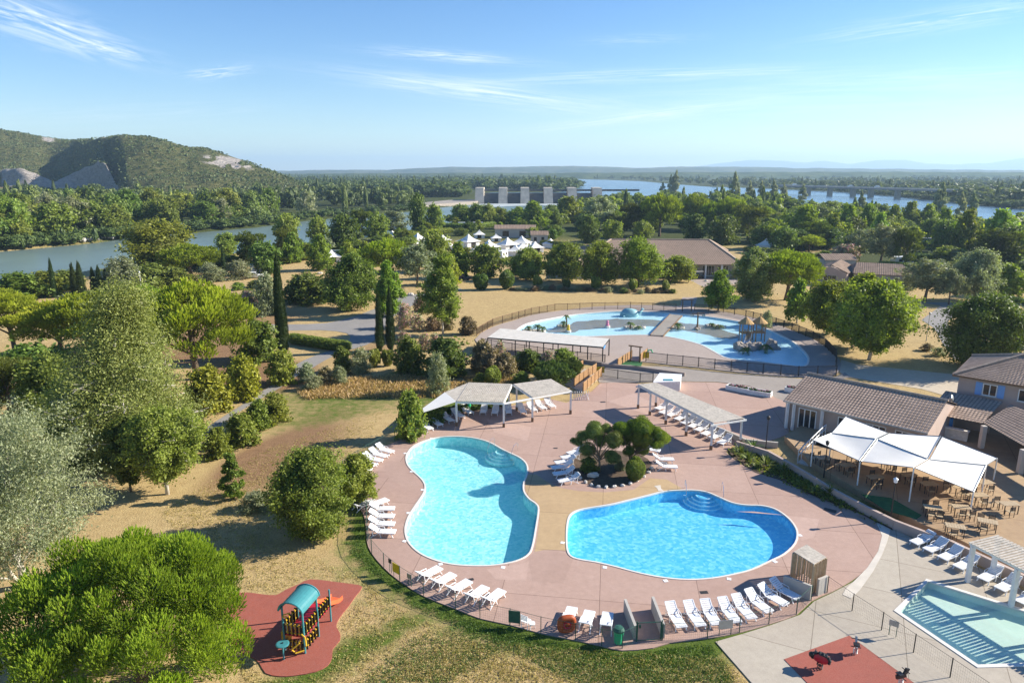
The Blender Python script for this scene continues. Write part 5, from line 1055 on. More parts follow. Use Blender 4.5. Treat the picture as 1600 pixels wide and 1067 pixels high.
PC = make_chair('white_plastic', 'white_plastic', 'garden_chair'); PC['label'] = 'white plastic garden chair by the fence below the pale pool'; PC.location = G(822, 979, .06); PC.rotation_euler.z = 2.6; PC['group'] = 'x'; del PC['group']
t = thing('side_stool', 'small white stool standing next to the white garden chair', 'stool', G(831, 981, .06)); q = MB(); q.lathe([(.18, .3), (.2, .32), (.2, .36), (.02, .37)], 12); q.build('top', 'white_plastic', t); q = MB()
for a in range(3): q.beam((.13 * math.cos(a * 2.1), .13 * math.sin(a * 2.1), .3), (.2 * math.cos(a * 2.1), .2 * math.sin(a * 2.1), 0), .03)
q.build('legs', 'white_plastic', t)
# orange round float, green bin
t = thing('rescue_float', 'large round orange rescue ring with rope by the fence before a sun lounger', 'rescue ring', G(885, 988, .06), .2); q = MB(); q.smooth = True; n = 28
sq = lambda v, e: math.copysign(abs(v) ** e, v); pr = [(math.cos(a), math.sin(a)) for a in np.linspace(0, 2 * math.pi, n + 1)]; q.tube([(sq(c_, .55) * .38, -.02, .60 + sq(s_, .55) * .38) for c_, s_ in pr], .19, 10, False); q.hexa([(sq(c_, .55) * .34, .08, .60 + sq(s_, .55) * .34) for c_, s_ in pr[:-1]], [(sq(c_, .55) * .34, -.12, .60 + sq(s_, .55) * .34) for c_, s_ in pr[:-1]]); q.build('ring', 'life_orange', t); q = MB(); q.tube([(math.cos(a) * .2, -.16, .60 + math.sin(a) * .2) for a in np.linspace(0, 2 * math.pi, 16)], .05, 6); q.build('rope', 'red_plastic', t)
t = thing('waste_bin', 'green plastic waste bin standing between the loungers and the pool gate', 'bin', G(966, 1004, .06)); q = MB(); q.lathe([(.20, 0), (.24, .05), (.29, .75), (.31, .77), (.31, .82)], 14); q.smooth = False; q.build('body', 'green_plastic', t); q = MB(); q.lathe([(.33, .82), (.33, .88), (.24, 1.02), (.02, 1.06)], 14); q.build('lid', 'green_metal', t)
t = thing('waste_bag_holder', 'green bag hanging on a post under the bent pergola', 'bin', G(733, 642, .06)); q = MB(); q.lathe([(.05, .25), (.2, .3), (.24, .6), (.2, .95), (.12, 1.0)], 10); q.build('bag', 'green_plastic', t); q = MB(); q.box(-.03, .03, .22, .28, 0, 1.2); q.build('post', 'white_paint', t)
# chairs folded by the ramp
t = thing('folded_chairs', 'stack of folded white chairs and trolleys leaning by the wooden ramp', 'chair stack', G(905, 624, .06)); q = MB()
for k in range(7):
    a = -.8 + k * .26; q.beam((a, -.2, 0), (a + .35, .15, 1.0), .04); q.beam((a + .35, -.2, 0), (a, .1, .95), .04); q.beam((a + .1, -.15, .5), (a + .45, -.1, .55), .04)
q.build('frames', 'steel', t)
# white skimmer lids on the deck
k0 = MB(); k0.box(-.14, .14, -.14, .14, 0, .012); k0.box(-.05, .05, -.05, .05, .012, .018); kme = k0.mesh('skimmer_lid'); kme.materials.append(M_('white_plastic'))
for i, (px, row, lab) in enumerate(((633, 708, 'left top of the pale pool'), (643, 736.5, 'left waist of the pale pool, upper one'), (660, 765, 'left waist of the pale pool, lower one'), (638, 801, 'left bulge of the pale pool, upper one'), (632, 845, 'left bulge of the pale pool, lower one'), (688.5, 881, 'lower left of the pale pool'), (786, 886, 'bottom of the pale pool'), (879, 847.5, 'ochre strip between the two pools'), (945, 886, 'lower left of the blue pool'), (1040, 907, 'bottom of the blue pool'), (1139, 904, 'lower right of the blue pool'), (1250, 836, 'right tip of the blue pool, upper one'), (1211, 877, 'right tip of the blue pool, lower one'), (674, 684.5, 'top of the pale pool'))):
    o = link('skimmer_lid', kme); p = G(px, row, .068); o.location = p; o.rotation_euler.z = random.uniform(-.5, .5); tag(o, 'white square lid in deck at the ' + lab, 'skimmer lid', 'skimmer lids')
q = MB(); a_ = G(1030, 758, .072); q.prism(gpts([(1022, 759), (1032, 757.5), (1033, 763), (1037, 766.5), (1029, 767), (1026, 762)], .07), .07, .076); tag(q.build('floor_arrow', 'pale_concrete'), 'pale arrow shaped patch on the deck above the blue pool', 'marking')

# ------------------------------------------------------------------ planted island edging
n = 60; me_v = []
for i in range(n):
    a_ = ISLAND[int(i * len(ISLAND) / n) % len(ISLAND)]
    if a_[1] > G(950, 728).y: continue
    q = MB(); q.ball((0, 0, .06), (.17 + .06 * random.random(), .13, .12), 7, 5, .5, i); o = q.build('edging_stone', 'stone_white'); o.location = (a_[0], a_[1], .08); o.rotation_euler.z = random.random() * 3
    tag(o, 'pale rounded edging stone along the front rim of the planted island', 'stone', 'edging stones of the planted island')
q = MB(); q.ball((0, 0, .1), (.55, .3, .28), 9, 6, .6, 3); o = q.build('boulder', 'pale_rock'); o.location = G(927, 744, .1); tag(o, 'pale boulder lying on the dark soil of the planted island', 'rock')

# ------------------------------------------------------------------ play tower
W2, D2, TH = .62, .75, 2.55; PO = G(477, 1020, .05) - Matrix.Rotation(R(-14), 3, 'Z') @ Vector((W2, -D2, 0)); t = thing('play_tower', 'play tower with teal barrel roof, yellow black barriers and red slide', 'play tower', PO, R(-14))
cor = [(-W2, -D2), (W2, -D2), (W2, D2), (-W2, D2)]
for x, y in cor: q = MB(); q.tube([(x, y, 0), (x, y, TH + .15)], .06, 8); q.build('post', 'teal_frame', t)
for x, y, h in ((W2, 2.2, 2.1), (-W2, 2.2, 2.1)): q = MB(); q.tube([(x, y, 0), (x, y, h)], .055, 8); q.build('post', 'teal_frame', t)
q = MB(); rad = W2 + .12; nn = 14
arc = [(-math.cos(math.pi * i / nn) * rad, TH + math.sin(math.pi * i / nn) * rad * .8) for i in range(nn + 1)]; ar2 = [(x * .95, TH + (z - TH) * .94) for x, z in arc]
for (x0, z0), (x1, z1), (u0, v0), (u1, v1) in zip(arc[:-1], arc[1:], ar2[:-1], ar2[1:]): q.hexa([(x0, -D2 - .15, z0), (x1, -D2 - .15, z1), (u1, -D2 - .15, v1), (u0, -D2 - .15, v0)], [(x0, D2 + .15, z0), (x1, D2 + .15, z1), (u1, D2 + .15, v1), (u0, D2 + .15, v0)])
q.build('barrel_roof', 'teal_plastic', t); q = MB()
for y in (-D2 - .17, D2 + .17): q = MB(); q.tube([(x, y, z) for x, z in arc], .05, 6); q.build('roof_rim', 'teal_frame', t)
q = MB(); q.box(-W2, W2, -D2, D2, .95, 1.03); q.box(-W2, W2, D2 + .06, 2.2, .95, 1.02); q.build('platform', 'red_plastic', t)
def barrier(a_, b_, z0, z1):
    a_ = Vector((*a_, 0)); b_ = Vector((*b_, 0)); q = MB(); f = MB(); n = 9; e_ = (b_ - a_).normalized()
    for i in range(n):
        p = a_.lerp(b_, (i + .5) / n); w_ = (b_ - a_).length / n; (f if i % 2 else q).beam((p.x, p.y, z0), (p.x, p.y, z1), w_ * (.30 if i % 2 else 1.5), .04, e_)
    f.beam((a_.x, a_.y, z0 + .12), (b_.x, b_.y, z0 + .12), .05); f.beam((a_.x, a_.y, z1 - .12), (b_.x, b_.y, z1 - .12), .05)
    o = q.build('barrier', 'black_plastic', t); f.build('barrier_slats', 'yellow_plastic', o)
for a_, b_ in (((-W2 + .08, -D2), (W2 - .08, -D2)), ((W2, -D2 + .08), (W2, D2 - .08)), ((-W2, -D2 + .08), (-W2, D2 - .08)), ((W2, D2 + .15), (W2, 2.1))): barrier(a_, b_, 1.05, 1.75)
for a_, b_ in (((-W2 + .08, -D2), (W2 - .08, -D2)), ((W2, -D2 + .08), (W2, D2 - .08))): barrier(a_, b_, .15, .75)
q = MB()
for k in range(9):
    f0, f1 = k / 9, (k + 1) / 9; pz = lambda f: 1.0 - .95 * f ** .85 if f < .85 else max(.18, 1.0 - .95 * f ** .85)
    q.hexa([(-.35, 2.25 + 1.9 * f0, pz(f0)), (.35, 2.25 + 1.9 * f0, pz(f0)), (.35, 2.25 + 1.9 * f1, pz(f1)), (-.35, 2.25 + 1.9 * f1, pz(f1))], [(-.35, 2.25 + 1.9 * f0, pz(f0) + .05), (.35, 2.25 + 1.9 * f0, pz(f0) + .05), (.35, 2.25 + 1.9 * f1, pz(f1) + .05), (-.35, 2.25 + 1.9 * f1, pz(f1) + .05)])
    for x in (-.38, .38): q.beam((x, 2.25 + 1.9 * f0, pz(f0) + .12), (x, 2.25 + 1.9 * f1, pz(f1) + .12), .06, .25)
o = q.build('slide', 'orange_plastic', t); o.rotation_euler.z = 0
q = MB(); q.tube([(W2 + .12, -D2 - .12, .55 + .0), (W2 + .3, -D2 - .3, .75), (W2 + .18, -D2 - .18, 1.15), (W2 - .1, -D2 - .1, 1.25)], .045, 6); q.tube([(W2 + .02, -D2 - .1, .25), (W2 - .35, -D2 - .35, .2), (W2 - .5, -D2 - .5, .5), (W2 - .15, -D2 - .25, .8)], .045, 6); q.tube([(-W2 + .2, -D2 + .1, 2.05), (-W2 + .1, -D2 - .1, 2.15), (-W2 + .2, -D2 - .15, 2.35), (-W2 + .5, -D2, 2.4)], .04, 6); q.build('grab_rings', 'yellow_plastic', t)
q = MB(); q.lathe([(.30, .93), (.36, .95), (.36, 1.0), (.30, 1.02), (.02, 1.02)], 20, (-.25, -D2 - .75, 0)); q.tube([(-.25, -D2 - .75, 0), (-.25, -D2 - .75, .93)], .05, 8); q.build('activity_disc', 'teal_plastic', t)
q = MB(); q.lathe([(.015, 1.03), (.05, 1.03), (.05, 1.06), (.01, 1.06)], 8, (-.25, -D2 - .75, 0)); q.build('knob', 'black_plastic', t)
q = MB(); q.box(-W2 - .35, -W2 - .1, -.5, .5, .15, .9); q.tube([(-W2 - .2, -.3, .9), (-W2 - .2, .3, 1.2)], .08, 6); q.build('side_panel', 'yellow_plastic', t)
# spring riders
t = thing('spring_rider', 'red and black beetle spring rider on the red mat', 'spring rider', G(1281, 1044, .08), 2.5); q = MB(); q.tube([(.13 * math.cos(a), .13 * math.sin(a), .02 + a * .014) for a in np.linspace(0, 26, 80)], .022, 6); q.build('spring', 'black_plastic', t)
q = MB(); q.ball((0, 0, .62), (.46, .12, .30), 16, 9); q.build('body', 'red_plastic', t); q = MB()
for a in np.linspace(-.3, math.pi + .3, 10): q.ball((.44 * math.cos(a), 0, .62 + .30 * math.sin(a)), (.09, .135, .09), 8, 5)
q.ball((.47, 0, .66), (.17, .14, .17), 10, 7); q.tube([(.35, -.28, .85), (.35, .28, .85)], .03, 6); q.tube([(.12, -.28, .40), (.12, .28, .40)], .03, 6); q.build('shell_rim', 'black_plastic', t)
q = MB(); q.box(-.25, .1, -.15, .15, .88, .93); q.build('seat', 'black_plastic', t)
def rider(px, row, rz, lab, m):
    t = thing('spring_rider', lab, 'spring rider', G(px, row, .08), rz); q = MB(); q.tube([(.10 * math.cos(a), .10 * math.sin(a), .02 + a * .014) for a in np.linspace(0, 26, 80)], .02, 6); q.build('spring', 'grey_metal', t)
    q = MB(); q.hexa([(-.34, -.05, .42), (.30, -.05, .42), (.30, .05, .42), (-.34, .05, .42)], [(-.40, -.05, .66), (.22, -.05, .66), (.22, .05, .66), (-.40, .05, .66)]); q.hexa([(.08, -.05, .64), (.28, -.05, .6), (.28, .05, .6), (.08, .05, .64)], [(.22, -.05, .95), (.45, -.05, .86), (.45, .05, .86), (.22, .05, .95)]); q.build('body', m, t)
    q = MB(); q.box(-.28, .02, -.16, .16, .66, .71); q.build('seat', 'black_plastic', t); q = MB(); q.tube([(.22, -.25, .80), (.22, .25, .80)], .025, 6); q.tube([(.05, -.26, .40), (.05, .26, .40)], .025, 6); q.build('handles', 'black_plastic', t)
rider(1336, 1021, 1.2, 'grey animal shaped spring rider at the back corner of the red mat', 'grey_metal'); rider(1407, 1069, .3, 'dark spring rider at the bottom edge of the red mat', 'black_plastic')

# ------------------------------------------------------------------ splash pool features
WZ = .08 - .33
def prm(name, lab, cat, px, row, z=WZ, rz=0): return thing(name, lab, cat, G(px, row, z), rz)
t = prm('whale_slide', 'grey blue whale shaped play figure at the back of the splash pool', 'play figure', 983, 494); q = MB(); q.smooth = True; q.ball((0, 0, .35), (1.75, 1.1, 1.15), 20, 12, .12, 2); q.build('body', 'whale_blue', t); q = MB(); q.smooth = True; q.tube([(1.2, 0, .5), (2.0, 0, .7), (2.4, 0, 1.15)], [.55, .3, .16], 10); q.ball((2.45, .35, 1.35), (.25, .5, .1), 10, 6); q.ball((2.45, -.35, 1.35), (.25, .5, .1), 10, 6); q.build('tail', 'whale_blue', t); q = MB(); q.tube([(-.9, -.95, .1), (-1.3, -1.3, .25)], [.3, .08], 8); q.build('fin', 'whale_blue', t)
c = [G(*p, .1) for p in ((1016, 524.5), (1036, 526), (1066, 494), (1047, 492))]; o0 = c[0].copy(); t = thing('footbridge', 'grey plank footbridge crossing the splash pool', 'footbridge', o0); q = MB(); slats(q, c[0] - o0 + Vector((0, 0, .1)), c[3] - o0 + Vector((0, 0, .1)), c[2] - o0 + Vector((0, 0, .1)), c[1] - o0 + Vector((0, 0, .1)), 58, .19, .06); q.build('planks', 'path_gravel', t); q = MB()
for a_, b_ in ((0, 3), (1, 2)): q.beam(c[a_] - o0 + Vector((0, 0, .03)), c[b_] - o0 + Vector((0, 0, .03)), .12, .12); q.beam(c[a_] - o0 + Vector((0, 0, .18)), c[b_] - o0 + Vector((0, 0, .18)), .10, .06)
q.build('edge_beams', 'brown_wood', t)
t = prm('water_spout_tree', 'brown pole with cross arms and grey buckets standing in the splash pool', 'water play', 1089, 515); q = MB(); q.tube([(0, 0, 0), (.05, 0, 1.2), (0, 0, 3.0)], [.22, .14, .11], 10); q.tube([(-1.0, 0, 2.75), (1.1, 0, 2.9)], .07, 6); q.tube([(0, -.7, 2.5), (0, .7, 2.6)], .06, 6); q.build('pole', 'brown_wood', t)
for x in (-.95, 1.0): q = MB(); q.lathe([(.1, 2.3), (.28, 2.35), (.32, 2.7), (.27, 2.7), (.1, 2.4)], 10, (x, 0, 0)); q.build('bucket', 'grey_metal', t)
q = MB(); q.ball((0, 0, .1), (.6, .6, .45), 9, 6, .5, 4); q.build('base_rock', 'rock', t)
t = prm('rock_island', 'dark rock island at the right end of the splash pool below the thatched towers', 'rock', 1182, 544); q = MB()
for k in range(16): q.ball((random.uniform(-2.8, 3.0), random.uniform(-1.6, 1.6), random.uniform(0, .3)), (random.uniform(.5, 1.0), random.uniform(.5, .9), random.uniform(.4, .9)), 9, 6, .55, k)
q.build('rocks', 'rock', t)
TW = G(1174, 534, WZ); t = thing('thatched_play_tower', 'pair of thatched huts on wooden posts with pale water slide in the splash pool', 'play tower', TW)
for cx, cy in ((-1.0, .2), (1.3, .6)):
    for x in (-.7, .7):
        for y in (-.7, .7): q = MB(); q.tube([(cx + x, cy + y, 0), (cx + x, cy + y, 3.0)], .09, 7); q.build('post', 'honey_wood', t)
    q = MB(); q.lathe([(1.25, 2.95), (1.2, 3.05), (.6, 3.55), (.05, 4.0)], 12, (cx, cy, 0)); q.build('thatch_roof', 'thatch', t)
    q = MB(); q.box(cx - .8, cx + .8, cy - .8, cy + .8, 1.4, 1.52); q.build('platform', 'honey_wood', t)
    q = MB()
    for k in range(7): q.box(cx - .72 + k * .22, cx - .62 + k * .22, cy - .8, cy - .74, 1.52, 2.2)
    q.build('balustrade', 'honey_wood', t)
q = MB(); q.box(-.2, .5, .1, .9, 1.38, 1.48); q.build('bridge', 'honey_wood', t)
q = MB()
for k in range(8):
    f0, f1 = k / 8, (k + 1) / 8; P_ = lambda f: Vector((-.6 - 1.4 * f, -.6 - 2.6 * f, 1.5 - 1.35 * f)); q.beam(P_(f0), P_(f1), .75, .05); sd = Vector((.33, -.18, .14)); q.beam(P_(f0) + sd, P_(f1) + sd, .06, .25); q.beam(P_(f0) - sd + Vector((0, 0, .28)), P_(f1) - sd + Vector((0, 0, .28)), .06, .25)
q.build('water_slide', 'steel', t)
for px, row, lab in ((949, 512, 'small pinkish figure fountain left of the palm islet in the splash pool'), (888, 519, 'small yellow figure fountain near the left end of the splash pool')):
    t = prm('figure_fountain', lab, 'fountain', px, row); q = MB(); q.lathe([(.3, 0), (.32, .5), (.2, .9), (.27, 1.1), (.05, 1.35)], 10); q.build('body', 'flower_pink' if px > 900 else 'yellow_plastic', t); q = MB(); q.lathe([(.5, 0), (.5, .3), (.3, .35)], 10); q.build('base', 'stone_white', t)
t = prm('hose_reel', 'green hose fitting on the board rail at the splash pool entrance', 'hose reel', 1014, 561, .08); q = MB(); q.tube([(-.2, 0, .4), (-.2, 0, 1.3), (.3, 0, 1.35), (.45, -.1, .9)], .11, 8); q.build('hose', 'green_plastic', t)
# ------------------------------------------------------------------ foliage makers
def unit(n, g): v = g.normal(size=(n, 3)); return v / np.linalg.norm(v, axis=1, keepdims=True)
def leaf_cloud(lobes, n, size, g, style='leaf', up=0.0, shell=.22, elong=.55, droop=0.0, minz=None, gap=.22, gfreq=1.0, vol=0, inner=.30):
    if vol:
        m = n * 3; d = unit(m, g); z = d[:, 2]; u_ = g.random(m) ** .36; R_ = .82 + .14 * np.sin(d[:, 0] * 5 + d[:, 2] * 4) + .12 * np.sin(d[:, 1] * 7 - d[:, 2] * 6 + 1); sh_ = np.where(z > 0, 1 - .28 * z ** 2, 1.0); p = d * (R_ * u_ * sh_)[:, None]; p[:, 2] *= np.where(z > 0, 1.25, .95); idx = np.zeros(m, int); L = np.zeros((1, 6)); ins = np.zeros(m, bool); rad = None
    else:
        L = np.array(lobes, float); c = L[:, :3]; rr = L[:, 3:6]; w = rr[:, 0] * rr[:, 2]; w = w / w.sum()
        idx = g.choice(len(L), int(n * 2.5), p=w); d = unit(len(idx), g)
        keep = (d[:, 2] > -.35) | (g.random(len(d)) < .45); idx = idx[keep]; d = d[keep]
        rad = 1.06 - np.abs(g.normal(size=len(idx))) * shell; p = c[idx] + d * rr[idx] * rad[:, None]
        ins = np.zeros(len(p), bool)
        for k in range(len(L)):
            q = ((p - c[k]) / rr[k]); ins |= ((q ** 2).sum(1) < .60) & (idx != k)
    if minz is not None: ins |= p[:, 2] < minz
    if gap:
        f = 0
        for k in range(7): w_ = unit(1, g)[0] * g.uniform(3.5, 9.5) * gfreq; f = f + np.sin(p @ w_ + g.random() * 6.28)
        ins |= f < np.quantile(f, gap)
    p = p[~ins][:n]; d = d[~ins][:n]; idx = idx[~ins][:n]
    if inner and not vol:
        m = int(n * inner); i2 = g.choice(len(L), m, p=w); d2 = unit(m, g); p = np.concatenate([p, c[i2] + d2 * rr[i2] * g.uniform(.35, .85, (m, 1))]); d = np.concatenate([d, d2]); idx = np.concatenate([idx, i2])
    n = len(p)
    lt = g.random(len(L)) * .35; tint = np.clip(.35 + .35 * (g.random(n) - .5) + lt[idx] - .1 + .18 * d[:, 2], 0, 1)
    s = size * (.5 + .9 * g.random(n) ** 1.5)[:, None]
    if style == 'spike':
        a = d * .55 + np.array([0, 0, up]) + unit(n, g) * .35; a /= np.linalg.norm(a, axis=1, keepdims=True)
        t = np.cross(a, unit(n, g)); t /= np.linalg.norm(t, axis=1, keepdims=True) + 1e-9; b = np.cross(a, t); V = []; 
        for k in (t, b): V.append(np.stack([p - k * s * elong * .5, p + a * s * .55 - k * s * elong, p + a * s * 1.15, p + a * s * .55 + k * s * elong], 1))
        V = np.concatenate(V, 0).reshape(-1, 3); tint = np.concatenate([tint, tint * .92])
    else:
        nn = d * .7 + unit(n, g) * .75 + np.array([0, 0, .25]); nn /= np.linalg.norm(nn, axis=1, keepdims=True)
        t = np.cross(nn, unit(n, g)); t /= np.linalg.norm(t, axis=1, keepdims=True) + 1e-9
        if droop: t = t * (1 - droop) + np.array([0, 0, -droop]); t /= np.linalg.norm(t, axis=1, keepdims=True)
        b = np.cross(nn, t); V = np.stack([p - t * s, p - b * s * elong, p + t * s, p + b * s * elong], 1).reshape(-1, 3)
    Q = np.arange(len(V)).reshape(-1, 4); return V, Q, tint
_b = MB(); _b.ball((0, 0, 0), 1, 8, 6); BALLV = np.array(_b.v); BALLQ = np.array(_b.f)
def cores(lobes, k, g):
    V = []; Q = []; o = 0
    for l in lobes:
        v = BALLV * np.array(l[3:6]) * k * (1 + .12 * g.normal(size=(len(BALLV), 1)).clip(-1, 1)) + np.array(l[:3]); V.append(v); Q.append(BALLQ + o); o += len(v)
    return np.concatenate(V), np.concatenate(Q)
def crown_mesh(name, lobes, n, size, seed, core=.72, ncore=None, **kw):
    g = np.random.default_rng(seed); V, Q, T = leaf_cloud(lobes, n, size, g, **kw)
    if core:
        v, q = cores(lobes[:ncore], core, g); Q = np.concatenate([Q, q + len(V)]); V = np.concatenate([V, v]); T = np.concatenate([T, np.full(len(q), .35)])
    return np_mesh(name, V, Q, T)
def lobes_of(shape, seed):
    g = np.random.default_rng(seed); out = []
    if shape == 'round':
        out = [(0, 0, 0, .58, .58, .62)]
        for k in range(34):
            d = unit(1, g)[0]; d[2] = abs(d[2]) * (1 if k % 3 else -.8); r = g.uniform(.16, .30); q = 1.02 - r * g.uniform(.7, 1.5); out.append((*(d * q), r * g.uniform(1, 1.25), r, r * g.uniform(.7, .9)))
    elif shape == 'irregular':
        out = [(0, 0, -.1, .5, .5, .6)]
        for k in range(34):
            d = unit(1, g)[0]; r = g.uniform(.14, .29); q = g.uniform(.45, 1.12) - r * .5; out.append((*(d * q), r * 1.1, r, r * .8))
    elif shape == 'umbrella':
        out = [(0, 0, .05, .68, .68, .48)]
        for k in range(44):
            a = k * 2.4; rho = math.sqrt((k + .5) / 44) * .90; r = g.uniform(.13, .23); out.append((math.cos(a) * rho, math.sin(a) * rho, .70 - .75 * rho ** 2 + g.uniform(-.1, .08), r, r, r * 1.1))
        for k in range(20):
            a = k * .33 + g.random() * .3; r = g.uniform(.13, .23); out.append((math.cos(a) * .78, math.sin(a) * .78, g.uniform(-.55, -.05), r, r, r))
    elif shape == 'layered':
        for k in range(22):
            z = g.uniform(-.95, .9); R_ = (1 - ((z + .15) / 1.15) ** 2) ** .5 if abs(z + .15) < 1.14 else .1; a = g.random() * 6.28; r = g.uniform(.22, .36); q = max(.05, R_ - r * .7); out.append((math.cos(a) * q, math.sin(a) * q, z, r * 1.15, r * 1.15, r * .55))
        out.append((0, 0, 0, .3, .3, .8))
    elif shape == 'airy':
        for k in range(26):
            d = unit(1, g)[0]; r = g.uniform(.16, .30); q = g.uniform(.2, .95) * (1 - r * .5); out.append((d[0] * q, d[1] * q, d[2] * q, r * 1.1, r * 1.1, r))
    elif shape == 'dome':
        out = [(0, 0, .42, .62, .62, .40)]
        for k in range(34):
            d = unit(1, g)[0]; d[2] = abs(d[2]) if k % 3 else -abs(d[2]) * .7; r = g.uniform(.16, .30); q = 1.0 - r * g.uniform(.7, 1.4); out.append((d[0] * q, d[1] * q, .47 + d[2] * q * .5, r * 1.1, r * 1.1, r * .55))
    elif shape == 'feather':
        out = [(0, 0, -.1, .45, .45, .6)]
        for k in range(300):
            z = g.uniform(-.95, 1.0); R_ = max(.12, 1 - abs(z + .25) ** 2.2 * (.95 if z > -.25 else 1.6)); a = g.random() * 6.28; r = g.uniform(.07, .16); q = R_ * g.uniform(.35, 1.0); out.append((math.cos(a) * q, math.sin(a) * q, z, r, r, r * 1.1))
    elif shape == 'ball': out = [(0, 0, .5, .80, .80, .44)] + [(math.cos(k) * .35, math.sin(k * 1.7) * .35, .55 + .2 * math.sin(k * 2.3), .55, .55, .33) for k in range(6)]
    elif shape == 'spindle':
        for k in range(20):
            f = (k + .5) / 20; R_ = (min(1, f * 7) ** .5) * (1 - f) ** .45 * .98; out.append((.06 * g.normal(), .06 * g.normal(), f, max(.16, R_ * .92), max(.16, R_ * .92), .07))
    elif shape == 'column':
        for k in range(22):
            f = (k + .5) / 22; R_ = (.55 + .45 * math.sin(f * 3.0)) * (1 - f ** 4); a = g.random() * 6.28; r = g.uniform(.3, .5); out.append((math.cos(a) * R_ * .45, math.sin(a) * R_ * .45, f * .97, r * max(.35, R_), r * max(.35, R_), .075))
    return out
PROF = {'round': lambda u: math.sqrt(max(.03, 1 - (2 * u - 1) ** 2)), 'irregular': lambda u: max(.12, math.sin(math.pi * min(1, u + .10) ** .8)) ** .7, 'airy': lambda u: math.sqrt(max(.05, 1 - (2 * u - .9) ** 2)) if u < .93 else .3, 'dome': lambda u: max(.1, 1 - u ** 2.4) ** .5 * (.82 + .18 * min(1, 5 * u))}
def twig_cloud(shape, n, size, seed, elong=.55, soft=.085, z01=False, nb=40, **kw):
    R_ = random.Random(seed); g = np.random.default_rng(seed); tips = []; pf = PROF[shape]; ph = R_.uniform(0, 6)
    for k in range(nb):
        u = (k + R_.random()) / nb; a = k * 2.4 + R_.uniform(-.5, .5); L = pf(u) * (1 + .14 * math.sin(a * 2 + ph) + .10 * math.sin(a * 3 + u * 7)) * R_.choice((R_.uniform(.5, .75), R_.uniform(.78, 1.0), R_.uniform(.85, 1.05))); z = -1 + 2 * u; s0 = Vector((0, 0, z * .8 - .15)); e0 = Vector((math.cos(a) * L, math.sin(a) * L, z + .12 * L * R_.uniform(-1, 1)))
        for j in range(9):
            w = .3 + .7 * (j + R_.random()) / 9; b0 = s0.lerp(e0, w); d = Vector((R_.gauss(0, 1), R_.gauss(0, 1), R_.gauss(.2, .7))).normalized(); e1 = b0 + d * (L * R_.uniform(.10, .30) + .05)
            for m in (.3, .65, 1.0): tips.append((*b0.lerp(e1, m), w * .6 + m * .4, R_.random() * .3))
    T = np.array(tips); wt = T[:, 3] ** 2; ix = g.choice(len(T), n, p=wt / wt.sum()); P = T[ix, :3] + g.normal(size=(n, 3)) * soft; dd = P / (np.linalg.norm(P, axis=1, keepdims=True) + 1e-6)
    nn = dd * .55 + unit(n, g) * .8 + np.array([0, 0, .25]); nn /= np.linalg.norm(nn, axis=1, keepdims=True); t = np.cross(nn, unit(n, g)); t /= np.linalg.norm(t, axis=1, keepdims=True) + 1e-9; b = np.cross(nn, t); s = size * (.5 + .9 * g.random(n) ** 1.5)[:, None]
    V = np.stack([P - t * s, P - b * s * elong, P + t * s, P + b * s * elong], 1).reshape(-1, 3)
    if z01: V[:, 2] = np.maximum(V[:, 2] * .5 + .5, .0)
    return np_mesh('crown', V, np.arange(len(V)).reshape(-1, 4), np.clip(g.random(n) * .55 + T[ix, 4] + .15 * T[ix, 3], 0, 1))
KIND = {  # shape, leaf material, style kwargs, size factor, bottom fraction, core, trunk material
    'broad': ('round', 'leaf_broad', {}, 1.0, .03, .70, 'bark'), 'bright': ('irregular', 'leaf_plane', {}, 1.15, .06, .66, 'pale_bark'), 'plane': ('irregular', 'leaf_plane', {'elong': .7}, 1.3, .16, .66, 'pale_bark'),
    'dark': ('round', 'leaf_dark', {}, 1.0, .0, .72, 'bark'), 'pine': ('umbrella', 'leaf_pine', {'style': 'spike', 'up': 1.0, 'elong': .15, 'gap': .24, 'gfreq': 1.6, 'inner': .7}, 1.4, .34, .52, 'bark'), 'aleppo': ('layered', 'leaf_aleppo', {'style': 'spike', 'up': .45, 'elong': .22}, 1.3, .2, .55, 'bark'),
    'silver': ('airy', 'leaf_silver', {'elong': .35}, 1.0, .2, .0, 'pale_bark'), 'poplar': ('irregular', 'leaf_poplar', {'elong': .6}, 1.0, .08, .66, 'pale_bark'), 'olive': ('airy', 'leaf_silver', {'elong': .35}, .95, .3, .62, 'bark'),
    'cypress': ('spindle', 'leaf_cypress', {'style': 'spike', 'up': 1.6, 'elong': .18, 'gap': 0}, 1, 0, .82, 'bark'), 'lombardy': ('column', 'leaf_silver', {'elong': .5}, 1, .04, .7, 'bark'),
    'shrub': ('dome', 'leaf_dark', {}, 1.1, 0, .8, None), 'greenshrub': ('dome', 'leaf_broad', {}, 1.1, 0, .8, None), 'yellowshrub': ('dome', 'leaf_yellow', {}, 1.1, 0, .78, None), 'greyshrub': ('dome', 'leaf_silver', {'elong': .4}, .9, 0, .7, None), 'russet': ('dome', 'leaf_russet', {}, 1.0, 0, .75, None), 'clipped': ('ball', 'leaf_dark', {'gap': 0}, .8, 0, .92, None), 'clippedgreen': ('ball', 'leaf_broad', {'gap': 0}, .8, 0, .92, None), 'juniper': ('dome', 'leaf_juniper', {'style': 'spike', 'up': .5, 'elong': .2}, 1.2, 0, .8, None), 'oleander': ('dome', 'leaf_pink2', {'elong': .4}, .9, 0, .75, None)}
MATS['leaf_pink2'] = MATS['leaf_silver']
PROTO = {}
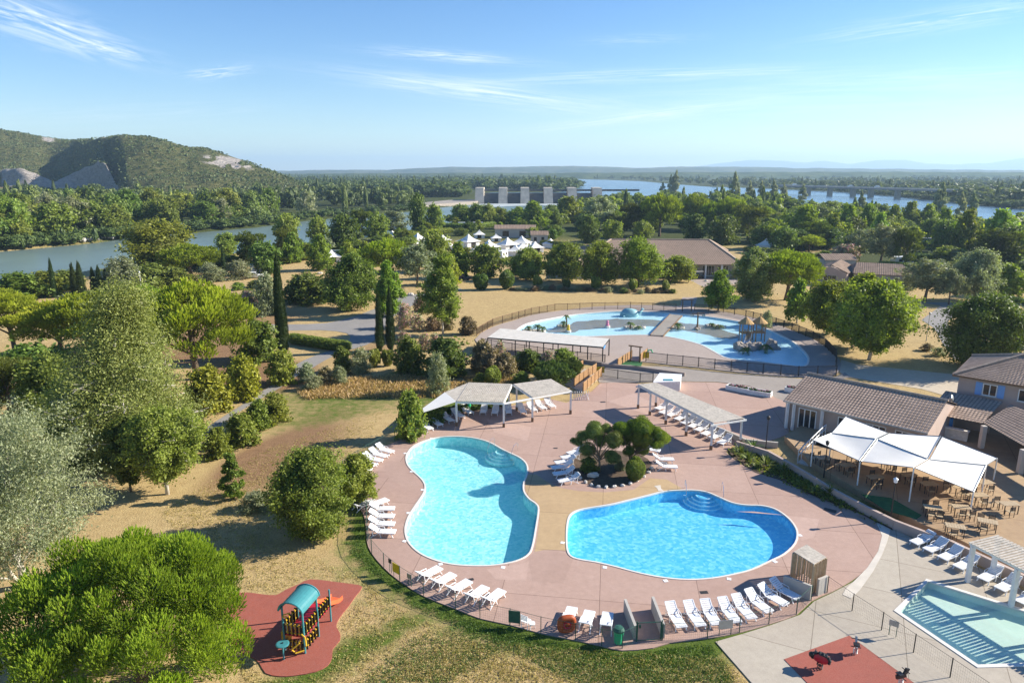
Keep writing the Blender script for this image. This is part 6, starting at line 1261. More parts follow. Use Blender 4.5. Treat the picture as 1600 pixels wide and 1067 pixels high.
def proto(kind, tier, var):
    key = (kind, tier, var)
    if key not in PROTO:
        sh, lm, kw, sf, bf, core, tm = KIND[kind]; n, sz = {0: (900, .16), 1: (4000, .102), 2: (13000, .060), 3: (80000, .025)}[tier]
        if kw.get('style') == 'spike': n = int(n * .62); sz *= 1.15
        if kind in ('cypress',): sz *= .55 if tier else .35; n = int(n * 1.6)
        if kind == 'lombardy': sz *= .55
        if sh in PROF and kw.get('style') != 'spike':
            n2, s2 = {0: (1500, .135), 1: (6000, .085), 2: (22000, .050), 3: (60000, .03)}[tier]; me = twig_cloud(sh, n2, s2 * sf ** .5, var * 31 + len(kind) * 7 + tier, kw.get('elong', .6), .10 if sh != 'airy' else .09, sh == 'dome', 40 if sh != 'airy' else 26)
        else:
         core = core * (.0 if tier >= 2 and sh not in ('spindle', 'ball') else .72 if sh not in ('spindle', 'ball', 'column') else 1)
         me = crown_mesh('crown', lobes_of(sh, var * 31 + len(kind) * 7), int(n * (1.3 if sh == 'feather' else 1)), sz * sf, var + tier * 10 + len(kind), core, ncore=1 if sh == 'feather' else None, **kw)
        me.materials.append(M_(lm))
        if kind == 'oleander' or kind == 'pinkshrub':
            me.materials.append(M_('leaf_pink')); k = len(me.polygons); r_ = np.random.default_rng(var); mi = (r_.random(k) < .34).astype(np.int32); mi[-300:] = 0; me.polygons.foreach_set('material_index', mi)
        PROTO[key] = me
    return PROTO[key]
def trunk_mesh(seed, tm, flare=1.0):
    key = ('trunk', seed, tm)
    if key not in PROTO:
        r_ = random.Random(seed); q = MB(); b1, b2 = r_.uniform(-.05, .05), r_.uniform(-.05, .05)
        q.tube([(0, 0, -.03), (b1 * .5, b2 * .5, .3), (b1, b2, .65), (b1 * 1.5, b2, 1.0), (b1 * 1.6, b2, 1.25)], [.075, .055, .048, .032, .012], 7)
        for k in range(7):
            a = k * .9 + r_.random(); z = r_.uniform(.42, .85); e = r_.uniform(.45, .75); q.tube([(b1, b2, z), (b1 + math.cos(a) * e * .45, b2 + math.sin(a) * e * .45, z + .22), (b1 + math.cos(a) * e, b2 + math.sin(a) * e, z + r_.uniform(.35, .55))], [.028, .019, .007], 5)
        q.smooth = True; me = q.mesh('trunk'); me.materials.append(M_(tm)); PROTO[key] = me
    return PROTO[key]
NT = [0]
CATS = {'shrub': 'shrub'}
def plant(kind, px, base, top, hw, label, group=None, cx=None, name=None, rz=None, bf=None, tier=None, g=None, hz=None):
    sh, lm, kw, sf, b_, core, tm = KIND[kind]; NT[0] += 1; v = NT[0]
    p = g if g is not None else G(px, base); h = hz if hz else max(.4, HT(top, p)); r = hw * MPP(Vector((p.x, p.y, h * .6))) * (1.12 if hw < 100 and kind not in ('cypress', 'clipped', 'clippedgreen') else 1)
    if tier is None: tier = 0 if hw < 12 else 1 if hw < 46 else 2 if hw < 110 else 3
    bush = tm is None or kind in ('cypress', 'lombardy'); bf = b_ if bf is None else bf
    nm = name or {'pine': 'umbrella_pine', 'aleppo': 'pine_tree', 'cypress': 'cypress_tree', 'lombardy': 'poplar_tree', 'poplar': 'poplar_tree', 'plane': 'plane_tree', 'olive': 'olive_tree', 'silver': 'willow_tree', 'broad': 'broadleaf_tree', 'bright': 'broadleaf_tree', 'dark': 'broadleaf_tree'}.get(kind, 'shrub')
    me = proto(kind, tier, v % (3 if tier < 2 else 2)); rz = random.uniform(0, 6.28) if rz is None else rz
    if tm is None:
        o = link(nm, me); o.location = p; o.scale = (r, r, h); o.rotation_euler.z = rz; return tag(o, label, 'shrub' if nm != 'hedge' else 'hedge', group)
    t = thing(nm, label, 'tree', p, 0, group); zc = h * (1 + bf) / 2; rzc = h * (1 - bf) / 2
    c = link('crown', me, None, t); c.rotation_euler.z = rz
    ox = 0 if cx is None else (cx - px) * MPP(p)
    if kind in ('cypress', 'lombardy'): c.location = (ox, 0, h * bf); c.scale = (r, r, h * (1 - bf)); zc = h * .3
    elif kind == 'pine': c.location = (ox, 0, h * bf + (h * (1 - bf)) * .38); c.scale = (r, r, h * (1 - bf) * .62); zc = h * .56
    else: c.location = (ox, 0, zc); c.scale = (r, r, rzc)
    k = link('trunk', trunk_mesh(v % 5, tm), None, t); k.scale = (r * (1.0 if r > 1.5 else 1.3) if not bush else .6, r * (1.0 if r > 1.5 else 1.3) if not bush else .6, zc); k.rotation_euler.z = rz
    return t

# ------------------------------------------------------------------ large trees near the camera
t = plant('pine', 215, 1080, 800, 182, 'very large bright green umbrella pine at the bottom left beside the play tower', cx=205, hz=8.9, bf=.06, g=G(222, 1078))
def branchy(px, base, top, hw, label, lm, tm='bark', n=60000, ls=.10, bf=.12, shape='round', nb=46, name='broadleaf_tree', cx=None, seed=None, soft=.26, rise=.55):
    p = G(px, base); h = HT(top, p); r = hw * MPP(Vector((p.x, p.y, h * .55))); t = thing(name, label, 'tree', p); sd = seed or int(px * 7 + base); R_ = random.Random(sd); g = np.random.default_rng(sd); q = MB(); tips = []; ox = 0 if cx is None else (cx - px) * MPP(p)
    axis = lambda f: Vector((ox * f + .12 * r * math.sin(f * 5 + sd) * f, .12 * r * math.cos(f * 4 + sd) * f, h * f))
    prof = {'round': lambda u_: math.sqrt(max(0.02, 1 - (2 * u_ - 1) ** 2)), 'ovate': lambda u_: max(.08, math.sin(math.pi * min(1, (u_ + .12)) ** .75) ** .8 if u_ < .88 else .3), 'spread': lambda u_: (max(.05, 1 - u_ ** 3) ** .5) * (.75 + .25 * min(1, u_ * 4))}[shape]
    q.tube([axis(f) for f in (-.02, .2, .4, .6, .8, .95)], [r * .055, r * .045, r * .038, r * .028, r * .016, r * .006], 7)
    for k in range(nb):
        u_ = (k + R_.random()) / nb; f = bf + (1 - bf) * u_ * .97; L = r * prof(u_) * R_.choice((R_.uniform(.62, .8), R_.uniform(.8, 1.06), R_.uniform(.85, 1.06))); a = k * 2.4 + R_.uniform(-.4, .4); s0 = axis(max(.08, f - .10 * (1 - u_))); e0 = Vector((math.cos(a) * L, math.sin(a) * L, 0)) + axis(f); e0.z += L * (rise - .5) * .6
        mid = s0.lerp(e0, .55) + Vector((0, 0, L * .10)); q.tube([s0, mid, e0], [r * .02, r * .013, r * .005], 5)
        for j in range(9):
            w_ = .35 + .65 * (j + R_.random()) / 9; b0 = s0.lerp(mid, w_ / .55) if w_ < .55 else mid.lerp(e0, (w_ - .55) / .45); d = Vector((R_.gauss(0, 1), R_.gauss(0, 1), R_.gauss(.25, .7))).normalized(); l2 = L * R_.uniform(.12, .34) + r * .06; e1 = b0 + d * l2; q.tube([b0, e1], [r * .006, r * .002], 3, False)
            for m in range(4): tips.append(b0.lerp(e1, .4 + .2 * m))
    q.smooth = True; q.build('trunk', tm, t); P0 = np.array([tuple(x) for x in tips]); tw = g.random(len(P0)) ** 1.5; ix = g.choice(len(P0), n, p=(.15 + tw) / (.15 + tw).sum()); P = P0[ix] + g.normal(size=(n, 3)) * soft * r * .34; P = P[P[:, 2] > .15]; ix = ix[:len(P)]; n = len(P)
    dd = P - np.array([ox * .5, 0, h * (.5 + bf / 2)]); dd /= np.linalg.norm(dd, axis=1, keepdims=True); nn = dd * .55 + unit(n, g) * .8 + np.array([0, 0, .25]); nn /= np.linalg.norm(nn, axis=1, keepdims=True); tt = np.cross(nn, unit(n, g)); tt /= np.linalg.norm(tt, axis=1, keepdims=True) + 1e-9; b = np.cross(nn, tt); s_ = ls * (.5 + .9 * g.random(n) ** 1.5)[:, None]
    V = np.stack([P - tt * s_, P - b * s_ * .6, P + tt * s_, P + b * s_ * .6], 1).reshape(-1, 3); link('crown', np_mesh('crown', V, np.arange(len(V)).reshape(-1, 4), np.clip(g.random(n) * .7 + .3 * tw[ix], 0, 1)), lm, t); return t
branchy(215, 722, 458, 108, 'large pale green poplar at the left in front of the umbrella pines', 'leaf_poplar', 'pale_bark', 150000, .10, .05, 'ovate', 80, 'poplar_tree', 203, soft=.36)
branchy(262, 772, 648, 62, 'dark green tree with short white trunk below the pale poplar', 'leaf_broad', 'pale_bark', 46000, .11, .27, 'round', 44); branchy(205, 768, 655, 38, 'dark tree between the silver willow and the tree with white trunk', 'leaf_dark', 'bark', 28000, .11, .2, 'round', 36)
branchy(490, 832, 712, 64, 'bushy dark green tree by the upper left sun loungers', 'leaf_broad', 'bark', 70000, .095, .0, 'round', 54); branchy(558, 790, 717, 36, 'smaller tree leaning over the left fence beside the bushy tree', 'leaf_broad', 'bark', 26000, .095, .15, 'round', 26); branchy(366, 778, 708, 21, 'small young tree alone on the dry slope', 'leaf_broad', 'bark', 9000, .10, .06, 'ovate', 18, cx=362)
branchy(1530, 574, 468, 61, 'big dark dense tree behind the two storey house', 'leaf_dark', 'bark', 60000, .16, .02, 'round', 54); branchy(1358, 562, 450, 56, 'big plane tree nearest the tiled hall', 'leaf_plane', 'pale_bark', 50000, .19, .22, 'round', 46, 'plane_tree', 1368); branchy(1331, 544, 432, 40, 'tall plane tree in the middle behind the splash pool', 'leaf_plane', 'pale_bark', 36000, .19, .16, 'ovate', 40, 'plane_tree', 1338); branchy(1292, 522, 444, 38, 'plane tree second from the left behind the splash pool', 'leaf_plane', 'pale_bark', 30000, .19, .16, 'round', 36, 'plane_tree', 1294)
branchy(692, 524, 400, 33, 'tall plane tree with pale trunk at the edge of the dry meadow', 'leaf_broad', 'pale_bark', 32000, .18, .25, 'ovate', 38, 'plane_tree'); branchy(548, 484, 403, 42, 'round olive green tree left of the two column cypresses', 'leaf_broad', 'bark', 32000, .21, .12, 'spread', 38); branchy(606, 494, 410, 26, 'bright tree directly behind the two column cypresses', 'leaf_plane', 'pale_bark', 22000, .2, .10, 'ovate', 30); branchy(1178, 470, 392, 35, 'pale green tree at the right end of the reception', 'leaf_poplar', 'pale_bark', 26000, .20, .05, 'round', 34); branchy(1522, 471, 396, 38, 'large olive tree on the dry lawn at the right', 'leaf_silver', 'bark', 22000, .21, .2, 'spread', 34, 'olive_tree')
for px_, b_, t_, h_, l_, m_ in ((822, 438, 392, 28, 'first of the small trees in the row before the reception, leftmost', 'leaf_broad'), (880, 441, 384, 32, 'second small tree from the left in the row before the reception', 'leaf_broad'), (938, 447, 382, 35, 'third small tree from the left in the row before the reception', 'leaf_plane'), (997, 448, 376, 37, 'fourth and tallest small tree in the row before the reception', 'leaf_plane'), (1057, 441, 405, 29, 'low spreading tree at the right end of the row before the reception', 'leaf_broad'), (1122, 486, 426, 25, 'small bright tree right of the back entrance of the splash pool', 'leaf_plane')): branchy(px_, b_, t_, h_, l_, m_, 'bark', 17000, .24 if b_ < 470 else .19, .18, 'spread' if b_ < 470 else 'ovate', 30)
plant('pine', 308, 592, 438, 80, 'wide umbrella pine right behind the large pale poplar', cx=312, bf=.32); plant('pine', 165, 565, 452, 66, 'umbrella pine left behind the large pale poplar', bf=.42); plant('pine', 95, 560, 470, 58, 'umbrella pine between the left edge pine and the pale poplar', bf=.42); plant('pine', 25, 552, 450, 52, 'umbrella pine with bare trunk at the left edge of the picture', cx=8, bf=.45); plant('pine', 232, 548, 446, 48, 'umbrella pine just behind the tip of the pale poplar', bf=.4)
plant('broad', 150, 700, 590, 50, 'dark green tree behind the silver willow at the left', bf=.05); plant('aleppo', 18, 652, 548, 50, 'yellowish pine at the left edge above the silver willow', bf=.05, cx=5); plant('dark', 85, 660, 560, 46, 'dark bushy tree between left edge pine and pale poplar', bf=.05); plant('dark', 60, 610, 540, 45, 'dark bushy tree in the shade under the left umbrella pines', bf=.05)
plant('dark', 128, 735, 640, 46, 'dark tree behind the right edge of the silver willow', bf=.03); plant('dark', 290, 700, 640, 24, 'dark bush tree at the right foot of the pale poplar', bf=0)


# silver willow with showing limbs
def willow(px, base, top, hw, label):
    p = G(px, base); h = HT(top, p); r = hw * MPP(Vector((p.x, p.y, h * .5))); t = thing('willow_tree', label, 'tree', p); R_ = random.Random(5); q = MB(); tips = []
    def grow(a, d, L, rad, lev):
        pts = [a]; rads = [rad]; dd = d.copy()
        for i in range(4):
            dd = (dd + Vector((R_.gauss(0, .16), R_.gauss(0, .16), R_.gauss(0, .10) + (.06 if lev < 2 else -.10)))).normalized(); pts.append(pts[-1] + dd * L / 4); rads.append(rad * (1 - .17 * (i + 1)))
            if lev >= 2: tips.append((pts[-1], lev))
        q.tube(pts, rads, 6 if lev < 2 else 4)
        if lev < 4:
            for k in range((6, 5, 4, 3)[lev]):
                i = R_.choice((2, 3, 4)) if lev else R_.choice((1, 2, 3, 4)); ax = Vector((R_.gauss(0, 1), R_.gauss(0, 1), R_.uniform(-.1, .7))).normalized(); grow(pts[i], (dd * .6 + ax * .9).normalized(), L * R_.uniform(.5, .72), rads[i] * .58, lev + 1)
    for s in range(3): grow(Vector((R_.gauss(0, .25), R_.gauss(0, .25), -.1)), Vector((R_.gauss(0, .3), R_.gauss(0, .3), 1)).normalized(), h * .50, .17, 0)
    q.smooth = True; q.build('trunk', 'pale_bark', t)
    g = np.random.default_rng(3); P = np.array([tuple(a) for a, l in tips]); n = 84000; P = P[g.integers(0, len(P), n)] + g.normal(size=(n, 3)) * .36; P = P[P[:, 2] > .3]; n = len(P)
    nn = unit(n, g); tt = np.cross(nn, unit(n, g)); tt = tt / (np.linalg.norm(tt, axis=1, keepdims=True) + 1e-9) * .6 + np.array([0, 0, -.5]); tt /= np.linalg.norm(tt, axis=1, keepdims=True); b = np.cross(nn, tt); s = .09 * (.6 + .8 * g.random(n))[:, None]
    V = np.stack([P - tt * s, P - b * s * .38, P + tt * s, P + b * s * .38], 1).reshape(-1, 3); c = link('crown', np_mesh('crown', V, np.arange(len(V)).reshape(-1, 4), g.random(n)), 'leaf_silver', t)
    mx = max(abs(P[:, 0]).max(), abs(P[:, 1]).max()); 
    return t
willow(52, 908, 628, 140, 'large silvery willow with white limbs at the left edge'); 
# cypresses
for px, b, tp, hw, lab in ((443, 556, 403, 13, 'tallest dark column cypress beside the clipped box hedge'), (594, 549, 459, 9, 'left one of two dark column cypresses by the camp road'), (611, 547, 453, 9.5, 'right one of two dark column cypresses by the camp road'), (86, 466, 408, 6, 'slim lone cypress at the left by the river'), (118, 463, 414, 6.5, 'leftmost cypress in the row at the left by the river'), (129, 464, 412, 8, 'tallest cypress in the row at the left by the river'), (148, 458, 420, 6.5, 'cypress in the middle of the row at the left by the river'), (158, 460, 418, 7, 'cypress next to the last of the row by the river'), (168, 455, 422, 7, 'rightmost cypress in the row at the left by the river'), (351, 432, 389, 5, 'small cypress between umbrella pine and river')): plant('cypress', px, b, tp, hw, lab, tier=2 if hw > 10 else 1)
# middle distance trees: kind, px, base row, top row, half width, label
MID = [('bright', 458, 411, 366, 16, 'bright young tree right above the tallest cypress'), ('bright', 502, 422, 370, 18, 'bright young tree in front of the leftmost pyramid tent'), ('dark', 415, 428, 380, 23, 'dark round tree left of the tallest cypress'), ('aleppo', 447, 402, 357, 16, 'dull green pine behind the bright young tree at the left'), ('bright', 546, 408, 381, 12, 'small bright tree in front of the grey mobile home'), ('pine', 605, 442, 374, 40, 'dense umbrella pine in front of the white pyramid tents'), ('olive', 652, 448, 383, 27, 'grey green tree right of the dense umbrella pine'), ('broad', 680, 424, 362, 22, 'round green tree standing among the pyramid tents'), ('bright', 702, 444, 400, 18, 'bright tree behind the tall plane tree'), ('bright', 716, 434, 381, 20, 'green tree between plane tree and dark round tree'), ('dark', 759, 434, 384, 24, 'dark round tree in front of the white caravan by the tents'),
 ('pine', 1228, 469, 391, 48, 'umbrella pine between reception and bungalow'),
 ('dark', 920, 380, 338, 16, 'dark tree at the left rear corner of the reception'), ('broad', 956, 377, 345, 17, 'round tree peeking over the left roof of the reception'), ('broad', 1004, 376, 347, 15, 'round tree behind the middle of the reception roof'), ('dark', 1086, 376, 337, 16, 'dark egg shaped tree behind the right roof ridge of the reception'), ('dark', 1130, 382, 338, 22, 'dark cone shaped tree behind the right end of the reception'), ('pine', 1030, 370, 304, 30, 'tall dark pine group leader behind the reception'), ('aleppo', 990, 368, 318, 22, 'pine left of the tall pine behind the reception'), ('silver', 937, 358, 308, 26, 'grey green tree right of the river barrage'), ('bright', 888, 348, 309, 24, 'bright tree in front of the right gates of the barrage'), ('bright', 833, 357, 317, 24, 'bright tree in front of the middle gates of the barrage'), ('pine', 1085, 358, 305, 24, 'broad pine behind the dark egg shaped tree'), ('pine', 1112, 362, 316, 20, 'pine above the dark cone shaped tree'), ('pine', 1140, 362, 309, 23, 'tall pine right of the dark cone shaped tree'), ('aleppo', 1168, 376, 316, 22, 'pine leaning right above the pale green tree'),
 ('lombardy', 1055, 306, 267, 9, 'tall slim poplar by the water above the reception'), ('lombardy', 1047, 306, 273, 6, 'slim poplar left of the tallest one by the water'), ('lombardy', 1035, 306, 285, 6, 'short slim poplar by the water above the reception'), ('lombardy', 1146, 320, 270, 11, 'broad poplar right of the narrow water strip'), ('lombardy', 1170, 322, 283, 9, 'slim poplar beside the broad poplar at the water strip'), ('lombardy', 1188, 318, 284, 8, 'slim poplar second right of the broad poplar'), ('lombardy', 1207, 316, 282, 9, 'slim poplar left of the bridge end'), ('lombardy', 1223, 316, 286, 8, 'slim poplar nearest the left end of the bridge'), ('lombardy', 1253, 318, 289, 10, 'poplar standing in front of the left end of the bridge'), ('lombardy', 1343, 338, 300, 9, 'slim poplar standing before the bridge pier'), ('lombardy', 1467, 338, 286, 12, 'tallest poplar at the right end of the bridge'), ('lombardy', 1498, 344, 302, 10, 'left one of two broad poplars against the water on the right'), ('lombardy', 1516, 346, 301, 11, 'right one of two broad poplars against the water on the right'),
 ('bright', 1256, 380, 324, 30, 'big bright round tree above the umbrella pine'), ('bright', 1297, 384, 336, 20, 'bright round tree right of the big one above the umbrella pine'), ('aleppo', 1270, 388, 348, 27, 'dark spreading pine below the big bright round tree'), ('dark', 1232, 340, 312, 24, 'dark tree clump behind the big bright round tree'), ('dark', 1292, 342, 316, 14, 'dark round tree just below the water on the right'), ('bright', 1322, 376, 321, 19, 'bright round tree left of the slim poplar at the pier'), ('bright', 1353, 374, 322, 18, 'bright round tree right of the slim poplar at the pier'), ('bright', 1372, 384, 336, 15, 'lower bright tree in the round tree row on the right'), ('bright', 1394, 364, 322, 15, 'round tree under the bridge end in the right tree row'), ('bright', 1420, 356, 317, 16, 'tallest round tree in the right tree row'), ('bright', 1448, 356, 321, 15, 'round tree left of the tallest poplar on the right'), ('bright', 1473, 374, 327, 16, 'round tree right below the tallest poplar'), ('bright', 1505, 396, 331, 20, 'big bright tree below the two broad poplars'), ('bright', 1560, 390, 331, 27, 'big bright tree against the water near the right edge'), ('olive', 1375, 416, 354, 30, 'dark silvery tree behind the bungalow roof'), ('olive', 1342, 408, 360, 20, 'silvery tree left behind the bungalow roof'), ('aleppo', 1413, 420, 353, 17, 'tall thin trunked pine right of the bungalow'), ('dark', 1470, 394, 347, 15, 'dark brownish cone tree in the right tree row'), ('aleppo', 1548, 418, 358, 32, 'dark layered pine near the right edge'), ('oleander', 1320, 410, 382, 23, 'pale flowering oleander left behind the bungalow'), ('olive', 1444, 471, 408, 34, 'olive tree with several stems right of the bungalow'), ('olive', 1482, 476, 421, 18, 'smaller olive tree with twin stems on the dry lawn'), ('bright', 1572, 462, 415, 26, 'yellowish tree behind the large olive tree'),
 ('plane', 1245, 505, 441, 18, 'small plane tree beside the splash pool fence'), 
 ('broad', 250, 424, 348, 48, 'big riverside tree on the near bank at the left'), ('pine', 300, 432, 383, 42, 'flat umbrella pine on the near river bank'), ('broad', 355, 398, 366, 18, 'small riverside tree right of the flat umbrella pine'), ('aleppo', 395, 420, 362, 22, 'dark pine on the near river bank left of the bright trees'), ('broad', 450, 380, 336, 18, 'riverside tree standing before the water, left of the middle'), ('broad', 498, 382, 341, 15, 'riverside tree between two water glimpses'), ('dark', 538, 392, 338, 22, 'dark broad riverside tree left of the tents'), ('aleppo', 567, 376, 324, 14, 'dark upright riverside tree against the water'), ('broad', 590, 378, 335, 16, 'mid green riverside tree next to the dark upright one'), ('silver', 615, 368, 331, 25, 'grey green riverside willow clump right of the dark upright tree'), ('dark', 654, 364, 305, 14, 'tallest dark riverside tree before the barrage apron'), ('broad', 679, 362, 321, 14, 'riverside tree right of the tallest dark one'), ('broad', 720, 350, 321, 16, 'riverside tree before the white water'), ('broad', 745, 350, 319, 13, 'riverside tree below the left pier of the barrage'), ('broad', 762, 352, 321, 12, 'riverside tree below the second pier of the barrage'), ('broad', 779, 350, 325, 12, 'riverside tree below the second gate of the barrage'), ('dark', 860, 352, 322, 14, 'dark tree below the right gates of the barrage'), ('dark', 805, 352, 328, 13, 'dark riverside tree below the middle gates')]
for k in MID: plant(*k)
# shrubs and hedges: kind, px, base, top, half width, label
SHR = [('greenshrub', 441, 600, 549, 22, 'bright bush at the foot of the tallest cypress'), ('shrub', 536, 582, 544, 15, 'dark bush at the left end of the shrub row by the camp road'), ('greyshrub', 563, 583, 546, 17, 'grey green bush in the shrub row by the camp road'), ('clippedgreen', 586, 574, 546, 11, 'clipped bush just left of the round one under the cypresses'), ('clippedgreen', 606, 572, 547, 10, 'small clipped ball bush under the two cypresses'), ('shrub', 640, 582, 529, 23, 'large dark bush right of the two cypresses'), ('shrub', 697, 586, 531, 35, 'largest dark bush in the middle of the bank'), ('greyshrub', 684, 615, 554, 17, 'upright grey green bush with pale flowers in front of the largest dark bush'), ('clippedgreen', 770, 604, 574, 15, 'round bush above the bent pergola'), ('greenshrub', 750, 602, 584, 10, 'small round bush left above the bent pergola'), ('oleander', 630, 536, 517, 10, 'pink oleander beside the right column cypress'), ('oleander', 663, 546, 521, 11, 'pink oleander in the middle of the flowering row'), ('oleander', 681, 548, 522, 11, 'pink oleander below the tall plane tree'), ('russet', 731, 522, 496, 13, 'round brownish oleander by the end of the back fence'), ('oleander', 633, 512, 476, 15, 'tall pale oleander right of the cypresses at the meadow edge'), ('oleander', 652, 516, 491, 11, 'low pale oleander at the meadow edge'), ('russet', 676, 516, 496, 12, 'brown faded oleander left of the plane trunk'), ('russet', 699, 515, 497, 10, 'brown faded oleander right of the plane trunk'), ('russet', 658, 487, 462, 10, 'reddish bush where the road bends behind the meadow'), ('russet', 755, 580, 535, 20, 'dark reddish bush right of the largest dark bush'), ('russet', 770, 590, 547, 21, 'brown flowering bush left of the white shelter'), ('oleander', 781, 562, 534, 9, 'pink oleander beside the left end of the white shelter'), ('russet', 792, 590, 554, 16, 'reddish bush below the left end of the white shelter'), ('shrub', 826, 578, 548, 22, 'dark bush in front of the white shelter'), ('oleander', 856, 577, 548, 12, 'purple pink oleander in front of the white shelter'), ('greenshrub', 880, 572, 546, 19, 'bright bush in front of the right end of the white shelter'), ('juniper', 862, 602, 566, 30, 'pale green spreading juniper beside the wooden ramp'), ('juniper', 890, 588, 561, 18, 'pale green juniper touching the wooden ramp'), ('greenshrub', 815, 600, 582, 14, 'low bush behind the right part of the bent pergola'), ('greyshrub', 481, 596, 568, 14, 'grey bush at the left end of the dry grass bank'), ('russet', 509, 600, 574, 13, 'rusty bush in the dry grass bank'), ('greyshrub', 531, 600, 573, 12, 'grey bush right of the rusty one'), ('greyshrub', 490, 608, 587, 15, 'low grey bush where path and road meet'),
 ('yellowshrub', 328, 645, 576, 32, 'yellow green bush right of the pale poplar'), ('yellowshrub', 382, 624, 561, 26, 'yellow green bush behind the path, second from the poplar'), ('greenshrub', 341, 714, 671, 20, 'lowest bush of the hedge along the garden path'), ('greenshrub', 378, 694, 648, 26, 'second bush of the hedge along the garden path'), ('greenshrub', 405, 670, 627, 19, 'third bush of the hedge along the garden path'), ('greenshrub', 432, 658, 616, 22, 'uppermost bush of the hedge along the garden path'), ('greenshrub', 641, 685, 614, 22, 'tall bushy hedge clump at the top left corner of the pink deck'), ('shrub', 678, 660, 634, 18, 'dark low hedge behind the first loungers of the bent pergola'), ('oleander', 390, 490, 456, 16, 'pink flowering oleander right of the wide umbrella pine'), ('shrub', 405, 565, 502, 28, 'dark shady bush left of the tallest cypress'), ('greyshrub', 418, 492, 430, 20, 'grey flowering bush behind the tallest cypress'), ('shrub', 478, 474, 430, 34, 'dark wide bush between tallest cypress and round olive green tree'), ('shrub', 510, 470, 438, 22, 'dark bush in the shade of the round olive green tree'), ('clipped', 751, 453, 429, 13, 'clipped ball bush at the left corner of the dry meadow'), ('clipped', 792, 452, 423, 14, 'clipped ball bush above the dry meadow, right of another'), ('clippedgreen', 840, 451, 431, 9, 'small ball bush leftmost before the reception'), ('clipped', 885, 452, 437, 7, 'small dark ball bush second before the reception'), ('clippedgreen', 931, 454, 433, 9, 'small ball bush third before the reception'), ('clippedgreen', 989, 455, 436, 8, 'small ball bush fourth before the reception'), ('clippedgreen', 1040, 457, 439, 7, 'small ball bush nearest the path before the reception'), ('greyshrub', 1160, 447, 425, 8, 'grey bush beside the pale tree at the reception'), ('russet', 1448, 548, 537, 9, 'low pale pink bush near the big plane tree'), ('greyshrub', 1466, 556, 543, 10, 'low grey bush left of the big dark dense tree'), ('greyshrub', 1420, 454, 436, 10, 'round grey bush at the right corner of the bungalow'), ('greyshrub', 1400, 452, 434, 7, 'small grey bush before the bungalow wall'), ('greyshrub', 400, 795, 770, 22, 'faint grey weed bush on the dry slope'), ('greyshrub', 1197, 512, 486, 8, 'thin bush outside the splash pool fence'),
 ('greenshrub', 30, 468, 428, 36, 'bush on the near river bank at the left edge'), ('greenshrub', 72, 462, 426, 28, 'bush on the near river bank behind the lone cypress'), ('shrub', 108, 452, 424, 26, 'bush on the near river bank behind the cypress row'), ('greyshrub', 196, 456, 404, 32, 'pale riverside bush right of the cypress row'), ('shrub', 235, 452, 414, 34, 'dark riverside bush left of the big riverside tree'), ('shrub', 270, 450, 420, 30, 'dark bush below the big riverside tree'), ('greyshrub', 330, 440, 412, 20, 'bush under the flat umbrella pine'), ('greyshrub', 375, 436, 408, 18, 'pinkish grey bush near the small cypress'), ('shrub', 460, 396, 372, 20, 'riverside bush left of the leftmost tent'), ('greyshrub', 513, 398, 372, 10, 'pale bush behind the leftmost tent')]
for k in SHR: plant(*k)
RW0 = random.Random(4)
def hedge(pts, w_, h, label, m='leaf_broad', n=5000, size=.10, z=0):
    g = np.random.default_rng(len(label)); P = [G(*p) for p in pts]; lob = []
    for a_, b_ in zip(P[:-1], P[1:]):
        k = max(2, int((b_ - a_).length / .45))
        for i in range(k + 1):
            p = a_.lerp(b_, i / k)
            for zz in (.3, .62): lob.append((p.x - P[0].x + g.normal() * .05, p.y - P[0].y + g.normal() * .05, h * zz, w_ * .55, w_ * .55, h * .36))
    me = crown_mesh('hedge', lob, n, size, 5, .86); o = link('hedge', me, m); o.location = P[0]; return tag(o, label, 'hedge')
hedge([(459, 536), (490, 541), (520, 546), (540, 548)], 1.9, 1.6, 'long clipped box hedge between the tallest cypress and the camp road', n=14000, size=.11)
for k in range(26):
    x = 803 + k * 10 + RW0.uniform(-3, 3); plant(RW0.choice(('russet', 'russet', 'greyshrub', 'shrub')), x, 453 + k * .22 + RW0.uniform(-1.5, 1.5), 0, RW0.uniform(5, 8), 'low brownish shrub in the ragged row along the top of the dry meadow', 'shrub row above the dry meadow', hz=RW0.uniform(.6, 1.3))
hedge([(850, 386), (905, 392), (915, 398)], 3.0, 2.6, 'dark hedge right of the rightmost pyramid tents', 'leaf_dark', 5000, .25); hedge([(1430, 412), (1480, 416), (1540, 420)], 4.0, 3.2, 'dark hedge behind the dry lawn at the right', 'leaf_dark', 6000, .25); hedge([(620, 372), (660, 369), (700, 364)], 5.0, 2.4, 'strip of yellow reeds behind the white pyramid tents', 'leaf_yellow', 6000, .3); hedge([(690, 356), (740, 358), (770, 354)], 4.0, 2.5, 'green hedge at the far left of the brown roofed camp hall', 'leaf_broad', 5000, .3); hedge([(720, 412), (770, 412), (840, 408)], 2.5, 1.6, 'green hedge in front of the pyramid tents', 'leaf_broad', 6000, .22); hedge([(1170, 395), (1210, 399), (1245, 404)], 3.5, 2.2, 'dark hedge beside the bluish tent', 'leaf_dark', 5000, .25)
hedge([(1380, 420), (1430, 424)], 3, 2.2, 'bright hedge behind the tall thin trunked pine', 'leaf_broad', 4000, .22); hedge([(1580, 470), (1620, 480)], 2, 1.0, 'dark clipped hedge at the right edge by the lane', 'leaf_dark', 3000, .15)
hedge([(690, 648), (740, 641), (790, 634)], .8, .9, 'dark low hedge along the back of the bent pergola', 'leaf_dark', 5000, .09)

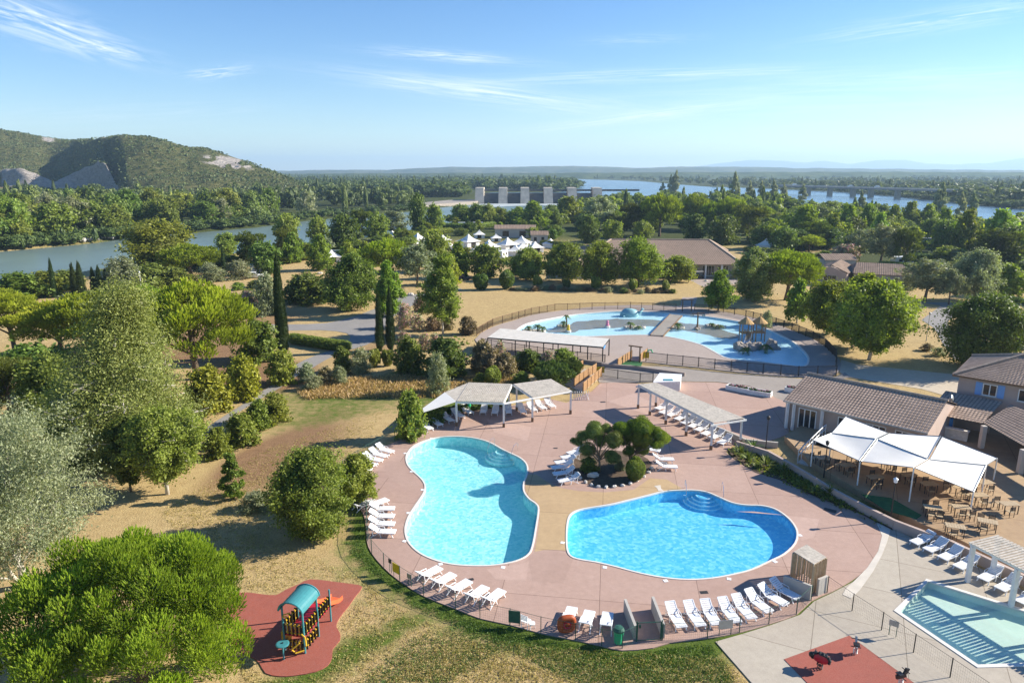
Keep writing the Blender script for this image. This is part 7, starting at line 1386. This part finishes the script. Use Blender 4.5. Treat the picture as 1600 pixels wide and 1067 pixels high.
# ------------------------------------------------------------------ palms and island
def palm(px, row, h, r, label, nfr=16, z=.0, m='leaf_palm', trunk=True, spiky=False):
    t = thing('palm' if trunk else 'spiky_plant', label, 'palm' if trunk else 'plant', G(px, row, z)); R_ = random.Random(px)
    if trunk: q = MB(); q.tube([(0, 0, -.05), (.02, 0, h * .5), (0, 0, h)], [.16, .13, .11], 8); q.build('trunk', 'bark', t)
    V = []; T = []
    for k in range(nfr):
        a = k * 2.4 + R_.uniform(-.2, .2); e = R_.uniform(.15, 1.25) if not spiky else R_.uniform(.3, 1.45); L = r * R_.uniform(.8, 1.15); ns = 7; prev = None
        for i in range(ns + 1):
            f = i / ns; dr = (0.9 if not spiky else .25) * f * f; p = np.array([math.cos(a) * math.cos(e) * L * f, math.sin(a) * math.cos(e) * L * f, h + L * (math.sin(e) * f - dr)]); side = np.array([-math.sin(a), math.cos(a), 0]) * r * (.13 * math.sin(math.pi * min(1, f * .9 + .12)) if not spiky else .07 * (1 - f) + .005)
            if prev is not None:
                p0, s0 = prev
                for sg in (-1, 1):
                    if spiky: V += [p0, p0 + s0 * sg, p + side * sg, p]; T.append(R_.random())
                    else:
                        for j in range(2):
                            q0 = p0 + (p - p0) * (j / 2); V += [q0, q0 + s0 * sg * .9 + (p - p0) * .35 - np.array([0, 0, .05 * r]), q0 + s0 * sg * 1.5 + (p - p0) * .8 - np.array([0, 0, .12 * r]), q0 + (p - p0) * .3]; T.append(R_.random())
            prev = (p, side)
    link('fronds', np_mesh('fronds', np.array(V), np.arange(len(V)).reshape(-1, 4), T), m, t); return t
for px, row, lab in ((1156, 712, 'large spiky palm clump at the left end of the planting bed'), (1176, 703, 'tall spiky palm behind the first clump in the planting bed'), (1197, 730, 'spiky palm clump in front in the planting bed'), (1168, 722, 'low spiky clump between the larger ones in the planting bed'), (1275, 772, 'dark spiky plant in the planting bed below the canopy'), (1297, 774, 'star shaped spiky palm in the planting bed below the canopy'), (1225, 738, 'small spiky plant in the middle of the planting bed')):
    palm(px, row, .25, 1.25 if px < 1200 else .95, lab, 34, .08, 'leaf_palm', False, True)
WZ = .08 - .33
def islet(px, row, items, lab):
    p = G(px, row, WZ); t = thing('rock_islet', 'small rock rim carrying ' + lab, 'rock', p); q = MB()
    for k in range(9): q.ball((math.cos(k * .7) * .9, math.sin(k * .7) * .6, .12), (.36, .3, .28), 7, 5, .5, k)
    q.build('rim_rocks', 'pale_rock', t); q = MB(); q.lathe([(.8, .0), (.7, .28), (.02, .34)], 12); q.build('soil', 'soil', t)
    for dx, h, r, l2 in items: palm(px + dx, row, h, r, l2, 18, WZ + .25)
islet(880, 511, [(0, .8, 1.1, 'small palm on the islet at the back left of the splash pool'), (5, 1.9, 1.0, 'taller palm on the islet at the back left of the splash pool')], 'two palms at the back left of the splash pool'); islet(842, 519, [(-2, 1.1, 1.2, 'palm on the leftmost islet of the splash pool'), (6, .7, 1.1, 'lower palm on the leftmost islet of the splash pool')], 'palms at the left end of the splash pool'); islet(826, 518, [(0, .8, 1.0, 'palm at the very left tip of the splash pool')], 'a palm at the very left tip'); islet(985, 513, [(0, .9, 1.2, 'palm left of the footbridge in the splash pool')], 'a palm left of the footbridge'); islet(998, 513, [(0, .3, .9, 'low palm nearest the footbridge on its left side')], 'a low palm beside the footbridge'); islet(1059, 514, [(0, .7, 1.3, 'palm just right of the footbridge in the splash pool')], 'a palm right of the footbridge'); islet(1112, 510, [(0, .4, 1.0, 'small palm right of the water spout pole')], 'a small palm by the water spout pole'); islet(1124, 512, [(0, .4, 1.0, 'small palm further right of the water spout pole')], 'a small palm near the thatched towers')
palm(1166, 548, .3, 1.3, 'palm on the rock island below the pale water slide', 18, .2); palm(1197, 545, .4, 1.4, 'palm at the right end of the rock island', 18, .2)
def at(px, row, p): z = HT(row, p); return Vector(((px - 800) / F * (p.y * math.cos(PITCH) + (CH - z) * math.sin(PITCH)), p.y, z))
def topiary(px, row, balls, label, m):
    p = G(px, row, .1); t = thing('topiary_tree', label, 'tree', p); q = MB(); R_ = random.Random(px); fork = at(px - 2, row - 26, p) - p
    q.tube([(0, 0, -.05), fork * .5 + Vector((.05, 0, 0)), fork], [.13, .10, .09], 8)
    for bx, by, br in balls:
        c = at(800 + bx / 4, 560 + by / 4, p) - p; c.y += R_.uniform(-.9, .9); q.tube([fork * R_.uniform(.6, 1), (fork + c) / 2 + Vector((0, 0, -.1)), c], [.06, .045, .03], 6); r = br / 4 * MPP(p) * 1.05
        me = crown_mesh('clipped_ball', [(0, 0, 0, .92, .92, .8)] + [(R_.gauss(0, .3), R_.gauss(0, .3), R_.gauss(0, .2), .7, .7, .62) for _ in range(4)], 3600, .085, int(bx), .70, style='spike', up=.35, elong=.3, gap=.1); o = link('clipped_ball', me, m, t); o.location = c; o.scale = (r, r, r)
    q.smooth = True; q.build('trunk', 'bark', t); return t
topiary(937, 737, [(520, 445, 56), (440, 505, 38), (415, 545, 30), (478, 580, 52), (565, 535, 45), (632, 490, 50), (625, 615, 46), (590, 455, 36), (500, 490, 40), (640, 550, 36)], 'cloud pruned tree with clipped foliage balls on the left of the planted island', 'leaf_topiary')
topiary(985, 733, [(680, 435, 52), (800, 425, 66), (790, 500, 74), (885, 525, 34), (940, 505, 48), (720, 565, 34), (815, 585, 52), (910, 465, 40), (740, 470, 50), (850, 455, 50), (730, 510, 50)], 'darker cloud pruned pine on the right of the planted island', 'leaf_broad')
plant('clippedgreen', 992, 751, 717, 18, 'round green bush at the right front of the planted island', tier=2); plant('shrub', 920, 736, 716, 14, 'dark low bush under the left cloud pruned tree', tier=1); plant('greyshrub', 968, 735, 720, 8, 'thin bush between the two cloud pruned trees', tier=1)

# ------------------------------------------------------------------ woods
def inpoly(x, y, P):
    c = False
    for i in range(len(P)):
        x1, y1 = P[i - 1]; x2, y2 = P[i]
        if (y1 > y) != (y2 > y) and x < (x2 - x1) * (y - y1) / (y2 - y1) + x1: c = not c
    return c
def sample(P, n, r_):
    xs = [p[0] for p in P]; ys_ = [p[1] for p in P]; out = []
    while len(out) < n:
        x, y = r_.uniform(min(xs), max(xs)), r_.uniform(min(ys_), max(ys_))
        if inpoly(x, y, P): out.append((x, y))
    return sorted(out, key=lambda q: q[1])
RW_ = random.Random(21)
BANK = [(-160, 400), (0, 384), (60, 379), (150, 370), (200, 363), (300, 355), (400, 347), (450, 340), (500, 335), (560, 330), (600, 327), (640, 322), (640, 308), (500, 304), (420, 306), (330, 312), (200, 318), (100, 312), (-160, 316)]
BACK = []
labs = {'broad': 'mid green tree in the dense wood along the far river bank', 'dark': 'dark green tree in the dense wood along the far river bank', 'silver': 'silvery green tree in the dense wood along the far river bank', 'poplar': 'pale green tree in the dense wood along the far river bank'}
for x, y in sample(BANK, 235, RW_):
    if y < 336: BACK.append((x, y)); continue
    k = RW_.choice(('broad', 'broad', 'dark', 'poplar', 'dark', 'silver')); p = G(x, y); h = RW_.uniform(10, 17); plant(k, x, y, 0, RW_.uniform(5.0, 7.6) / MPP(p), labs[k], 'trees of the far river bank wood', hz=h, bf=.03, tier=1 if y > 345 else 0)
FILL = [(870, 352), (960, 345), (1180, 350), (1250, 345), (1330, 345), (1600, 385), (1700, 420), (1640, 430), (1560, 398), (1480, 392), (1240, 395), (1180, 392), (880, 380)]
labs2 = {'broad': 'green tree filling the campsite woods between the reception and the wide water', 'dark': 'dark tree filling the campsite woods between the reception and the wide water', 'pine': 'pine filling the campsite woods between the reception and the wide water', 'bright': 'bright tree filling the campsite woods between the reception and the wide water'}
for x, y in sample(FILL, 125, RW_):
    if 1270 < x < 1440 and y > 395 or 900 < x < 1180 and y > 362: continue
    k = RW_.choice(('broad', 'dark', 'pine', 'bright', 'dark')); p = G(x, y); plant(k, x, y, 0, RW_.uniform(3.2, 5.2) / MPP(p), labs2[k], 'campsite woods', hz=RW_.uniform(5, 9))
FILL2 = [(800, 345), (870, 350), (900, 372), (860, 380), (780, 362), (690, 372), (640, 395), (470, 415), (440, 395), (620, 372), (720, 350)]
for x, y in sample(FILL2, 48, RW_):
    k = RW_.choice(('broad', 'bright', 'dark')); p = G(x, y); plant(k, x, y, 0, RW_.uniform(2.0, 3.5) / MPP(p), {'broad': 'green small tree among the tents and camp huts', 'bright': 'bright small tree among the tents and camp huts', 'dark': 'dark small tree among the tents and camp huts'}[k], 'small trees among the tents', hz=RW_.uniform(3, 4.5))
FILL4 = [(180, 440), (300, 432), (380, 424), (450, 410), (560, 400), (640, 388), (640, 378), (560, 386), (480, 396), (400, 406), (280, 418), (180, 428)]
for x, y in sample(FILL4, 26, RW_):
    k = RW_.choice(('broad', 'dark', 'aleppo', 'silver')); p = G(x, y); plant(k, x, y, 0, RW_.uniform(2.5, 4.5) / MPP(p), {'broad': 'green tree in the belt along the near river bank', 'dark': 'dark tree in the belt along the near river bank', 'aleppo': 'pine in the belt along the near river bank', 'silver': 'silvery tree in the belt along the near river bank'}[k], 'trees of the near river bank belt', hz=RW_.uniform(2.2, 4.0), tier=1)
FILL6 = [(1160, 410), (1215, 404), (1290, 412), (1295, 425), (1262, 440), (1180, 440)]; FILL8 = [(1428, 404), (1700, 410), (1700, 452), (1590, 446), (1430, 452)]
labs6 = {'broad': 'green tree crowding the lawn edge round the bungalow', 'dark': 'dark tree crowding the lawn edge round the bungalow', 'bright': 'bright tree crowding the lawn edge round the bungalow', 'olive': 'silvery tree crowding the lawn edge round the bungalow'}
for P_, n_f in ((FILL6, 9), (FILL8, 26)):
    for x, y in sample(P_, n_f, RW_):
        k = RW_.choice(('broad', 'dark', 'bright', 'olive')); p = G(x, y); plant(k, x, y, 0, RW_.uniform(2.4, 4.2) / MPP(p), labs6[k], 'trees round the bungalow', hz=RW_.uniform(3, 6))
FILL7 = [(60, 475), (200, 470), (400, 445), (420, 470), (400, 515), (330, 470), (200, 480), (60, 500)]
FILL9 = [(770, 415), (905, 402), (920, 432), (800, 436)]; FILL10 = [(560, 395), (700, 392), (740, 400), (740, 428), (560, 430)]
for P_, n_f, lb, gr_ in ((FILL7, 22, 'left umbrella pines and the river', 'shrubs behind the left umbrella pines'), (FILL9, 16, 'dry meadow and the rightmost tents', 'shrubs before the rightmost tents'), (FILL10, 22, 'dense umbrella pine and the tents', 'shrubs before the tents')):
    for x, y in sample(P_, n_f, RW_):
        k = RW_.choice(('shrub', 'greenshrub', 'greyshrub', 'greenshrub')); p = G(x, y); plant(k, x, y, 0, RW_.uniform(1.2, 2.4) / MPP(p), {'shrub': 'dark shrub between the ', 'greenshrub': 'green shrub between the ', 'greyshrub': 'grey green shrub between the '}[k] + lb, gr_, hz=RW_.uniform(1.2, 2.8))
def woods(name, regions, label, m, seed, nl=70, ls=1.15):
    r_ = random.Random(seed); g = np.random.default_rng(seed); VV = []; QQ = []; TT_ = []; o = 0; prot = []
    for k in range(6):
        lob = lobes_of(('round', 'irregular', 'round', 'irregular', 'column', 'round')[k], 60 + k); V, Q, T_ = leaf_cloud(lob, nl * 2, .30 * ls * (70 / nl) ** .5, np.random.default_rng(k)); v2, q2 = cores([(0, 0, .5 if k == 4 else 0, .6, .6, .45 if k == 4 else .75)], 1, np.random.default_rng(k)); prot.append((np.concatenate([V, v2]), np.concatenate([Q, q2 + len(V)]), np.concatenate([T_, np.full(len(q2), .2)]), k == 4))
    for P, n, hr, rr in regions:
        for x, y in sample(P, n, r_):
            p = G(x, y); h = r_.uniform(*hr); r = r_.uniform(*rr); V, Q, T_, col = prot[r_.choice((0, 0, 1, 1, 2, 3, 3, 5, 5, 4))]; a = r_.uniform(0, 6.28); c, s = math.cos(a), math.sin(a); W = V @ np.array([[c, s, 0], [-s, c, 0], [0, 0, 1]])
            W = W * (np.array([r * .5, r * .5, h * 1.25]) if col else np.array([r, r, h * .5])) + np.array([p.x, p.y, -.5 if col else h * .48]); VV.append(W); QQ.append(Q + o); TT_.append(np.clip(T_ + r_.uniform(-.25, .3), 0, 1)); o += len(V)
    me = np_mesh(name, np.concatenate(VV), np.concatenate(QQ), np.concatenate(TT_)); return tag(link(name, me, m), label, 'wood', None, 'stuff')
woods('bank_wood', [([(-160, 337), (0, 337), (200, 336), (400, 336), (500, 335), (560, 330), (640, 322), (640, 308), (500, 304), (420, 306), (330, 312), (200, 318), (100, 312), (-160, 316)], 190, (10, 17), (5, 7.6))], 'dense green wood between the far river bank trees and the hill', 'leaf_woods', 14, 240, 1)
woods('campsite_wood', [([(880, 335), (960, 312), (1050, 311), (1235, 320), (1240, 350), (1000, 345), (900, 350)], 110, (8, 13), (4, 6.5)), ([(1240, 325), (1290, 328), (1400, 342), (1590, 362), (1590, 372), (1400, 352), (1240, 350)], 60, (5, 9), (3.5, 5.5)), ([(690, 350), (760, 352), (880, 352), (900, 345), (860, 335), (800, 338), (730, 342)], 40, (4, 7), (3, 5))], 'continuous green tree belt between campsite and wide water', 'leaf_broad', 15, 260, 1)
woods('bank_scrub', [([(-160, 407), (0, 388.5), (150, 375), (300, 360), (400, 352), (500, 340), (640, 328), (640, 325), (500, 336), (400, 347), (300, 355), (150, 369), (0, 382), (-160, 400)], 420, (2, 4.5), (1.8, 3.4))], 'low green scrub along the waterline of the far bank', 'leaf_woods', 7, 120, 1)
woods('far_woodland', [([(330, 308), (420, 304), (560, 306), (720, 310), (735, 297), (600, 280), (430, 278), (380, 292)], 900, (9, 15), (6, 9)), ([(-300, 318), (100, 314), (250, 318), (380, 308), (420, 300), (320, 303), (170, 306), (90, 302), (-300, 308)], 330, (7, 11), (5, 8)),
    ([(430, 279), (600, 281), (735, 296), (890, 300), (905, 290), (890, 283.5), (830, 282), (830, 275), (640, 274), (430, 274)], 620, (9, 15), (7, 11))], 'broad green woodland beyond the river and the barrage', 'leaf_woods', 4)
woods('far_shore_wood', [([(835, 277.2), (905, 279.5), (1000, 282), (1110, 290.5), (1235, 295), (1310, 298), (1400, 305), (1500, 314), (1600, 322), (1800, 342), (1800, 300), (1600, 280), (1300, 275), (1000, 273.5), (840, 273.5)], 1300, (7, 13), (5, 9)), ([(960, 273), (1700, 274), (1700, 271.2), (960, 271.2), (500, 271.5), (500, 273)], 500, (10, 16), (12, 20)), ([(1230, 296.5), (1310, 300), (1400, 307), (1500, 317), (1600, 326), (1600, 322), (1500, 313), (1400, 303), (1310, 297), (1230, 294)], 120, (3, 6), (4, 6)), ([(850, 299), (905, 293), (913, 287), (880, 285), (840, 287)], 60, (7, 11), (6, 9))], 'continuous wooded shore beyond the wide water', 'leaf_woods', 9)
g = np.random.default_rng(8); ok = (ROCK < .25) & (DRY < .3) & (TT < .78); ii = np.argwhere(ok); wgt = np.ones(len(ii)); NS_ = 22000; pick = ii[g.integers(0, len(ii), NS_)]
B0 = np.stack([HX, D, HZ], -1)[pick[:, 0], pick[:, 1]] + g.normal(size=(NS_, 3)) * np.array([2.0, 4.5, .2]); k = 6; nn = unit(NS_ * k, g); nn[:, 2] = np.abs(nn[:, 2]) * .7 + .2
sz = (.45 + 1.2 * g.random(NS_) ** 2); C_ = np.repeat(B0, k, 0) + nn * np.repeat(sz, k)[:, None] * .7; S_ = np.repeat(sz, k)[:, None] * .62; t_ = np.cross(nn, unit(len(nn), g)); t_ /= np.linalg.norm(t_, axis=1, keepdims=True); b_ = np.cross(nn / np.linalg.norm(nn, axis=1, keepdims=True), t_)
V = np.stack([C_ - t_ * S_, C_ - b_ * S_, C_ + t_ * S_, C_ + b_ * S_], 1).reshape(-1, 3); tag(link('hill_scrub', np_mesh('hill_scrub', V, np.arange(len(V)).reshape(-1, 4), np.repeat(g.random(NS_), k)), 'leaf_scrub'), 'low dark green scrub covering the hill slopes', 'scrub', None, 'stuff')
# riverside scrub along the far bank and grasses
def tufts(name, regions, label, m, seed, hgt, width, lean=.35, cat='grass', lo=0.0):
    g = np.random.default_rng(seed); r_ = random.Random(seed); P = []
    for poly, n in regions: P += [tuple(G(x, y)) for x, y in sample(poly, n, r_)]
    P = np.array(P)
    for z_ in (MAT1, DECK, CONC): P = P[inside_dist(P[:, 0], P[:, 1], z_) < -.25]
    P = np.array(P); k = 5; P = np.repeat(P, k, 0); n = len(P); P[:, :2] += g.normal(size=(n, 2)) * width * 1.5; a = np.stack([g.normal(size=n) * lean, g.normal(size=n) * lean, np.ones(n)], 1) * (hgt * (.35 + .95 * g.random(n)))[:, None]; an = g.random(n) * 6.28; t = np.stack([np.cos(an), np.sin(an), 0 * an], 1) * width * .5
    V = np.stack([P - t, P + a * .55 - t * .8, P + a, P + a * .55 + t * .8], 1).reshape(-1, 3); return tag(link(name, np_mesh(name, V, np.arange(len(V)).reshape(-1, 4), g.random(n)), m), label, cat, None, 'stuff')
tufts('tall_dry_grass', [([(462, 612), (560, 590), (640, 588), (760, 606), (800, 600), (800, 612), (680, 622), (560, 622), (480, 625)], 1700), ([(720, 590), (800, 590), (830, 600), (760, 608)], 500)], 'tall dry golden grass on the bank above the deck', 'leaf_drygrass', 3, .42, .15, .55)
leafmat('leaf_lawn', (.05, .10, .014), (.17, .25, .05), .25, .03)
tufts('bed_cover', [([(1200, 715), (1262, 755), (1300, 774), (1385, 820), (1370, 816), (1310, 789), (1262, 769), (1225, 750)], 500), ([(1142, 706), (1165, 698), (1200, 715), (1225, 750), (1180, 735)], 160)], 'dark green ground cover in the planting bed', 'leaf_dark', 12, .3, .22, .7)
tufts('lawn_grass', [([(578, 862), (600, 892), (660, 938), (750, 972), (845, 997), (940, 1016), (972, 1022), (1047, 1012), (1110, 1006), (1150, 1067), (900, 1067), (760, 1000), (640, 945), (570, 880)], 3600), ([(560, 1067), (640, 1000), (760, 960), (820, 1000), (700, 1067)], 1400), ([(540, 850), (575, 800), (575, 860), (600, 900), (570, 890)], 500)], 'short green lawn grass along the outside of the pool fence', 'leaf_lawn', 5, .08, .06, .5)
tufts('dry_lawn_grass', [([(380, 1067), (330, 900), (400, 830), (560, 900), (640, 960), (900, 1067)], 4200), ([(300, 860), (250, 800), (420, 700), (600, 640), (560, 720), (400, 860)], 3600), ([(700, 1000), (1150, 1030), (1200, 1067), (600, 1067)], 2200)], 'short dry yellow grass of the parched lawn', 'leaf_drygrass', 6, .08, .06, .6)
q = MB()
for k in range(40): x = RW_.uniform(118, 178); p = G(x, RW_.uniform(371.5, 374.5) + (150 - x) * .1); q.ball((p.x, p.y, .2), RW_.uniform(.3, .8), 6, 4, .8, k)
tag(q.build('riprap', 'concrete'), 'pale boulders heaped at the waterline of the far bank', 'rocks', None, 'stuff')
for k, (px, row, s) in enumerate(((905, 436, .8), (918, 438, .7), (950, 436, .9), (978, 438, .7), (1005, 437, .6), (1018, 438, .7), (500, 428, .7), (642, 462, .8), (1103, 440, .6))):
    q = MB(); q.ball((0, 0, .2 * s), (.9 * s, .7 * s, .55 * s), 9, 6, .6, k * 1.7); o = q.build('boulder', 'pale_rock'); o.location = G(px, row); tag(o, 'pale boulder ' + ('left of the trunk of the third small tree before the reception', 'right of the trunk of the second small tree before the reception', 'under the third small tree before the reception', 'between third and fourth small tree before the reception', 'under the fourth small tree before the reception', 'right of the fourth small tree before the reception', 'by the bright young tree at the tents', 'at the road bend behind the two cypresses', 'near the golf cart')[k], 'rock', 'pale boulders')

# ------------------------------------------------------------------ haze
q = MB(); q.box(-15500, 15500, -60, 17500, -8, 345); hz_ = q.build('haze', None); m = bpy.data.materials.new('haze'); m.use_nodes = True; nt = m.node_tree; nt.nodes.clear(); o_ = N(nt, 'ShaderNodeOutputMaterial'); v_ = N(nt, 'ShaderNodeVolumePrincipled'); v_.inputs['Color'].default_value = (.55, .78, 1.0, 1); v_.inputs['Density'].default_value = 1.25e-4; v_.inputs['Anisotropy'].default_value = .2; LK(nt, v_.outputs[0], o_.inputs['Volume']); hz_.data.materials.append(m); tag(hz_, None, None, None, 'stuff')
for o in bpy.data.objects:
    if 'label' in o and not 4 <= len(o['label'].split()) <= 16: print('LABEL', len(o['label'].split()), o['label'])
